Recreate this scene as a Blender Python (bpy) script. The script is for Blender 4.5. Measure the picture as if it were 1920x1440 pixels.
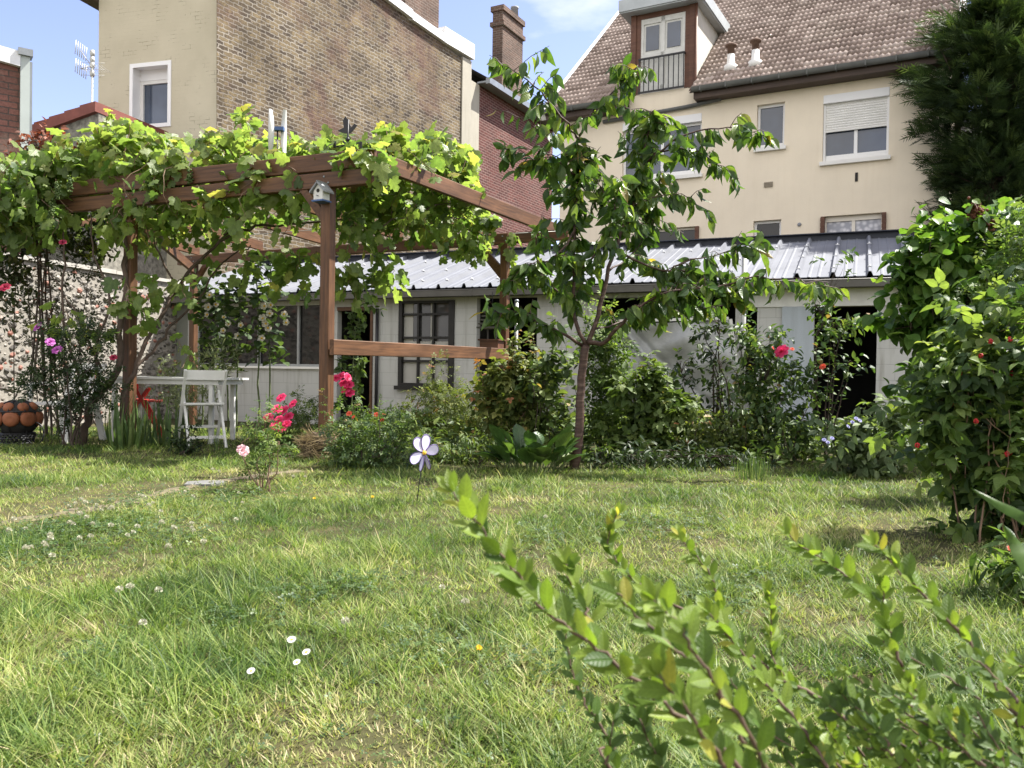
import bpy, math, random
import numpy as np
from mathutils import Vector, Matrix

random.seed(11)
rng = np.random.default_rng(11)
scene = bpy.context.scene
for o in list(bpy.data.objects):
    bpy.data.objects.remove(o, do_unlink=True)
COL = scene.collection

# ------------------------------------------------------------------ camera
FPX, CXP, CYP = 1560.0, 960.0, 720.0
CAMZ, PITCH, ROLL = 0.82, 0.0137, 0.015
FW = Vector((0, math.cos(PITCH), -math.sin(PITCH)))
R0 = Vector((1, 0, 0))
U0 = Vector((0, math.sin(PITCH), math.cos(PITCH)))
CR = math.cos(ROLL) * R0 + math.sin(ROLL) * U0
CU = math.cos(ROLL) * U0 - math.sin(ROLL) * R0
CAMP = Vector((0, 0, CAMZ))
cam_data = bpy.data.cameras.new("camera")
cam = bpy.data.objects.new("camera", cam_data)
COL.objects.link(cam)
cam.matrix_world = Matrix(((CR.x, CU.x, -FW.x, CAMP.x), (CR.y, CU.y, -FW.y, CAMP.y),
                           (CR.z, CU.z, -FW.z, CAMP.z), (0, 0, 0, 1)))
cam_data.sensor_width = 36.0
cam_data.lens = FPX / 1920 * 36.0
cam_data.clip_start = 0.02
cam_data.clip_end = 3000
cam_data.dof.use_dof = True
cam_data.dof.focus_distance = 7.5
cam_data.dof.aperture_fstop = 13.0
scene.camera = cam

# ------------------------------------------------------------------ light
SUN_AZ, SUN_EL = math.radians(20), math.radians(56)      # azimuth from +X towards +Y
SD = Vector((math.cos(SUN_AZ) * math.cos(SUN_EL), math.sin(SUN_AZ) * math.cos(SUN_EL), math.sin(SUN_EL)))
sun_data = bpy.data.lights.new("sun", 'SUN')
sun_data.energy = 5.0
sun_data.angle = math.radians(0.53)
sun_data.color = (1.0, 0.955, 0.88)
sun = bpy.data.objects.new("sun", sun_data)
sun.rotation_mode = 'QUATERNION'
sun.rotation_quaternion = SD.to_track_quat('Z', 'Y')
sun.location = (20, 5, 30)
COL.objects.link(sun)

world = bpy.data.worlds.new("World")
scene.world = world
world.use_nodes = True
wn, wl = world.node_tree.nodes, world.node_tree.links
wn.clear()
wout = wn.new('ShaderNodeOutputWorld')
wbg = wn.new('ShaderNodeBackground')
wbg.inputs['Strength'].default_value = 0.15
sky = wn.new('ShaderNodeTexSky')
sky.sky_type = 'NISHITA'
sky.sun_disc = False
sky.sun_elevation = SUN_EL
sky.sun_rotation = math.pi / 2 - SUN_AZ
sky.air_density = 1.0
sky.dust_density = 0.6
sky.ozone_density = 1.6
# soft thin cloud laid over the sky by direction
tc = wn.new('ShaderNodeTexCoord')
mp = wn.new('ShaderNodeMapping')
mp.inputs['Scale'].default_value = (1.6, 1.6, 4.2)
mp.inputs['Location'].default_value = (0.35, 0.1, 0.2)
nz = wn.new('ShaderNodeTexNoise')
nz.inputs['Scale'].default_value = 1.5
nz.inputs['Detail'].default_value = 7
nz.inputs['Roughness'].default_value = 0.52
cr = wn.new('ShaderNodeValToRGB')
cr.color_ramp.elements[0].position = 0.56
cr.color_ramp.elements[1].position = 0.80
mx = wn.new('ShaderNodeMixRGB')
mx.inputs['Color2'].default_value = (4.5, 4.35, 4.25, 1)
wl.new(tc.outputs['Generated'], mp.inputs['Vector'])
wl.new(mp.outputs['Vector'], nz.inputs['Vector'])
# unseen bright cloud added behind the viewer to fill shaded facades, thin in front
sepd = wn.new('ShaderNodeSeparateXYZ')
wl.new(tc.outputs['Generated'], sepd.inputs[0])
fill_bank = wn.new('ShaderNodeMapRange')
fill_bank.inputs['From Min'].default_value = 0.25
fill_bank.inputs['From Max'].default_value = -0.55
fill_bank.inputs['To Min'].default_value = 0.0
fill_bank.inputs['To Max'].default_value = 0.30
wl.new(sepd.outputs['Y'], fill_bank.inputs['Value'])
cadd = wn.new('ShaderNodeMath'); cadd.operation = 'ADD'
wl.new(nz.outputs['Fac'], cadd.inputs[0]); wl.new(fill_bank.outputs['Result'], cadd.inputs[1])
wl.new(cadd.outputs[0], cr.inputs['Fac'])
tint = wn.new('ShaderNodeMixRGB'); tint.blend_type = 'MULTIPLY'; tint.inputs['Fac'].default_value = 1.0
tint.inputs['Color2'].default_value = (0.76, 0.635, 0.68, 1)
wl.new(sky.outputs['Color'], tint.inputs['Color1'])
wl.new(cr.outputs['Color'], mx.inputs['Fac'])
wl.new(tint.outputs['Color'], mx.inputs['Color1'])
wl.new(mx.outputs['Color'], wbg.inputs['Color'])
wl.new(wbg.outputs['Background'], wout.inputs['Surface'])

scene.view_settings.view_transform = 'Standard'
scene.view_settings.look = 'None'
scene.view_settings.exposure = 1.45
scene.view_settings.gamma = 1.0
scene.render.film_transparent = False
try:
    scene.cycles.max_bounces = 8
    scene.cycles.transparent_max_bounces = 8
    scene.cycles.diffuse_bounces = 4
    scene.cycles.glossy_bounces = 3
    scene.cycles.transmission_bounces = 6
    scene.cycles.caustics_reflective = False
    scene.cycles.caustics_refractive = False
    scene.cycles.sample_clamp_indirect = 6
except Exception:
    pass

# ------------------------------------------------------------------ calibration helpers
def ray(px, py):
    return FW + CR * ((px - CXP) / FPX) - CU * ((py - CYP) / FPX)

def at(px, py, Y):
    d = ray(px, py)
    return CAMP + d * (Y / d.y)

def gz(x, y):
    """ground height: level lawn that falls a little towards the left end of the shed"""
    def ss(a, b, v):
        t = np.clip((v - a) / (b - a), 0, 1)
        return t * t * (3 - 2 * t)
    base = -0.36 * ss(9.5, 17, np.asarray(y, float)) * ss(3.0, -5.0, np.asarray(x, float))
    return base + 0.012 * np.sin(x * 1.7 + 0.4) * np.sin(y * 1.3 + 1.0)

def gp(px, Y):
    """ground point under image column px at depth Y"""
    p = at(px, 700, Y)
    return Vector((p.x, p.y, float(gz(p.x, p.y))))

class Frame:
    """wall frame: x to the right along the facade, y into the building"""
    def __init__(self, px, Y, vp=None, ang=None):
        p = at(px, 700, Y)
        self.o = Vector((p.x, p.y, 0))
        if ang is None:
            d = Vector(((vp - CXP) / FPX, 1.0))
            d.normalize()
            if d.x < 0:
                d = -d
            ang = math.atan2(d.y, d.x)
        self.ang = ang
        self.x = Vector((math.cos(ang), math.sin(ang), 0))
        self.y = Vector((-math.sin(ang), math.cos(ang), 0))
    def hit(self, px, py, b=0.0):
        d = ray(px, py)
        oo = self.o + self.y * b
        t = (oo - CAMP).dot(self.y) / d.dot(self.y)
        p = CAMP + d * t
        return (p - oo).dot(self.x), p.z
    def w(self, a, b, z):
        return self.o + self.x * a + self.y * b + Vector((0, 0, z))

# ------------------------------------------------------------------ object helpers
def tag(o, label=None, cat=None, group=None, kind=None):
    if label: o['label'] = label
    if cat: o['category'] = cat
    if group: o['group'] = group
    if kind: o['kind'] = kind
    return o

def empty(name, loc, label=None, cat=None, group=None, rz=0.0):
    o = bpy.data.objects.new(name, None)
    o.empty_display_size = 0.2
    o.location = loc
    o.rotation_euler = (0, 0, rz)
    COL.objects.link(o)
    return tag(o, label, cat, group)

def link_mesh(name, me, mat, parent=None):
    o = bpy.data.objects.new(name, me)
    if mat is not None:
        me.materials.append(mat)
    COL.objects.link(o)
    if parent is not None:
        o.parent = parent
    return o

class MB:
    """collects faces, links them as one mesh object"""
    def __init__(self):
        self.v, self.f, self.sm = [], [], []
    def quad(self, *p, smooth=False):
        n = len(self.v)
        self.v += [tuple(q) for q in p]
        self.f.append(tuple(range(n, n + len(p))))
        self.sm.append(smooth)
        return self
    def box(self, x0, x1, y0, y1, z0, z1, M=None):
        n = len(self.v)
        vs = [(x, y, z) for z in (z0, z1) for y in (y0, y1) for x in (x0, x1)]
        if M is not None:
            vs = [tuple(M @ Vector(q)) for q in vs]
        self.v += vs
        for f in ((0, 2, 3, 1), (4, 5, 7, 6), (0, 1, 5, 4), (2, 6, 7, 3), (0, 4, 6, 2), (1, 3, 7, 5)):
            self.f.append(tuple(n + i for i in f)); self.sm.append(False)
        return self
    def bar(self, p0, p1, w, h, up=Vector((0, 0, 1))):
        p0, p1 = Vector(p0), Vector(p1)
        x = (p1 - p0); L = x.length; x.normalize()
        if abs(x.dot(up)) > 0.98: up = Vector((0, 1, 0))
        y = up.cross(x).normalized(); z = x.cross(y)
        M = Matrix(((x.x, y.x, z.x, p0.x), (x.y, y.y, z.y, p0.y), (x.z, y.z, z.z, p0.z), (0, 0, 0, 1)))
        return self.box(0, L, -w / 2, w / 2, -h / 2, h / 2, M)
    def tube(self, pts, rad, seg=6, cap=True):
        pts = [Vector(p) for p in pts]
        if not hasattr(rad, '__len__'): rad = [rad] * len(pts)
        n0 = len(self.v)
        prev = None
        for i, p in enumerate(pts):
            t = (pts[min(i + 1, len(pts) - 1)] - pts[max(i - 1, 0)])
            if t.length < 1e-9: t = Vector((0, 0, 1))
            t.normalize()
            ref = prev if prev is not None else (Vector((0, 0, 1)) if abs(t.z) < 0.9 else Vector((1, 0, 0)))
            a = t.cross(ref)
            if a.length < 1e-6: a = t.cross(Vector((0, 1, 0.3)))
            a.normalize(); b = a.cross(t).normalized()
            prev = b
            for k in range(seg):
                th = 2 * math.pi * k / seg
                q = p + (a * math.cos(th) + b * math.sin(th)) * rad[i]
                self.v.append(tuple(q))
        for i in range(len(pts) - 1):
            for k in range(seg):
                k2 = (k + 1) % seg
                a = n0 + i * seg
                self.f.append((a + k, a + k2, a + seg + k2, a + seg + k)); self.sm.append(True)
        if cap:
            self.f.append(tuple(n0 + k for k in reversed(range(seg)))); self.sm.append(False)
            e = n0 + (len(pts) - 1) * seg
            self.f.append(tuple(e + k for k in range(seg))); self.sm.append(False)
        return self
    def prism(self, poly, y0, y1, M=None):
        """poly in x,z extruded along y"""
        n = len(self.v); m = len(poly)
        vs = [(p[0], y0, p[1]) for p in poly] + [(p[0], y1, p[1]) for p in poly]
        if M is not None: vs = [tuple(M @ Vector(q)) for q in vs]
        self.v += vs
        self.f.append(tuple(range(n, n + m))); self.sm.append(False)
        self.f.append(tuple(reversed(range(n + m, n + 2 * m)))); self.sm.append(False)
        for i in range(m):
            j = (i + 1) % m
            self.f.append((n + j, n + i, n + m + i, n + m + j)); self.sm.append(False)
        return self
    def lathe(self, prof, c=(0, 0, 0), seg=16, M=None):
        """prof: list of (r,z)"""
        n = len(self.v)
        for r, z in prof:
            for k in range(seg):
                th = 2 * math.pi * k / seg
                q = Vector((c[0] + r * math.cos(th), c[1] + r * math.sin(th), c[2] + z))
                if M is not None: q = M @ q
                self.v.append(tuple(q))
        for i in range(len(prof) - 1):
            for k in range(seg):
                k2 = (k + 1) % seg
                a = n + i * seg
                self.f.append((a + k, a + k2, a + seg + k2, a + seg + k)); self.sm.append(True)
        self.f.append(tuple(n + k for k in reversed(range(seg)))); self.sm.append(False)
        e = n + (len(prof) - 1) * seg
        self.f.append(tuple(e + k for k in range(seg))); self.sm.append(False)
        return self
    def wall(self, a0, a1, z0, z1, holes, b=0.0, depth=0.2):
        """front sheet at y=b with real openings and reveals going back by depth"""
        xs = sorted(set([a0, a1] + [h[0] for h in holes] + [h[1] for h in holes]))
        zs = sorted(set([z0, z1] + [h[2] for h in holes] + [h[3] for h in holes]))
        xs = [x for x in xs if a0 <= x <= a1]; zs = [z for z in zs if z0 <= z <= z1]
        for i in range(len(xs) - 1):
            for j in range(len(zs) - 1):
                cx, cz = (xs[i] + xs[i + 1]) / 2, (zs[j] + zs[j + 1]) / 2
                if any(h[0] < cx < h[1] and h[2] < cz < h[3] for h in holes): continue
                self.quad((xs[i], b, zs[j]), (xs[i + 1], b, zs[j]), (xs[i + 1], b, zs[j + 1]), (xs[i], b, zs[j + 1]))
        for h in holes:
            x0, x1, q0, q1 = h[:4]
            q0 = max(q0, z0)
            self.quad((x0, b, q0), (x0, b, q1), (x0, b + depth, q1), (x0, b + depth, q0))
            self.quad((x1, b, q1), (x1, b, q0), (x1, b + depth, q0), (x1, b + depth, q1))
            self.quad((x0, b, q1), (x1, b, q1), (x1, b + depth, q1), (x0, b + depth, q1))
            self.quad((x1, b, q0), (x0, b, q0), (x0, b + depth, q0), (x1, b + depth, q0))
        return self
    def build(self, name, mat, parent=None, rel=None):
        """rel: world point subtracted from the vertices (the parent's location)"""
        me = bpy.data.meshes.new(name)
        if rel is not None:
            r = Vector(rel)
            vs = [(x - r.x, y - r.y, z - r.z) for x, y, z in self.v]
        else:
            vs = self.v
        me.from_pydata(vs, [], self.f)
        me.polygons.foreach_set('use_smooth', self.sm)
        me.update()
        return link_mesh(name, me, mat, parent)

def beam(name, p0, p1, w, h, mat, parent, jit=0.0):
    """one board: local x runs along it so the grain follows it"""
    p0, p1 = Vector(p0), Vector(p1)
    x = (p1 - p0); L = x.length; x.normalize()
    up = Vector((0, 0, 1)) if abs(x.z) < 0.95 else Vector((0.35, 0.93, 0)).normalized()
    y = up.cross(x).normalized(); z = x.cross(y)
    me = bpy.data.meshes.new(name)
    b = min(0.006, w / 6)
    hw, hh = w / 2, h / 2
    prof = [(-hw + b, -hh), (hw - b, -hh), (hw, -hh + b), (hw, hh - b), (hw - b, hh), (-hw + b, hh), (-hw, hh - b), (-hw, -hh + b)]
    vs = [(0, a, c) for a, c in prof] + [(L, a, c) for a, c in prof]
    fs = [tuple(reversed(range(8))), tuple(range(8, 16))] + [(i, (i + 1) % 8, 8 + (i + 1) % 8, 8 + i) for i in range(8)]
    me.from_pydata(vs, [], fs)
    me.update()
    o = link_mesh(name, me, mat, parent)
    M = Matrix(((x.x, y.x, z.x, p0.x), (x.y, y.y, z.y, p0.y), (x.z, y.z, z.z, p0.z), (0, 0, 0, 1)))
    if parent is not None:
        M = Matrix.Translation(-parent.location) @ M
    o.matrix_local = M
    return o

def np_mesh(name, V, tmpl_faces, nv, N, mat, parent, rnd=None, smooth=True, extra=None):
    """V (N*nv,3); tmpl_faces list of index tuples repeated for each of the N copies"""
    me = bpy.data.meshes.new(name)
    tot = np.array([len(f) for f in tmpl_faces], np.int32)
    flat = np.concatenate([np.array(f, np.int32) for f in tmpl_faces])
    loops = (flat[None, :] + (np.arange(N, dtype=np.int32) * nv)[:, None]).ravel()
    totals = np.tile(tot, N)
    starts = np.concatenate([[0], np.cumsum(totals)[:-1]]).astype(np.int32)
    me.vertices.add(N * nv)
    me.vertices.foreach_set('co', np.ascontiguousarray(V, np.float32).ravel())
    me.loops.add(len(loops))
    me.loops.foreach_set('vertex_index', loops)
    me.polygons.add(len(totals))
    me.polygons.foreach_set('loop_start', starts)
    me.polygons.foreach_set('loop_total', totals)
    me.polygons.foreach_set('use_smooth', np.full(len(totals), smooth, bool))
    if rnd is not None:
        at_ = me.attributes.new('rnd', 'FLOAT', 'POINT')
        at_.data.foreach_set('value', np.repeat(np.asarray(rnd, np.float32), nv))
    if extra is not None:
        lc = me.attributes.new('leaf', 'FLOAT_VECTOR', 'POINT')
        lc.data.foreach_set('vector', np.tile(np.asarray(extra, np.float32), (N, 1)).ravel())
    me.update(calc_edges=True)
    return link_mesh(name, me, mat, parent)

def unit(a):
    return a / np.maximum(np.linalg.norm(a, axis=1, keepdims=True), 1e-9)

def scatter(name, tmpl, P, D, Nn, S, mat, parent, rnd=None, rel=(0, 0, 0), smooth=True):
    """copies of a small leaf template baked into one mesh"""
    tv, tf = tmpl[0], tmpl[1]
    lc = np.array(tmpl[2] if len(tmpl) > 2 else tv, float)
    tv = np.array(tv, float)
    P = np.asarray(P, float) - np.array(rel)[None, :]
    D = unit(np.asarray(D, float))
    Yv = unit(np.cross(np.asarray(Nn, float), D))
    Z = np.cross(D, Yv)
    S = np.asarray(S, float)
    if S.ndim == 1: S = np.stack([S, S, S], 1)
    V = (P[:, None, :] + D[:, None, :] * (tv[None, :, 0:1] * S[:, None, 0:1]) +
         Yv[:, None, :] * (tv[None, :, 1:2] * S[:, None, 1:2]) + Z[:, None, :] * (tv[None, :, 2:3] * S[:, None, 2:3]))
    N = len(P)
    if rnd is None: rnd = rng.random(N)
    return np_mesh(name, V.reshape(-1, 3), tf, len(tv), N, mat, parent, rnd, smooth, lc)

# ------------------------------------------------------------------ leaf templates (x along the leaf)
def ovate(width=0.5, rows=5, fold=0.12, droop=0.25, point=1.0, stalk=0.0, wide=0.42):
    v, f = [], []
    for i in range(rows):
        t = i / (rows - 1)
        x = t
        if t <= wide: w = math.sin(math.pi / 2 * (t / wide)) ** 0.8
        else: w = max(0.0, math.cos(math.pi / 2 * ((t - wide) / (1 - wide)))) ** (0.9 * point)
        w = w * width / 2
        z = -droop * t * t
        v += [(x + stalk, -w, z + fold * w / max(width / 2, 1e-6) * width), (x + stalk, 0, z), (x + stalk, w, z + fold * w / max(width / 2, 1e-6) * width)]
    for i in range(rows - 1):
        a = i * 3
        f += [(a, a + 1, a + 4, a + 3), (a + 1, a + 2, a + 5, a + 4)]
    return v, f

def vine_leaf():
    half = [(-0.16, 0.13), (-0.14, 0.36), (0.06, 0.52), (0.22, 0.42), (0.44, 0.58), (0.52, 0.38), (0.60, 0.25), (0.80, 0.27), (1.0, 0.0)]
    out = [(0.0, 0.0)] + half + [(x, -y) for x, y in reversed(half[:-1])]
    v = [(0.26, 0, 0.0)]
    for i, (x, y) in enumerate(out):
        z = -0.55 * y * y - 0.22 * max(x, 0) ** 2 + (0.05 if i % 2 else -0.03)
        v.append((x, y, z))
    n = len(out)
    f = [(0, 1 + i, 1 + (i + 1) % n) for i in range(n)]
    return v, f

def multi(parts):
    """parts: list of (template, angle about z, (ox,oy,oz), scale)"""
    v, f, lc = [], [], []
    for (tv, tf), ang, off, s in parts:
        lc += list(tv)
        n = len(v); c, sn = math.cos(ang), math.sin(ang)
        for x, y, z in tv:
            v.append((off[0] + s * (x * c - y * sn), off[1] + s * (x * sn + y * c), off[2] + s * z))
        f += [tuple(n + i for i in q) for q in tf]
    return v, f, lc

L_OV = ovate(0.48, 5, 0.14, 0.22)
L_CHERRY = ovate(0.44, 6, 0.2, 0.35, point=1.35, wide=0.5)
L_ROUND = ovate(0.78, 6, 0.12, 0.28, point=0.9, wide=0.4)
L_LONG = ovate(0.24, 5, 0.1, 0.35)
_s = ovate(0.52, 4, 0.12, 0.2)
L_PINN = multi([(_s, 0, (0.62, 0, 0), 0.42), (_s, 1.0, (0.5, 0.02, 0), 0.36), (_s, -1.0, (0.5, -0.02, 0), 0.36),
                (_s, 1.1, (0.22, 0.02, 0), 0.30), (_s, -1.1, (0.22, -0.02, 0), 0.30)])
_r = ovate(0.66, 5, 0.16, 0.3, point=1.2)
L_RASP = multi([(_r, 0, (0.35, 0, 0), 0.68), (_r, 1.15, (0.25, 0.02, -0.02), 0.52), (_r, -1.15, (0.25, -0.02, -0.02), 0.52)])
L_VINE = vine_leaf()
_t = [(0, 0, 0), (0.5, 0.06, 0.02), (1, 0, -0.05), (0.5, -0.06, 0.02)]
_tf = [(0, 1, 2, 3)]
L_SPRAY = multi([((_t, _tf), 0, (0.35, 0, -0.04), 0.7)] +
                [((_t, _tf), s * (0.55 + 0.1 * k), (0.1 + 0.16 * k, 0, -0.01 * k), 0.46 - 0.05 * k) for k in range(5) for s in (-1, 1)])

# rose bloom: cupped petals in rings
def bloom(nr=((0.25, 4, 0.25), (0.5, 5, 0.55), (0.85, 6, 0.95), (1.0, 7, 1.3)), w=0.9):
    v, f = [], []
    for r, n, op in nr:
        for k in range(n):
            th = 2 * math.pi * (k + 0.37 * r * 7) / n
            base = len(v)
            for i in range(4):
                t = i / 3
                rad = r * math.sin(min(op, 1.5) * t * 1.0) if op < 1.5 else r * t
                z = 0.55 * t * math.cos(op * t) * (1.0 - 0.25 * r) + 0.05
                ww = w * r * math.sin(math.pi * (0.12 + 0.68 * t)) * (math.pi / n) * 1.35
                for s in (-1, 0, 1):
                    ang = th + s * ww / max(r, 0.2) * 0.9
                    rr = rad * (1.0 if s == 0 else 0.93) + 0.04
                    v.append((rr * math.cos(ang), rr * math.sin(ang), z + (0.05 * t if s else 0)))
            for i in range(3):
                a = base + i * 3
                f += [(a, a + 1, a + 4, a + 3), (a + 1, a + 2, a + 5, a + 4)]
    return v, f

# ------------------------------------------------------------------ materials
class NT:
    def __init__(self, name):
        self.m = bpy.data.materials.new(name)
        self.m.use_nodes = True
        self.n, self.l = self.m.node_tree.nodes, self.m.node_tree.links
        self.n.clear()
        self.out = self.n.new('ShaderNodeOutputMaterial')
    def node(self, t, **kw):
        nd = self.n.new(t)
        for k, v in kw.items():
            if k.startswith('i_'):
                nd.inputs[k[2:].replace('_', ' ')].default_value = v
            else:
                setattr(nd, k, v)
        return nd
    def link(self, a, b): self.l.new(a, b)
    def coord(self, scale=(1, 1, 1), rot=(0, 0, 0), which='Object'):
        t = self.node('ShaderNodeTexCoord')
        m = self.node('ShaderNodeMapping')
        m.inputs['Scale'].default_value = scale
        m.inputs['Rotation'].default_value = rot
        self.link(t.outputs[which], m.inputs['Vector'])
        return m.outputs['Vector']
    def noise(self, vec, scale, detail=4, rough=0.55):
        nd = self.node('ShaderNodeTexNoise')
        nd.inputs['Scale'].default_value = scale
        nd.inputs['Detail'].default_value = detail
        nd.inputs['Roughness'].default_value = rough
        if vec is not None: self.link(vec, nd.inputs['Vector'])
        return nd.outputs['Fac']
    def ramp(self, fac, stops):
        nd = self.node('ShaderNodeValToRGB')
        e = nd.color_ramp.elements
        while len(e) < len(stops): e.new(0.5)
        for el, (p, c) in zip(e, stops):
            el.position = p
            el.color = (c[0], c[1], c[2], 1) if hasattr(c, '__len__') else (c, c, c, 1)
        self.link(fac, nd.inputs['Fac'])
        return nd.outputs['Color']
    def mix(self, fac, a, b, mode='MIX'):
        nd = self.node('ShaderNodeMixRGB', blend_type=mode)
        for s, v in (('Fac', fac), ('Color1', a), ('Color2', b)):
            if isinstance(v, bpy.types.NodeSocket): self.link(v, nd.inputs[s])
            elif hasattr(v, '__len__'): nd.inputs[s].default_value = (v[0], v[1], v[2], 1)
            else: nd.inputs[s].default_value = v
        return nd.outputs['Color']
    def bump(self, h, strength=0.4, dist=0.02):
        nd = self.node('ShaderNodeBump')
        nd.inputs['Strength'].default_value = strength
        nd.inputs['Distance'].default_value = dist
        self.link(h, nd.inputs['Height'])
        return nd.outputs['Normal']
    def bsdf(self, col, rough=0.7, normal=None, metal=0.0, spec=0.4, link=True):
        p = self.node('ShaderNodeBsdfPrincipled')
        if isinstance(col, bpy.types.NodeSocket): self.link(col, p.inputs['Base Color'])
        else: p.inputs['Base Color'].default_value = (col[0], col[1], col[2], 1)
        if isinstance(rough, bpy.types.NodeSocket): self.link(rough, p.inputs['Roughness'])
        else: p.inputs['Roughness'].default_value = rough
        p.inputs['Metallic'].default_value = metal
        p.inputs['Specular IOR Level'].default_value = spec
        if normal is not None: self.link(normal, p.inputs['Normal'])
        if link: self.link(p.outputs[0], self.out.inputs['Surface'])
        return p

def plain(name, col, rough=0.6, var=0.18, scale=6.0, metal=0.0, spec=0.4, bump=0.0):
    t = NT(name)
    v = t.coord()
    n = t.noise(v, scale, 6, 0.6)
    c = t.ramp(n, [(0.25, [x * (1 - var) for x in col]), (0.75, [min(1, x * (1 + var)) for x in col])])
    nm = t.bump(t.noise(v, scale * 6, 4), bump, 0.01) if bump else None
    t.bsdf(c, rough, nm, metal, spec)
    return t.m

def leafmat(name, stops, trans=0.35, rough=0.45, tcol=None, spec=0.35, tboost=1.5, nscale=25.0, veins=0.4):
    """leaf: per-leaf colour from the rnd attribute, light passes through the blade"""
    t = NT(name)
    a = t.node('ShaderNodeAttribute', attribute_name='rnd')
    c = t.ramp(a.outputs['Fac'], stops)
    n = t.noise(t.coord(), nscale, 3)
    c2 = t.mix(1.0, c, t.ramp(n, [(0.3, 0.78), (0.7, 1.18)]), 'MULTIPLY')
    # midrib and side veins run in leaf coordinates
    lf = t.node('ShaderNodeAttribute', attribute_name='leaf')
    sp = t.node('ShaderNodeSeparateXYZ'); t.link(lf.outputs['Vector'], sp.inputs[0])
    def mth(op, a, b=None):
        nd = t.node('ShaderNodeMath', operation=op)
        for i, v in enumerate((a, b)):
            if v is None: continue
            if isinstance(v, bpy.types.NodeSocket): t.link(v, nd.inputs[i])
            else: nd.inputs[i].default_value = v
        return nd.outputs[0]
    ay = mth('ABSOLUTE', sp.outputs['Y'])
    ph = mth('FRACT', mth('MULTIPLY', mth('SUBTRACT', sp.outputs['X'], mth('MULTIPLY', ay, 0.9)), 7.0))
    side = mth('ABSOLUTE', mth('SUBTRACT', ph, 0.5))
    rib = t.ramp(ay, [(0.0, 1.0), (0.035, 0.0)])
    sv = t.ramp(side, [(0.0, 0.8), (0.16, 0.0)])
    vein = t.mix(1.0, rib, sv, 'LIGHTEN')
    c2 = t.mix(t.mix(1.0, vein, (veins, veins, veins), 'MULTIPLY'), c2, t.mix(1.0, c2, (1.7, 1.6, 1.5), 'MULTIPLY'))
    nrm = t.bump(vein, 0.35 if veins else 0.0, 0.004)
    p = t.bsdf(c2, rough, nrm, 0, spec, link=False)
    tr = t.node('ShaderNodeBsdfTranslucent')
    if tcol is None: tcol = (1.25, 1.25, 0.55)
    tc_ = t.mix(1.0, c2, [x * tboost for x in tcol], 'MULTIPLY')
    t.link(tc_, tr.inputs['Color'])
    ms = t.node('ShaderNodeMixShader')
    ms.inputs['Fac'].default_value = trans
    t.link(p.outputs[0], ms.inputs[1]); t.link(tr.outputs[0], ms.inputs[2])
    t.link(ms.outputs[0], t.out.inputs['Surface'])
    return t.m

def brickmat(name, c1, c2, mortar, bw=0.24, bh=0.08, ms=0.012, stain=None, distort=0.012, bumps=0.6, blotch=None, yellow=None):
    t = NT(name)
    tcn = t.node('ShaderNodeTexCoord')
    sep = t.node('ShaderNodeSeparateXYZ'); t.link(tcn.outputs['Object'], sep.inputs[0])
    add = t.node('ShaderNodeMath', operation='ADD')
    t.link(sep.outputs['X'], add.inputs[0]); t.link(sep.outputs['Y'], add.inputs[1])
    comb = t.node('ShaderNodeCombineXYZ')
    t.link(add.outputs[0], comb.inputs['X']); t.link(sep.outputs['Z'], comb.inputs['Y'])
    nzd = t.node('ShaderNodeTexNoise'); nzd.inputs['Scale'].default_value = 7.0; nzd.inputs['Detail'].default_value = 3
    t.link(comb.outputs[0], nzd.inputs['Vector'])
    vm = t.node('ShaderNodeVectorMath', operation='MULTIPLY_ADD')
    t.link(nzd.outputs['Color'], vm.inputs[0]); vm.inputs[1].default_value = (distort * 2, distort * 2, 0)
    t.link(comb.outputs[0], vm.inputs[2])
    br = t.node('ShaderNodeTexBrick')
    br.inputs['Scale'].default_value = 1.0
    br.inputs['Brick Width'].default_value = bw
    br.inputs['Row Height'].default_value = bh
    br.inputs['Mortar Size'].default_value = ms
    br.inputs['Mortar Smooth'].default_value = 0.25
    br.inputs['Bias'].default_value = -0.1
    br.inputs['Color1'].default_value = (*c1, 1); br.inputs['Color2'].default_value = (*c2, 1)
    br.inputs['Mortar'].default_value = (*mortar, 1)
    t.link(vm.outputs[0], br.inputs['Vector'])
    c = br.outputs['Color']
    big = t.noise(comb.outputs[0], 0.55, 6, 0.62)
    if stain is not None:
        c = t.mix(t.ramp(big, [(0.38, 0.0), (0.62, 0.75)]), c, stain, 'MULTIPLY')
    if blotch is not None:
        b2 = t.noise(comb.outputs[0], 0.35, 5, 0.6)
        c = t.mix(t.ramp(b2, [(0.52, 0.0), (0.66, 0.7)]), c, blotch)
    if yellow is not None:
        y2 = t.noise(vm.outputs[0], 1.6, 6, 0.75)
        msk = t.mix(1.0, t.ramp(y2, [(0.5, 0.0), (0.62, 0.75)]), t.ramp(br.outputs['Fac'], [(0.0, 1.0), (0.5, 0.0)]), 'MULTIPLY')
        c = t.mix(msk, c, yellow)
        y3 = t.noise(vm.outputs[0], 3.1, 5, 0.75)
        msk = t.mix(1.0, t.ramp(y3, [(0.55, 0.0), (0.66, 0.8)]), t.ramp(br.outputs['Fac'], [(0.0, 1.0), (0.5, 0.0)]), 'MULTIPLY')
        c = t.mix(msk, c, (0.045, 0.036, 0.03))
    fine = t.noise(comb.outputs[0], 22, 5, 0.7)
    c = t.mix(1.0, c, t.ramp(fine, [(0.25, 0.62), (0.75, 1.3)]), 'MULTIPLY')
    h = t.mix(0.35, t.ramp(br.outputs['Fac'], [(0, 1.0), (1, 0.0)]), fine)
    t.bsdf(c, 0.9, t.bump(h, bumps, 0.02), 0, 0.2)
    return t.m

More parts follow.
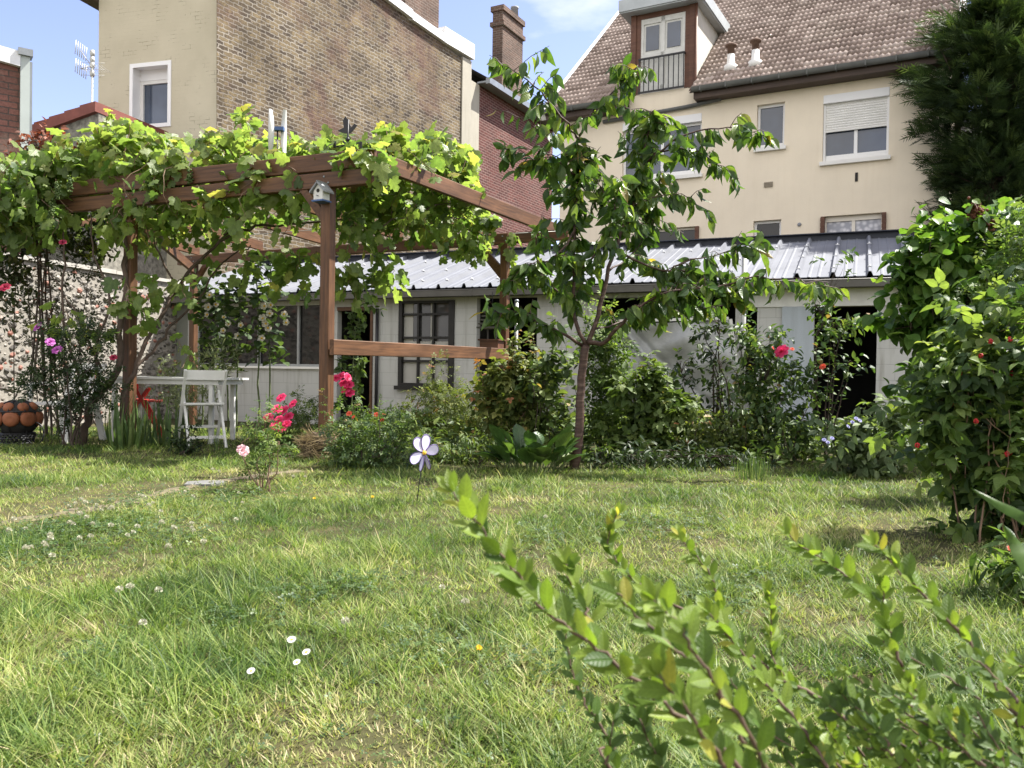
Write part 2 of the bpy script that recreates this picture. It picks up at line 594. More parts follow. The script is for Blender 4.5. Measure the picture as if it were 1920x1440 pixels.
def woodmat(name, dark, light, rough=0.55):
    t = NT(name)
    v = t.coord((0.9, 16, 16))
    n = t.noise(v, 3.0, 8, 0.65)
    v2 = t.coord((1.2, 4, 4))
    n2 = t.noise(v2, 1.3, 4, 0.6)
    c = t.ramp(n, [(0.28, dark), (0.5, [(a + b) / 2 for a, b in zip(dark, light)]), (0.75, light)])
    c = t.mix(1.0, c, t.ramp(n2, [(0.3, 0.7), (0.7, 1.2)]), 'MULTIPLY')
    kn = t.node('ShaderNodeTexVoronoi'); kn.inputs['Scale'].default_value = 2.2
    t.link(t.coord((1.0, 3.0, 3.0)), kn.inputs['Vector'])
    c = t.mix(t.ramp(kn.outputs['Distance'], [(0.03, 0.85), (0.075, 0.0)]), c, [x * 0.45 for x in dark])
    wx = t.noise(t.coord((0.6, 2, 2)), 2.0, 5, 0.6)
    c = t.mix(t.ramp(wx, [(0.55, 0.0), (0.75, 0.45)]), c, [min(1, x * 1.25 + 0.02) for x in light])
    t.bsdf(c, rough, t.bump(n, 0.25, 0.004), 0, 0.35)
    return t.m

def glassmat(name, base=(0.02, 0.025, 0.03), rough=0.04, spec=0.9):
    t = NT(name)
    n = t.noise(t.coord(), 0.8, 3)
    t.bsdf(t.ramp(n, [(0.3, [x * 0.7 for x in base]), (0.7, [x * 1.5 for x in base])]), rough, t.bump(t.noise(t.coord(), 2.0, 2), 0.03, 0.02), 0, spec)
    return t.m

def wallmat(name, col, streak=0.25, block=None, dirt=(0.5, 0.48, 0.42)):
    """rendered or painted masonry with runs of dirt, optional block joints"""
    t = NT(name)
    v = t.coord()
    n1 = t.noise(v, 1.1, 6, 0.6)
    vs = t.coord((3.5, 3.5, 0.28))
    n2 = t.noise(vs, 2.2, 5, 0.6)
    c = t.ramp(n1, [(0.3, [x * 0.94 for x in col]), (0.7, [min(1, x * 1.04) for x in col])])
    c = t.mix(t.ramp(n2, [(0.5, 0.0), (0.78, streak)]), c, dirt, 'MULTIPLY')
    fine = t.noise(v, 60, 4)
    h = fine
    if block:
        tcn = t.node('ShaderNodeTexCoord'); sep = t.node('ShaderNodeSeparateXYZ'); t.link(tcn.outputs['Object'], sep.inputs[0])
        cb = t.node('ShaderNodeCombineXYZ'); t.link(sep.outputs['X'], cb.inputs['X']); t.link(sep.outputs['Z'], cb.inputs['Y'])
        br = t.node('ShaderNodeTexBrick')
        br.inputs['Scale'].default_value = 1; br.inputs['Brick Width'].default_value = block[0]; br.inputs['Row Height'].default_value = block[1]
        br.inputs['Mortar Size'].default_value = block[2]; br.inputs['Mortar Smooth'].default_value = 0.6
        t.link(cb.outputs[0], br.inputs['Vector'])
        c = t.mix(t.ramp(br.outputs['Fac'], [(0.2, 0), (1, block[3])]), c, [x * 0.55 for x in col])
        h = t.mix(0.75, fine, t.ramp(br.outputs['Fac'], [(0, 1), (1, 0)]))
    t.bsdf(c, 0.85, t.bump(h, 0.35, 0.012), 0, 0.25)
    return t.m

M = {}
M['brick_tan'] = brickmat('tan_brick', (0.19, 0.148, 0.088), (0.055, 0.042, 0.033), (0.30, 0.27, 0.225), 0.345, 0.124, 0.018, distort=0.055, bumps=0.9, stain=(0.42, 0.40, 0.38), blotch=(0.13, 0.072, 0.055), yellow=(0.23, 0.175, 0.095))
M['brick_red'] = brickmat('red_brick', (0.135, 0.05, 0.042), (0.08, 0.036, 0.032), (0.24, 0.17, 0.145), 0.36, 0.12, 0.016, stain=(0.7, 0.6, 0.6))
M['brick_dark'] = brickmat('dark_brick', (0.16, 0.10, 0.075), (0.10, 0.07, 0.055), (0.22, 0.18, 0.15), 0.3, 0.11, 0.014, stain=(0.5, 0.5, 0.5))
M['brick_near'] = brickmat('weathered_brick', (0.22, 0.105, 0.085), (0.15, 0.08, 0.065), (0.10, 0.075, 0.065), 0.34, 0.125, 0.014, blotch=(0.46, 0.36, 0.28))
M['stucco_grey'] = wallmat('grey_render', (0.36, 0.34, 0.28), 0.3)
M['zinc_white'] = plain('white_zinc', (0.72, 0.73, 0.74), 0.45, 0.08, 2.0)
M['zinc'] = plain('grey_zinc', (0.24, 0.26, 0.27), 0.45, 0.2, 3.0, metal=0.5)
M['zinc_light'] = plain('light_zinc', (0.42, 0.45, 0.46), 0.5, 0.15, 2.0, metal=0.2)
M['cream'] = wallmat('cream_render', (0.80, 0.71, 0.565), 0.16, dirt=(0.75, 0.7, 0.62))
M['cream_side'] = M['cream']
M['white_pvc'] = plain('white_pvc', (0.80, 0.80, 0.80), 0.35, 0.03, 1.5)
M['white_sill'] = plain('white_sill', (0.76, 0.75, 0.72), 0.6, 0.06, 3.0)
M['pane'] = glassmat('window_pane', (0.045, 0.06, 0.09))
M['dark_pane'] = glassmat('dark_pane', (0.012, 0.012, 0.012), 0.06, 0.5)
M['brown_wood'] = woodmat('brown_painted_wood', (0.085, 0.036, 0.022), (0.155, 0.07, 0.04))
M['soffit'] = woodmat('soffit_board', (0.045, 0.03, 0.022), (0.085, 0.055, 0.04))
M['gutter_dark'] = plain('weathered_zinc', (0.105, 0.108, 0.10), 0.55, 0.25, 4)
M['black_metal'] = plain('black_iron', (0.018, 0.018, 0.02), 0.45, 0.3, 8)
M['black_wood'] = plain('black_painted_wood', (0.014, 0.013, 0.012), 0.55, 0.3, 8)
M['tile'] = None
M['slate'] = plain('slate_cladding', (0.52, 0.50, 0.44), 0.8, 0.12, 4)
M['terracotta'] = plain('terracotta', (0.27, 0.095, 0.042), 0.7, 0.2, 9, bump=0.2)
M['tin'] = plain('grey_tin_sheet', (0.165, 0.174, 0.196), 0.65, 0.16, 1.4, metal=0.05, spec=0.3)
M['tin_dark'] = plain('navy_trim', (0.025, 0.03, 0.045), 0.5, 0.2, 3)
M['gutter'] = plain('brown_grey_gutter', (0.085, 0.08, 0.07), 0.5, 0.2, 3)
M['shed_white'] = wallmat('white_painted_block', (0.47, 0.472, 0.455), 0.8, (0.62, 0.26, 0.008, 0.35), dirt=(0.52, 0.5, 0.44))
M['shed_grey'] = wallmat('grey_painted_panel', (0.20, 0.21, 0.185), 0.4)
M['pale_blue'] = wallmat('pale_blue_board', (0.38, 0.42, 0.46), 0.3)
M['curtain'] = plain('net_curtain', (0.40, 0.39, 0.36), 0.9, 0.07, 5)
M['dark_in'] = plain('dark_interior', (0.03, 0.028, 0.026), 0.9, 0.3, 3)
M['white_paint'] = plain('white_painted_wood', (0.62, 0.62, 0.59), 0.5, 0.1, 7)
M['white_plastic'] = plain('white_plastic', (0.68, 0.68, 0.65), 0.45, 0.06, 4)
M['red_paint'] = plain('red_painted_metal', (0.42, 0.025, 0.02), 0.4, 0.2, 8)
M['pergola'] = woodmat('stained_pine', (0.046, 0.022, 0.011), (0.175, 0.083, 0.038), 0.55)
M['bark'] = plain('rough_bark', (0.085, 0.06, 0.045), 0.9, 0.4, 12, bump=0.6)
M['stem_green'] = plain('green_stem', (0.10, 0.13, 0.05), 0.7, 0.3, 15)
M['stem_dark'] = plain('dark_stem', (0.055, 0.04, 0.03), 0.85, 0.35, 15)
M['stem_red'] = plain('red_brown_twig', (0.10, 0.062, 0.042), 0.7, 0.4, 60)
M['stem_tan'] = plain('tan_twig', (0.20, 0.13, 0.085), 0.75, 0.35, 18)
M['pole'] = plain('galvanised_pole', (0.42, 0.42, 0.39), 0.5, 0.15, 5, metal=0.4)
M['stone_slab'] = plain('stone_slab', (0.15, 0.15, 0.145), 0.85, 0.2, 5, bump=0.3)
M['straw'] = plain('dry_straw', (0.26, 0.21, 0.125), 0.85, 0.45, 14)
M['blue_paint'] = plain('blue_paint', (0.05, 0.10, 0.24), 0.5, 0.15, 6)
M['grey_felt'] = plain('grey_roof_felt', (0.26, 0.27, 0.29), 0.75, 0.2, 10)

def cherry_bark():
    t = NT('cherry_bark')
    v = t.coord((6, 6, 40))
    n = t.noise(v, 1.0, 5, 0.6)
    c = t.ramp(n, [(0.3, (0.03, 0.017, 0.013)), (0.55, (0.075, 0.043, 0.032)), (0.75, (0.17, 0.125, 0.10))])
    t.bsdf(c, 0.6, t.bump(n, 0.5, 0.01), 0, 0.35)
    return t.m
M['cherry_bark'] = cherry_bark()

def tilemat():
    t = NT('clay_tile')
    a = t.node('ShaderNodeAttribute', attribute_name='rnd')
    c = t.ramp(a.outputs['Fac'], [(0.0, (0.19, 0.145, 0.122)), (0.5, (0.33, 0.262, 0.228)), (1.0, (0.50, 0.415, 0.37))])
    n = t.noise(t.coord(), 0.9, 6, 0.6)
    c = t.mix(t.ramp(n, [(0.5, 0.0), (0.75, 0.4)]), c, (0.46, 0.40, 0.34))
    f = t.noise(t.coord(), 30, 4)
    c = t.mix(1.0, c, t.ramp(f, [(0.3, 0.8), (0.7, 1.15)]), 'MULTIPLY')
    t.bsdf(c, 0.85, None, 0, 0.25)
    return t.m
M['tile'] = tilemat()

def paintbrick():
    t = NT('painted_brick')
    tcn = t.node('ShaderNodeTexCoord'); sep = t.node('ShaderNodeSeparateXYZ'); t.link(tcn.outputs['Object'], sep.inputs[0])
    cb = t.node('ShaderNodeCombineXYZ'); t.link(sep.outputs['X'], cb.inputs['X']); t.link(sep.outputs['Z'], cb.inputs['Y'])
    nzd = t.node('ShaderNodeTexNoise'); nzd.inputs['Scale'].default_value = 5.0
    t.link(cb.outputs[0], nzd.inputs['Vector'])
    vm = t.node('ShaderNodeVectorMath', operation='MULTIPLY_ADD')
    t.link(nzd.outputs['Color'], vm.inputs[0]); vm.inputs[1].default_value = (0.03, 0.03, 0); t.link(cb.outputs[0], vm.inputs[2])
    br = t.node('ShaderNodeTexBrick')
    for k, v in (('Scale', 1), ('Brick Width', 0.33), ('Row Height', 0.116), ('Mortar Size', 0.007), ('Mortar Smooth', 0.4)):
        br.inputs[k].default_value = v
    t.link(vm.outputs[0], br.inputs['Vector'])
    n = t.noise(cb.outputs[0], 0.8, 5, 0.6)
    base = t.ramp(n, [(0.3, (0.485, 0.44, 0.325)), (0.7, (0.56, 0.51, 0.385))])
    crack = t.noise(cb.outputs[0], 1.7, 6, 0.72)
    msk = t.mix(1.0, t.ramp(br.outputs['Fac'], [(0.3, 0), (0.9, 1)]), t.ramp(crack, [(0.545, 0), (0.63, 0.75)]), 'MULTIPLY')
    c = t.mix(msk, base, (0.10, 0.085, 0.06))
    spots = t.noise(cb.outputs[0], 9, 3, 0.6)
    c = t.mix(t.ramp(spots, [(0.73, 0), (0.76, 0.7)]), c, (0.09, 0.08, 0.06))
    h = t.mix(0.4, t.ramp(br.outputs['Fac'], [(0, 1), (1, 0)]), t.noise(cb.outputs[0], 14, 4))
    t.bsdf(c, 0.8, t.bump(h, 0.4, 0.015), 0, 0.25)
    return t.m
M['paint_brick'] = paintbrick()

def soilmat():
    t = NT('lawn_soil')
    v = t.coord()
    n = t.noise(v, 3.2, 8, 0.65)
    n2 = t.noise(v, 0.5, 4)
    c = t.ramp(n, [(0.25, (0.025, 0.03, 0.012)), (0.5, (0.05, 0.05, 0.022)), (0.75, (0.11, 0.085, 0.045))])
    c = t.mix(t.ramp(n2, [(0.4, 0), (0.7, 0.4)]), c, (0.10, 0.09, 0.045))
    t.bsdf(c, 0.95, t.bump(n, 0.6, 0.03), 0, 0.1)
    return t.m
M['soil'] = soilmat()
M['path'] = plain('trodden_path', (0.125, 0.105, 0.065), 0.95, 0.35, 9, bump=0.5)

def tarpmat():
    t = NT('clear_plastic_sheet')
    v = t.coord()
    n = t.noise(v, 2.5, 6, 0.6)
    p = t.bsdf(t.ramp(n, [(0.3, (0.26, 0.27, 0.26)), (0.7, (0.40, 0.41, 0.40))]), 0.28, t.bump(t.noise(v, 4, 6, 0.6), 0.5, 0.05), 0, 0.6, link=False)
    tr = t.node('ShaderNodeBsdfTransparent')
    ms = t.node('ShaderNodeMixShader'); ms.inputs['Fac'].default_value = 0.16
    t.link(p.outputs[0], ms.inputs[1]); t.link(tr.outputs[0], ms.inputs[2]); t.link(ms.outputs[0], t.out.inputs['Surface'])
    return t.m
M['tarp'] = tarpmat()

def lacemat():
    t = NT('lace_curtain')
    vo = t.node('ShaderNodeTexVoronoi'); vo.inputs['Scale'].default_value = 9
    t.link(t.coord(), vo.inputs['Vector'])
    c = t.ramp(vo.outputs['Distance'], [(0.2, (0.62, 0.62, 0.66)), (0.6, (0.30, 0.31, 0.36))])
    t.bsdf(c, 0.3, None, 0, 0.6)
    return t.m
M['lace'] = lacemat()

# foliage
M['grape'] = leafmat('grape_leaf', [(0, (0.06, 0.11, 0.03)), (0.45, (0.135, 0.20, 0.055)), (0.85, (0.23, 0.28, 0.08)), (1, (0.33, 0.30, 0.085))], 0.55, 0.42, tcol=(1.05, 1.15, 0.6), tboost=1.45, spec=0.5)
M['cherryleaf'] = leafmat('cherry_leaf', [(0, (0.03, 0.07, 0.016)), (0.6, (0.075, 0.135, 0.028)), (0.9, (0.15, 0.21, 0.04)), (1, (0.26, 0.20, 0.05))], 0.45, 0.38, spec=0.45)
M['lilac'] = leafmat('lilac_leaf', [(0, (0.04, 0.095, 0.02)), (0.6, (0.085, 0.165, 0.03)), (1, (0.16, 0.24, 0.05))], 0.42, 0.4)
M['rasp'] = leafmat('raspberry_leaf', [(0, (0.02, 0.045, 0.014)), (0.5, (0.07, 0.12, 0.033)), (0.85, (0.14, 0.20, 0.055)), (1, (0.22, 0.26, 0.085))], 0.42, 0.5)
M['rose'] = leafmat('rose_leaf', [(0, (0.03, 0.065, 0.02)), (0.6, (0.075, 0.13, 0.038)), (0.92, (0.16, 0.22, 0.06)), (1, (0.22, 0.15, 0.06))], 0.3, 0.42, spec=0.5)
M['shrubleaf'] = leafmat('shrub_leaf', [(0, (0.035, 0.065, 0.018)), (0.5, (0.085, 0.135, 0.035)), (0.9, (0.17, 0.22, 0.06)), (1, (0.26, 0.20, 0.08))], 0.3, 0.5)
M['yellowleaf'] = leafmat('yellow_green_leaf', [(0, (0.05, 0.075, 0.02)), (0.5, (0.10, 0.135, 0.035)), (0.85, (0.19, 0.21, 0.06)), (1, (0.28, 0.12, 0.05))], 0.32, 0.5)
M['ash'] = leafmat('light_leaf', [(0, (0.05, 0.09, 0.025)), (0.6, (0.10, 0.16, 0.045)), (1, (0.19, 0.25, 0.08))], 0.38, 0.45)
M['darkleaf'] = leafmat('dark_leaf', [(0, (0.015, 0.03, 0.01)), (0.6, (0.03, 0.055, 0.018)), (1, (0.07, 0.10, 0.03))], 0.25, 0.45)
M['ivy'] = leafmat('climber_leaf', [(0, (0.025, 0.04, 0.014)), (0.6, (0.05, 0.075, 0.022)), (0.9, (0.11, 0.10, 0.04)), (1, (0.22, 0.09, 0.045))], 0.25, 0.5)
M['russet'] = leafmat('russet_leaf', [(0, (0.11, 0.04, 0.025)), (0.6, (0.20, 0.075, 0.045)), (1, (0.30, 0.15, 0.09))], 0.25, 0.6, tcol=(1.2, 0.8, 0.6))
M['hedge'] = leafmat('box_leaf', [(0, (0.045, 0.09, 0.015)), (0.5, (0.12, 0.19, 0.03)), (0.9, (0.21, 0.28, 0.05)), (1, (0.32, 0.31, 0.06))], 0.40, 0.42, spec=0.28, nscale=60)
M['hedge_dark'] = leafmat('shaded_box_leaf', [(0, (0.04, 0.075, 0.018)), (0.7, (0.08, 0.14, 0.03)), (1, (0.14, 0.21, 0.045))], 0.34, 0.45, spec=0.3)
M['conifer'] = leafmat('conifer_spray', [(0, (0.016, 0.034, 0.013)), (0.6, (0.038, 0.07, 0.023)), (1, (0.09, 0.135, 0.042))], 0.2, 0.6)
M['borage'] = leafmat('hairy_leaf', [(0, (0.06, 0.095, 0.04)), (0.6, (0.11, 0.16, 0.07)), (1, (0.20, 0.25, 0.13))], 0.28, 0.6)
M['silver'] = leafmat('silvery_leaf', [(0, (0.13, 0.16, 0.09)), (0.6, (0.21, 0.25, 0.14)), (1, (0.32, 0.35, 0.22))], 0.25, 0.7)
M['bergenia'] = leafmat('broad_leaf', [(0, (0.03, 0.07, 0.018)), (0.6, (0.06, 0.12, 0.03)), (1, (0.12, 0.19, 0.05))], 0.25, 0.32, spec=0.55, nscale=14)
M['iris'] = leafmat('sword_leaf', [(0, (0.045, 0.085, 0.03)), (0.7, (0.085, 0.14, 0.045)), (1, (0.15, 0.20, 0.07))], 0.3, 0.5)
M['holly'] = leafmat('mallow_leaf', [(0, (0.035, 0.065, 0.022)), (0.7, (0.075, 0.12, 0.04)), (1, (0.14, 0.19, 0.06))], 0.32, 0.55)
M['grass'] = leafmat('grass_blade', [(0, (0.038, 0.082, 0.018)), (0.3, (0.125, 0.19, 0.045)), (0.6, (0.26, 0.315, 0.09)), (0.82, (0.42, 0.395, 0.19)), (1, (0.55, 0.46, 0.28))], 0.38, 0.45, tcol=(1.05, 1.15, 0.6), tboost=1.3, nscale=3, veins=0.0, spec=0.2)

def petal(name, a, b, trans=0.3):
    return leafmat(name, [(0, a), (1, b)], trans, 0.55, tcol=(1.1, 1.0, 1.0), tboost=1.0, veins=0.0)
M['pink_pale'] = petal('pale_pink_petal', (0.72, 0.42, 0.46), (0.80, 0.56, 0.58))
M['magenta'] = petal('magenta_petal', (0.60, 0.02, 0.10), (0.74, 0.07, 0.21))
M['coral'] = petal('coral_petal', (0.68, 0.08, 0.05), (0.78, 0.20, 0.10))
M['purple'] = petal('purple_petal', (0.36, 0.06, 0.33), (0.50, 0.16, 0.46))
M['crimson'] = petal('crimson_petal', (0.20, 0.01, 0.03), (0.34, 0.02, 0.06))
M['cream_petal'] = petal('cream_petal', (0.66, 0.63, 0.54), (0.76, 0.74, 0.68), 0.2)
M['clover_petal'] = petal('clover_petal', (0.42, 0.43, 0.30), (0.62, 0.62, 0.50))
M['white_petal'] = petal('white_petal', (0.78, 0.78, 0.78), (0.86, 0.86, 0.86))
M['blue_petal'] = petal('blue_petal', (0.25, 0.27, 0.55), (0.45, 0.45, 0.70))
M['yellow'] = plain('yellow_disc', (0.72, 0.45, 0.04), 0.7, 0.15, 30)
M['berry'] = plain('red_berry', (0.45, 0.02, 0.025), 0.35, 0.3, 40)
M['lav_petal'] = plain('lavender_sheet', (0.66, 0.62, 0.84), 0.4, 0.06, 6)
M['purple_rim'] = plain('violet_rim', (0.10, 0.07, 0.20), 0.5, 0.2, 6)

# ------------------------------------------------------------------ ground
def build_ground():
    xs = sorted(set(list(np.linspace(-16, 16, 81)) + [-900, -300, -100, -50, -30, -22, 22, 30, 50, 100, 300, 900]))
    ys = sorted(set(list(np.linspace(-4, 24, 71)) + [-300, -80, -30, -12, 30, 45, 80, 200, 900]))
    v = [(x, y, float(gz(x, y))) for y in ys for x in xs]
    nx = len(xs)
    f = [(j * nx + i, j * nx + i + 1, (j + 1) * nx + i + 1, (j + 1) * nx + i) for j in range(len(ys) - 1) for i in range(nx - 1)]
    me = bpy.data.meshes.new('ground')
    me.from_pydata(v, [], f)
    me.polygons.foreach_set('use_smooth', [True] * len(f))
    o = link_mesh('ground', me, M['soil'])
    tag(o, kind='structure')
build_ground()

# ------------------------------------------------------------------ the old brick house on the left
FA = Frame(407, 24.0, vp=-4590)          # painted facade, x to the right, corner at a=0
FB = Frame(407, 24.0, vp=1900)           # long brick flank, a runs back
house_l = empty('brick_house', FA.o, 'tall old brick house with a painted beige end wall and a long bare brick flank', 'house', rz=FA.ang)
a_left = FA.hit(184, 200)[0]
w0 = FA.hit(247, 180); w1 = FA.hit(318, 170)
zt = FA.hit(282, 121)[1]; zb = FA.hit(282, 236)[1]
zb = min(zb, zt - 1.6)
mb = MB().wall(a_left, 0, -1, 13.2, [(w0[0], w1[0], zb, zt)], 0, 0.5)
mb.quad((a_left, 0, -1), (a_left, 0, 13.2), (a_left, 9, 13.2), (a_left, 9, -1))
mb.build('end_wall', M['paint_brick'], house_l)
# window with deep white lining
win = MB()
sx = w1[0] - w0[0]
for (x0, x1, z0, z1) in ((w0[0] - 0.06, w0[0] + 0.05, zb - 0.06, zt + 0.06), (w1[0] - 0.05, w1[0] + 0.06, zb - 0.06, zt + 0.06),
                         (w0[0] + 0.05, w1[0] - 0.05, zt - 0.06, zt + 0.06), (w0[0] + 0.05, w1[0] - 0.05, zb - 0.06, zb + 0.05)):
    win.box(x0, x1, -0.03, 0.02, z0, z1)
win.box(w0[0] + 0.003, w0[0] + 0.02, 0.02, 0.48, zb, zt)
win.box(w1[0] - 0.02, w1[0] - 0.003, 0.02, 0.48, zb, zt)
win.box(w0[0], w1[0], 0.02, 0.48, zt - 0.02, zt - 0.003)
win.box(w0[0], w1[0], 0.02, 0.48, zb + 0.003, zb + 0.02)
win.box(w0[0], w1[0], 0.32, 0.40, zt - 0.34, zt - 0.02)          # roller box
wob = win.build('window', M['white_pvc'], house_l)
fr = MB()
x0, x1, z0, z1 = w0[0] + 0.02, w1[0] - 0.02, zb + 0.02, zt - 0.34
for q in ((x0, x0 + 0.1, z0, z1), (x1 - 0.1, x1, z0, z1), (x0 + 0.1, x1 - 0.1, z1 - 0.1, z1), (x0 + 0.1, x1 - 0.1, z0, z0 + 0.1)):
    fr.box(q[0], q[1], 0.34, 0.45, q[2], q[3])
fr.build('frame', M['white_sill'], wob)
MB().box(x0 + 0.1, x1 - 0.1, 0.40, 0.42, z0 + 0.1, z1 - 0.1).build('pane', M['pane'], wob)
ang_rel = FB.ang - FA.ang
def sub_frame(name, mesh, mat, parent, rz, loc=(0, 0, 0)):
    o = mesh.build(name, mat, parent)
    o.rotation_euler = (0, 0, rz); o.location = loc
    return o
# flank: outline follows the stepped parapet
edge = [(407, -160), (560, -110), (727, -6), (768, 38), (832, 83), (863, 108), (866, 112)]
pts = [FB.hit(px, py) for px, py in edge]
aend = FB.hit(866, 250)[0]
fl = MB()
poly = [(0, -1)] + [(aend, -1)] + [(aend, pts[-1][1])] + [(a, z) for a, z in reversed(pts[:-1])]
fl.prism(poly, 0, 0.012)
sub_frame('flank_wall', fl, M['brick_tan'], house_l, ang_rel)
# white coping pieces
cp = MB()
def coping(p0, p1, h, w=0.5):
    (a0, z0), (a1, z1) = FB.hit(*p0), FB.hit(*p1)
    cp.prism([(a0, z0), (a1, z1), (a1, z1 + h), (a0, z0 + h)], -0.16, w)
coping((640, -60), (768, 36), 0.32)
coping((768, 38), (832, 82), 0.30)
coping((828, 80), (884, 113), 0.62)
sub_frame('coping', cp, M['zinc_white'], house_l, ang_rel)
# rendered end pier and return
pr = MB()
a0, a1 = FB.hit(864, 200)[0], FB.hit(881, 200)[0]
zp = FB.hit(872, 110)[1]
pr.box(a0 + 0.01, a1, -0.06, 0.9, -1, zp)
sub_frame('render_pier', pr, M['stucco_grey'], house_l, ang_rel)
# brown stack behind the coping
st = MB()
sa0, sa1 = FB.hit(768, 20)[0] + 0.3, FB.hit(826, 20)[0] + 0.5
sz = FB.hit(800, 90)[1]
st.box(sa0, sa1, 0.45, 1.9, sz - 1.5, sz + 4.5)
sub_frame('chimney', st, M['brick_dark'], house_l, ang_rel)
# roof planes above the frame
rf = MB()
rf.quad((a_left - 0.3, -0.35, 13.1), (0.25, -0.35, 13.1), (0.25 , 4.5, 17.5), (a_left - 0.3, 4.5, 17.5))
rf.quad((a_left - 0.3, -0.35, 12.98), (a_left - 0.3, 4.5, 17.38), (0.25, 4.5, 17.38), (0.25, -0.35, 12.98))
rf.build('roof', M['tile'], house_l)
so = MB().box(a_left - 0.45, a_left - 0.02, -0.4, 3.0, FA.hit(175, 6)[1], FA.hit(175, -6)[1])
so.build('eaves_board', M['soffit'], house_l)

# red brick wing further back
FR = Frame(890, 37.0, vp=1784)
wing = empty('brick_wing', FR.o, 'dark red brick wing with a grey gutter and a tall chimney on its roof', 'house', rz=FR.ang)
r_end = FR.hit(1036, 300)[0]
zg0, zg1 = FR.hit(890, 158)[1], FR.hit(1010, 224)[1]
zg = (zg0 + zg1) / 2
FRm = MB()
FRm.box(0.0, r_end, 0.0, 6.0, -1, zg)
FRm.build('wall', M['brick_red'], wing)
gu = MB()
gu.box(-0.1, r_end + 0.25, -0.62, -0.42, zg - 0.06, zg + 0.2)
gu.box(-0.1, r_end + 0.25, -0.42, 0.02, zg + 0.003, zg + 0.08)
gu.build('gutter', M['zinc'], wing)
rr = MB()
rr.quad((-0.1, -0.5, zg + 0.2), (r_end + 0.25, -0.5, zg + 0.2), (r_end + 0.25, 3.2, zg + 2.5), (-0.1, 3.2, zg + 2.5))
rr.quad((r_end + 0.25, 6.2, zg + 0.2), (-0.1, 6.2, zg + 0.2), (-0.1, 3.2, zg + 2.5), (r_end + 0.25, 3.2, zg + 2.5))
rr.quad((r_end + 0.2, -0.5, zg), (r_end + 0.2, 6.2, zg), (r_end + 0.2, 3.2, zg + 2.5))
rr.build('roof', M['zinc'], wing)
# chimney standing just behind the eaves
cy0 = 0.35
cx0, cx1 = FR.hit(942, 100, cy0)[0], FR.hit(980, 100, cy0)[0]
_p = FR.w(cx0, 0, 0); _r = (914 - CXP) / FPX
cy1 = (_r * _p.y - _p.x) / (FR.y.x - _r * FR.y.y)
cztop = FR.hit(942, 8, cy0)[1]
cz0 = zg - 0.3
ch = MB()
ch.box(cx0, cx1, cy0, cy1, cz0, cztop - 0.25)
ch.box(cx0 - 0.10, cx1 + 0.10, cy0 - 0.10, cy1 + 0.10, cztop - 0.95, cztop - 0.75)
ch.box(cx0 - 0.08, cx1 + 0.08, cy0 - 0.08, cy1 + 0.08, cztop - 0.249, cztop)
cho = ch.build('chimney', M['brick_dark'], wing)
MB().lathe([(0.2, 0), (0.17, 0.5), (0.2, 0.52), (0.2, 0.6)], (cx1 - 0.4, (cy0 + cy1) / 2, cztop + 0.002), 12).build('chimney_pot', M['grey_felt'], cho)
MB().box(-0.75, -0.02, -0.05, 0.5, -1, zg - 0.05).build('render_pier', M['stucco_grey'], wing)

# low flint cottage end with a red tiled verge, in front of the painted end wall
FF = Frame(45, 22.5, vp=-4590)
cot = empty('flint_cottage', FF.o, 'low flint building with a sloping red tile verge against the beige end wall', 'house', rz=FF.ang)
(q0a, q0z), (q1a, q1z) = FF.hit(45, 252), FF.hit(186, 200)
MB().prism([(q0a - 2, -1), (q1a - 0.02, -1), (q1a - 0.02, q1z), (q0a - 2, q0z - (q1z - q0z) / (q1a - q0a) * 2)], 0.0, 3.0).build('gable_wall', plain('flint_rubble', (0.20, 0.19, 0.16), 0.9, 0.75, 7.0, bump=0.5), cot)
sl = (q1z - q0z) / (q1a - q0a)
vg = MB()
nseg = 9
for i in range(nseg):
    xa = q0a - 2 + (q1a - q0a + 2) * i / nseg; xb = q0a - 2 + (q1a - q0a + 2) * (i + 1) / nseg
    za = q0z + sl * (xa - q0a); zb_ = q0z + sl * (xb - q0a)
    vg.prism([(xa, za - 0.16), (xb, zb_ - 0.16), (xb, zb_ + 0.10), (xa, za + 0.14)], -0.14, 3.1)
vg.build('tile_verge', plain('red_tile', (0.17, 0.055, 0.042), 0.8, 0.25, 4), cot)

# television aerial standing beside the painted wall
pa = at(172, 250, 22.0)
ant = empty('tv_aerial', (pa.x, pa.y, gz(pa.x, pa.y)), 'thin television aerial on a mast beside the beige end wall', 'aerial')
an = MB()
z_at = lambda py: at(172, py, 22.0).z
base_ = ant.location
an.tube([(pa.x, pa.y, 0), (pa.x, pa.y, z_at(96))], 0.025, 8)
for py in (100, 112, 122, 138):
    an.lathe([(0.05, -0.08), (0.07, 0), (0.05, 0.08)], (pa.x, pa.y, z_at(py)), 8)
an.build('mast', M['pole'], ant, rel=base_)
el = MB()
for k, py in enumerate((118, 130, 141)):
    p = Vector((pa.x, pa.y, z_at(py)))
    el.tube([p + Vector((-0.30, 0.0, 0.0)), p + Vector((0.32, 0.0, 0))], 0.007, 5)
for k in range(9):
    p = Vector((pa.x - 0.25 + 0.075 * k, pa.y, z_at(130)))
    el.tube([p + Vector((0, -0.28, 0.02)), p + Vector((0, 0.28, 0.02))], 0.006, 5)
el.build('elements', M['pole'], ant, rel=base_)
rfm = MB()
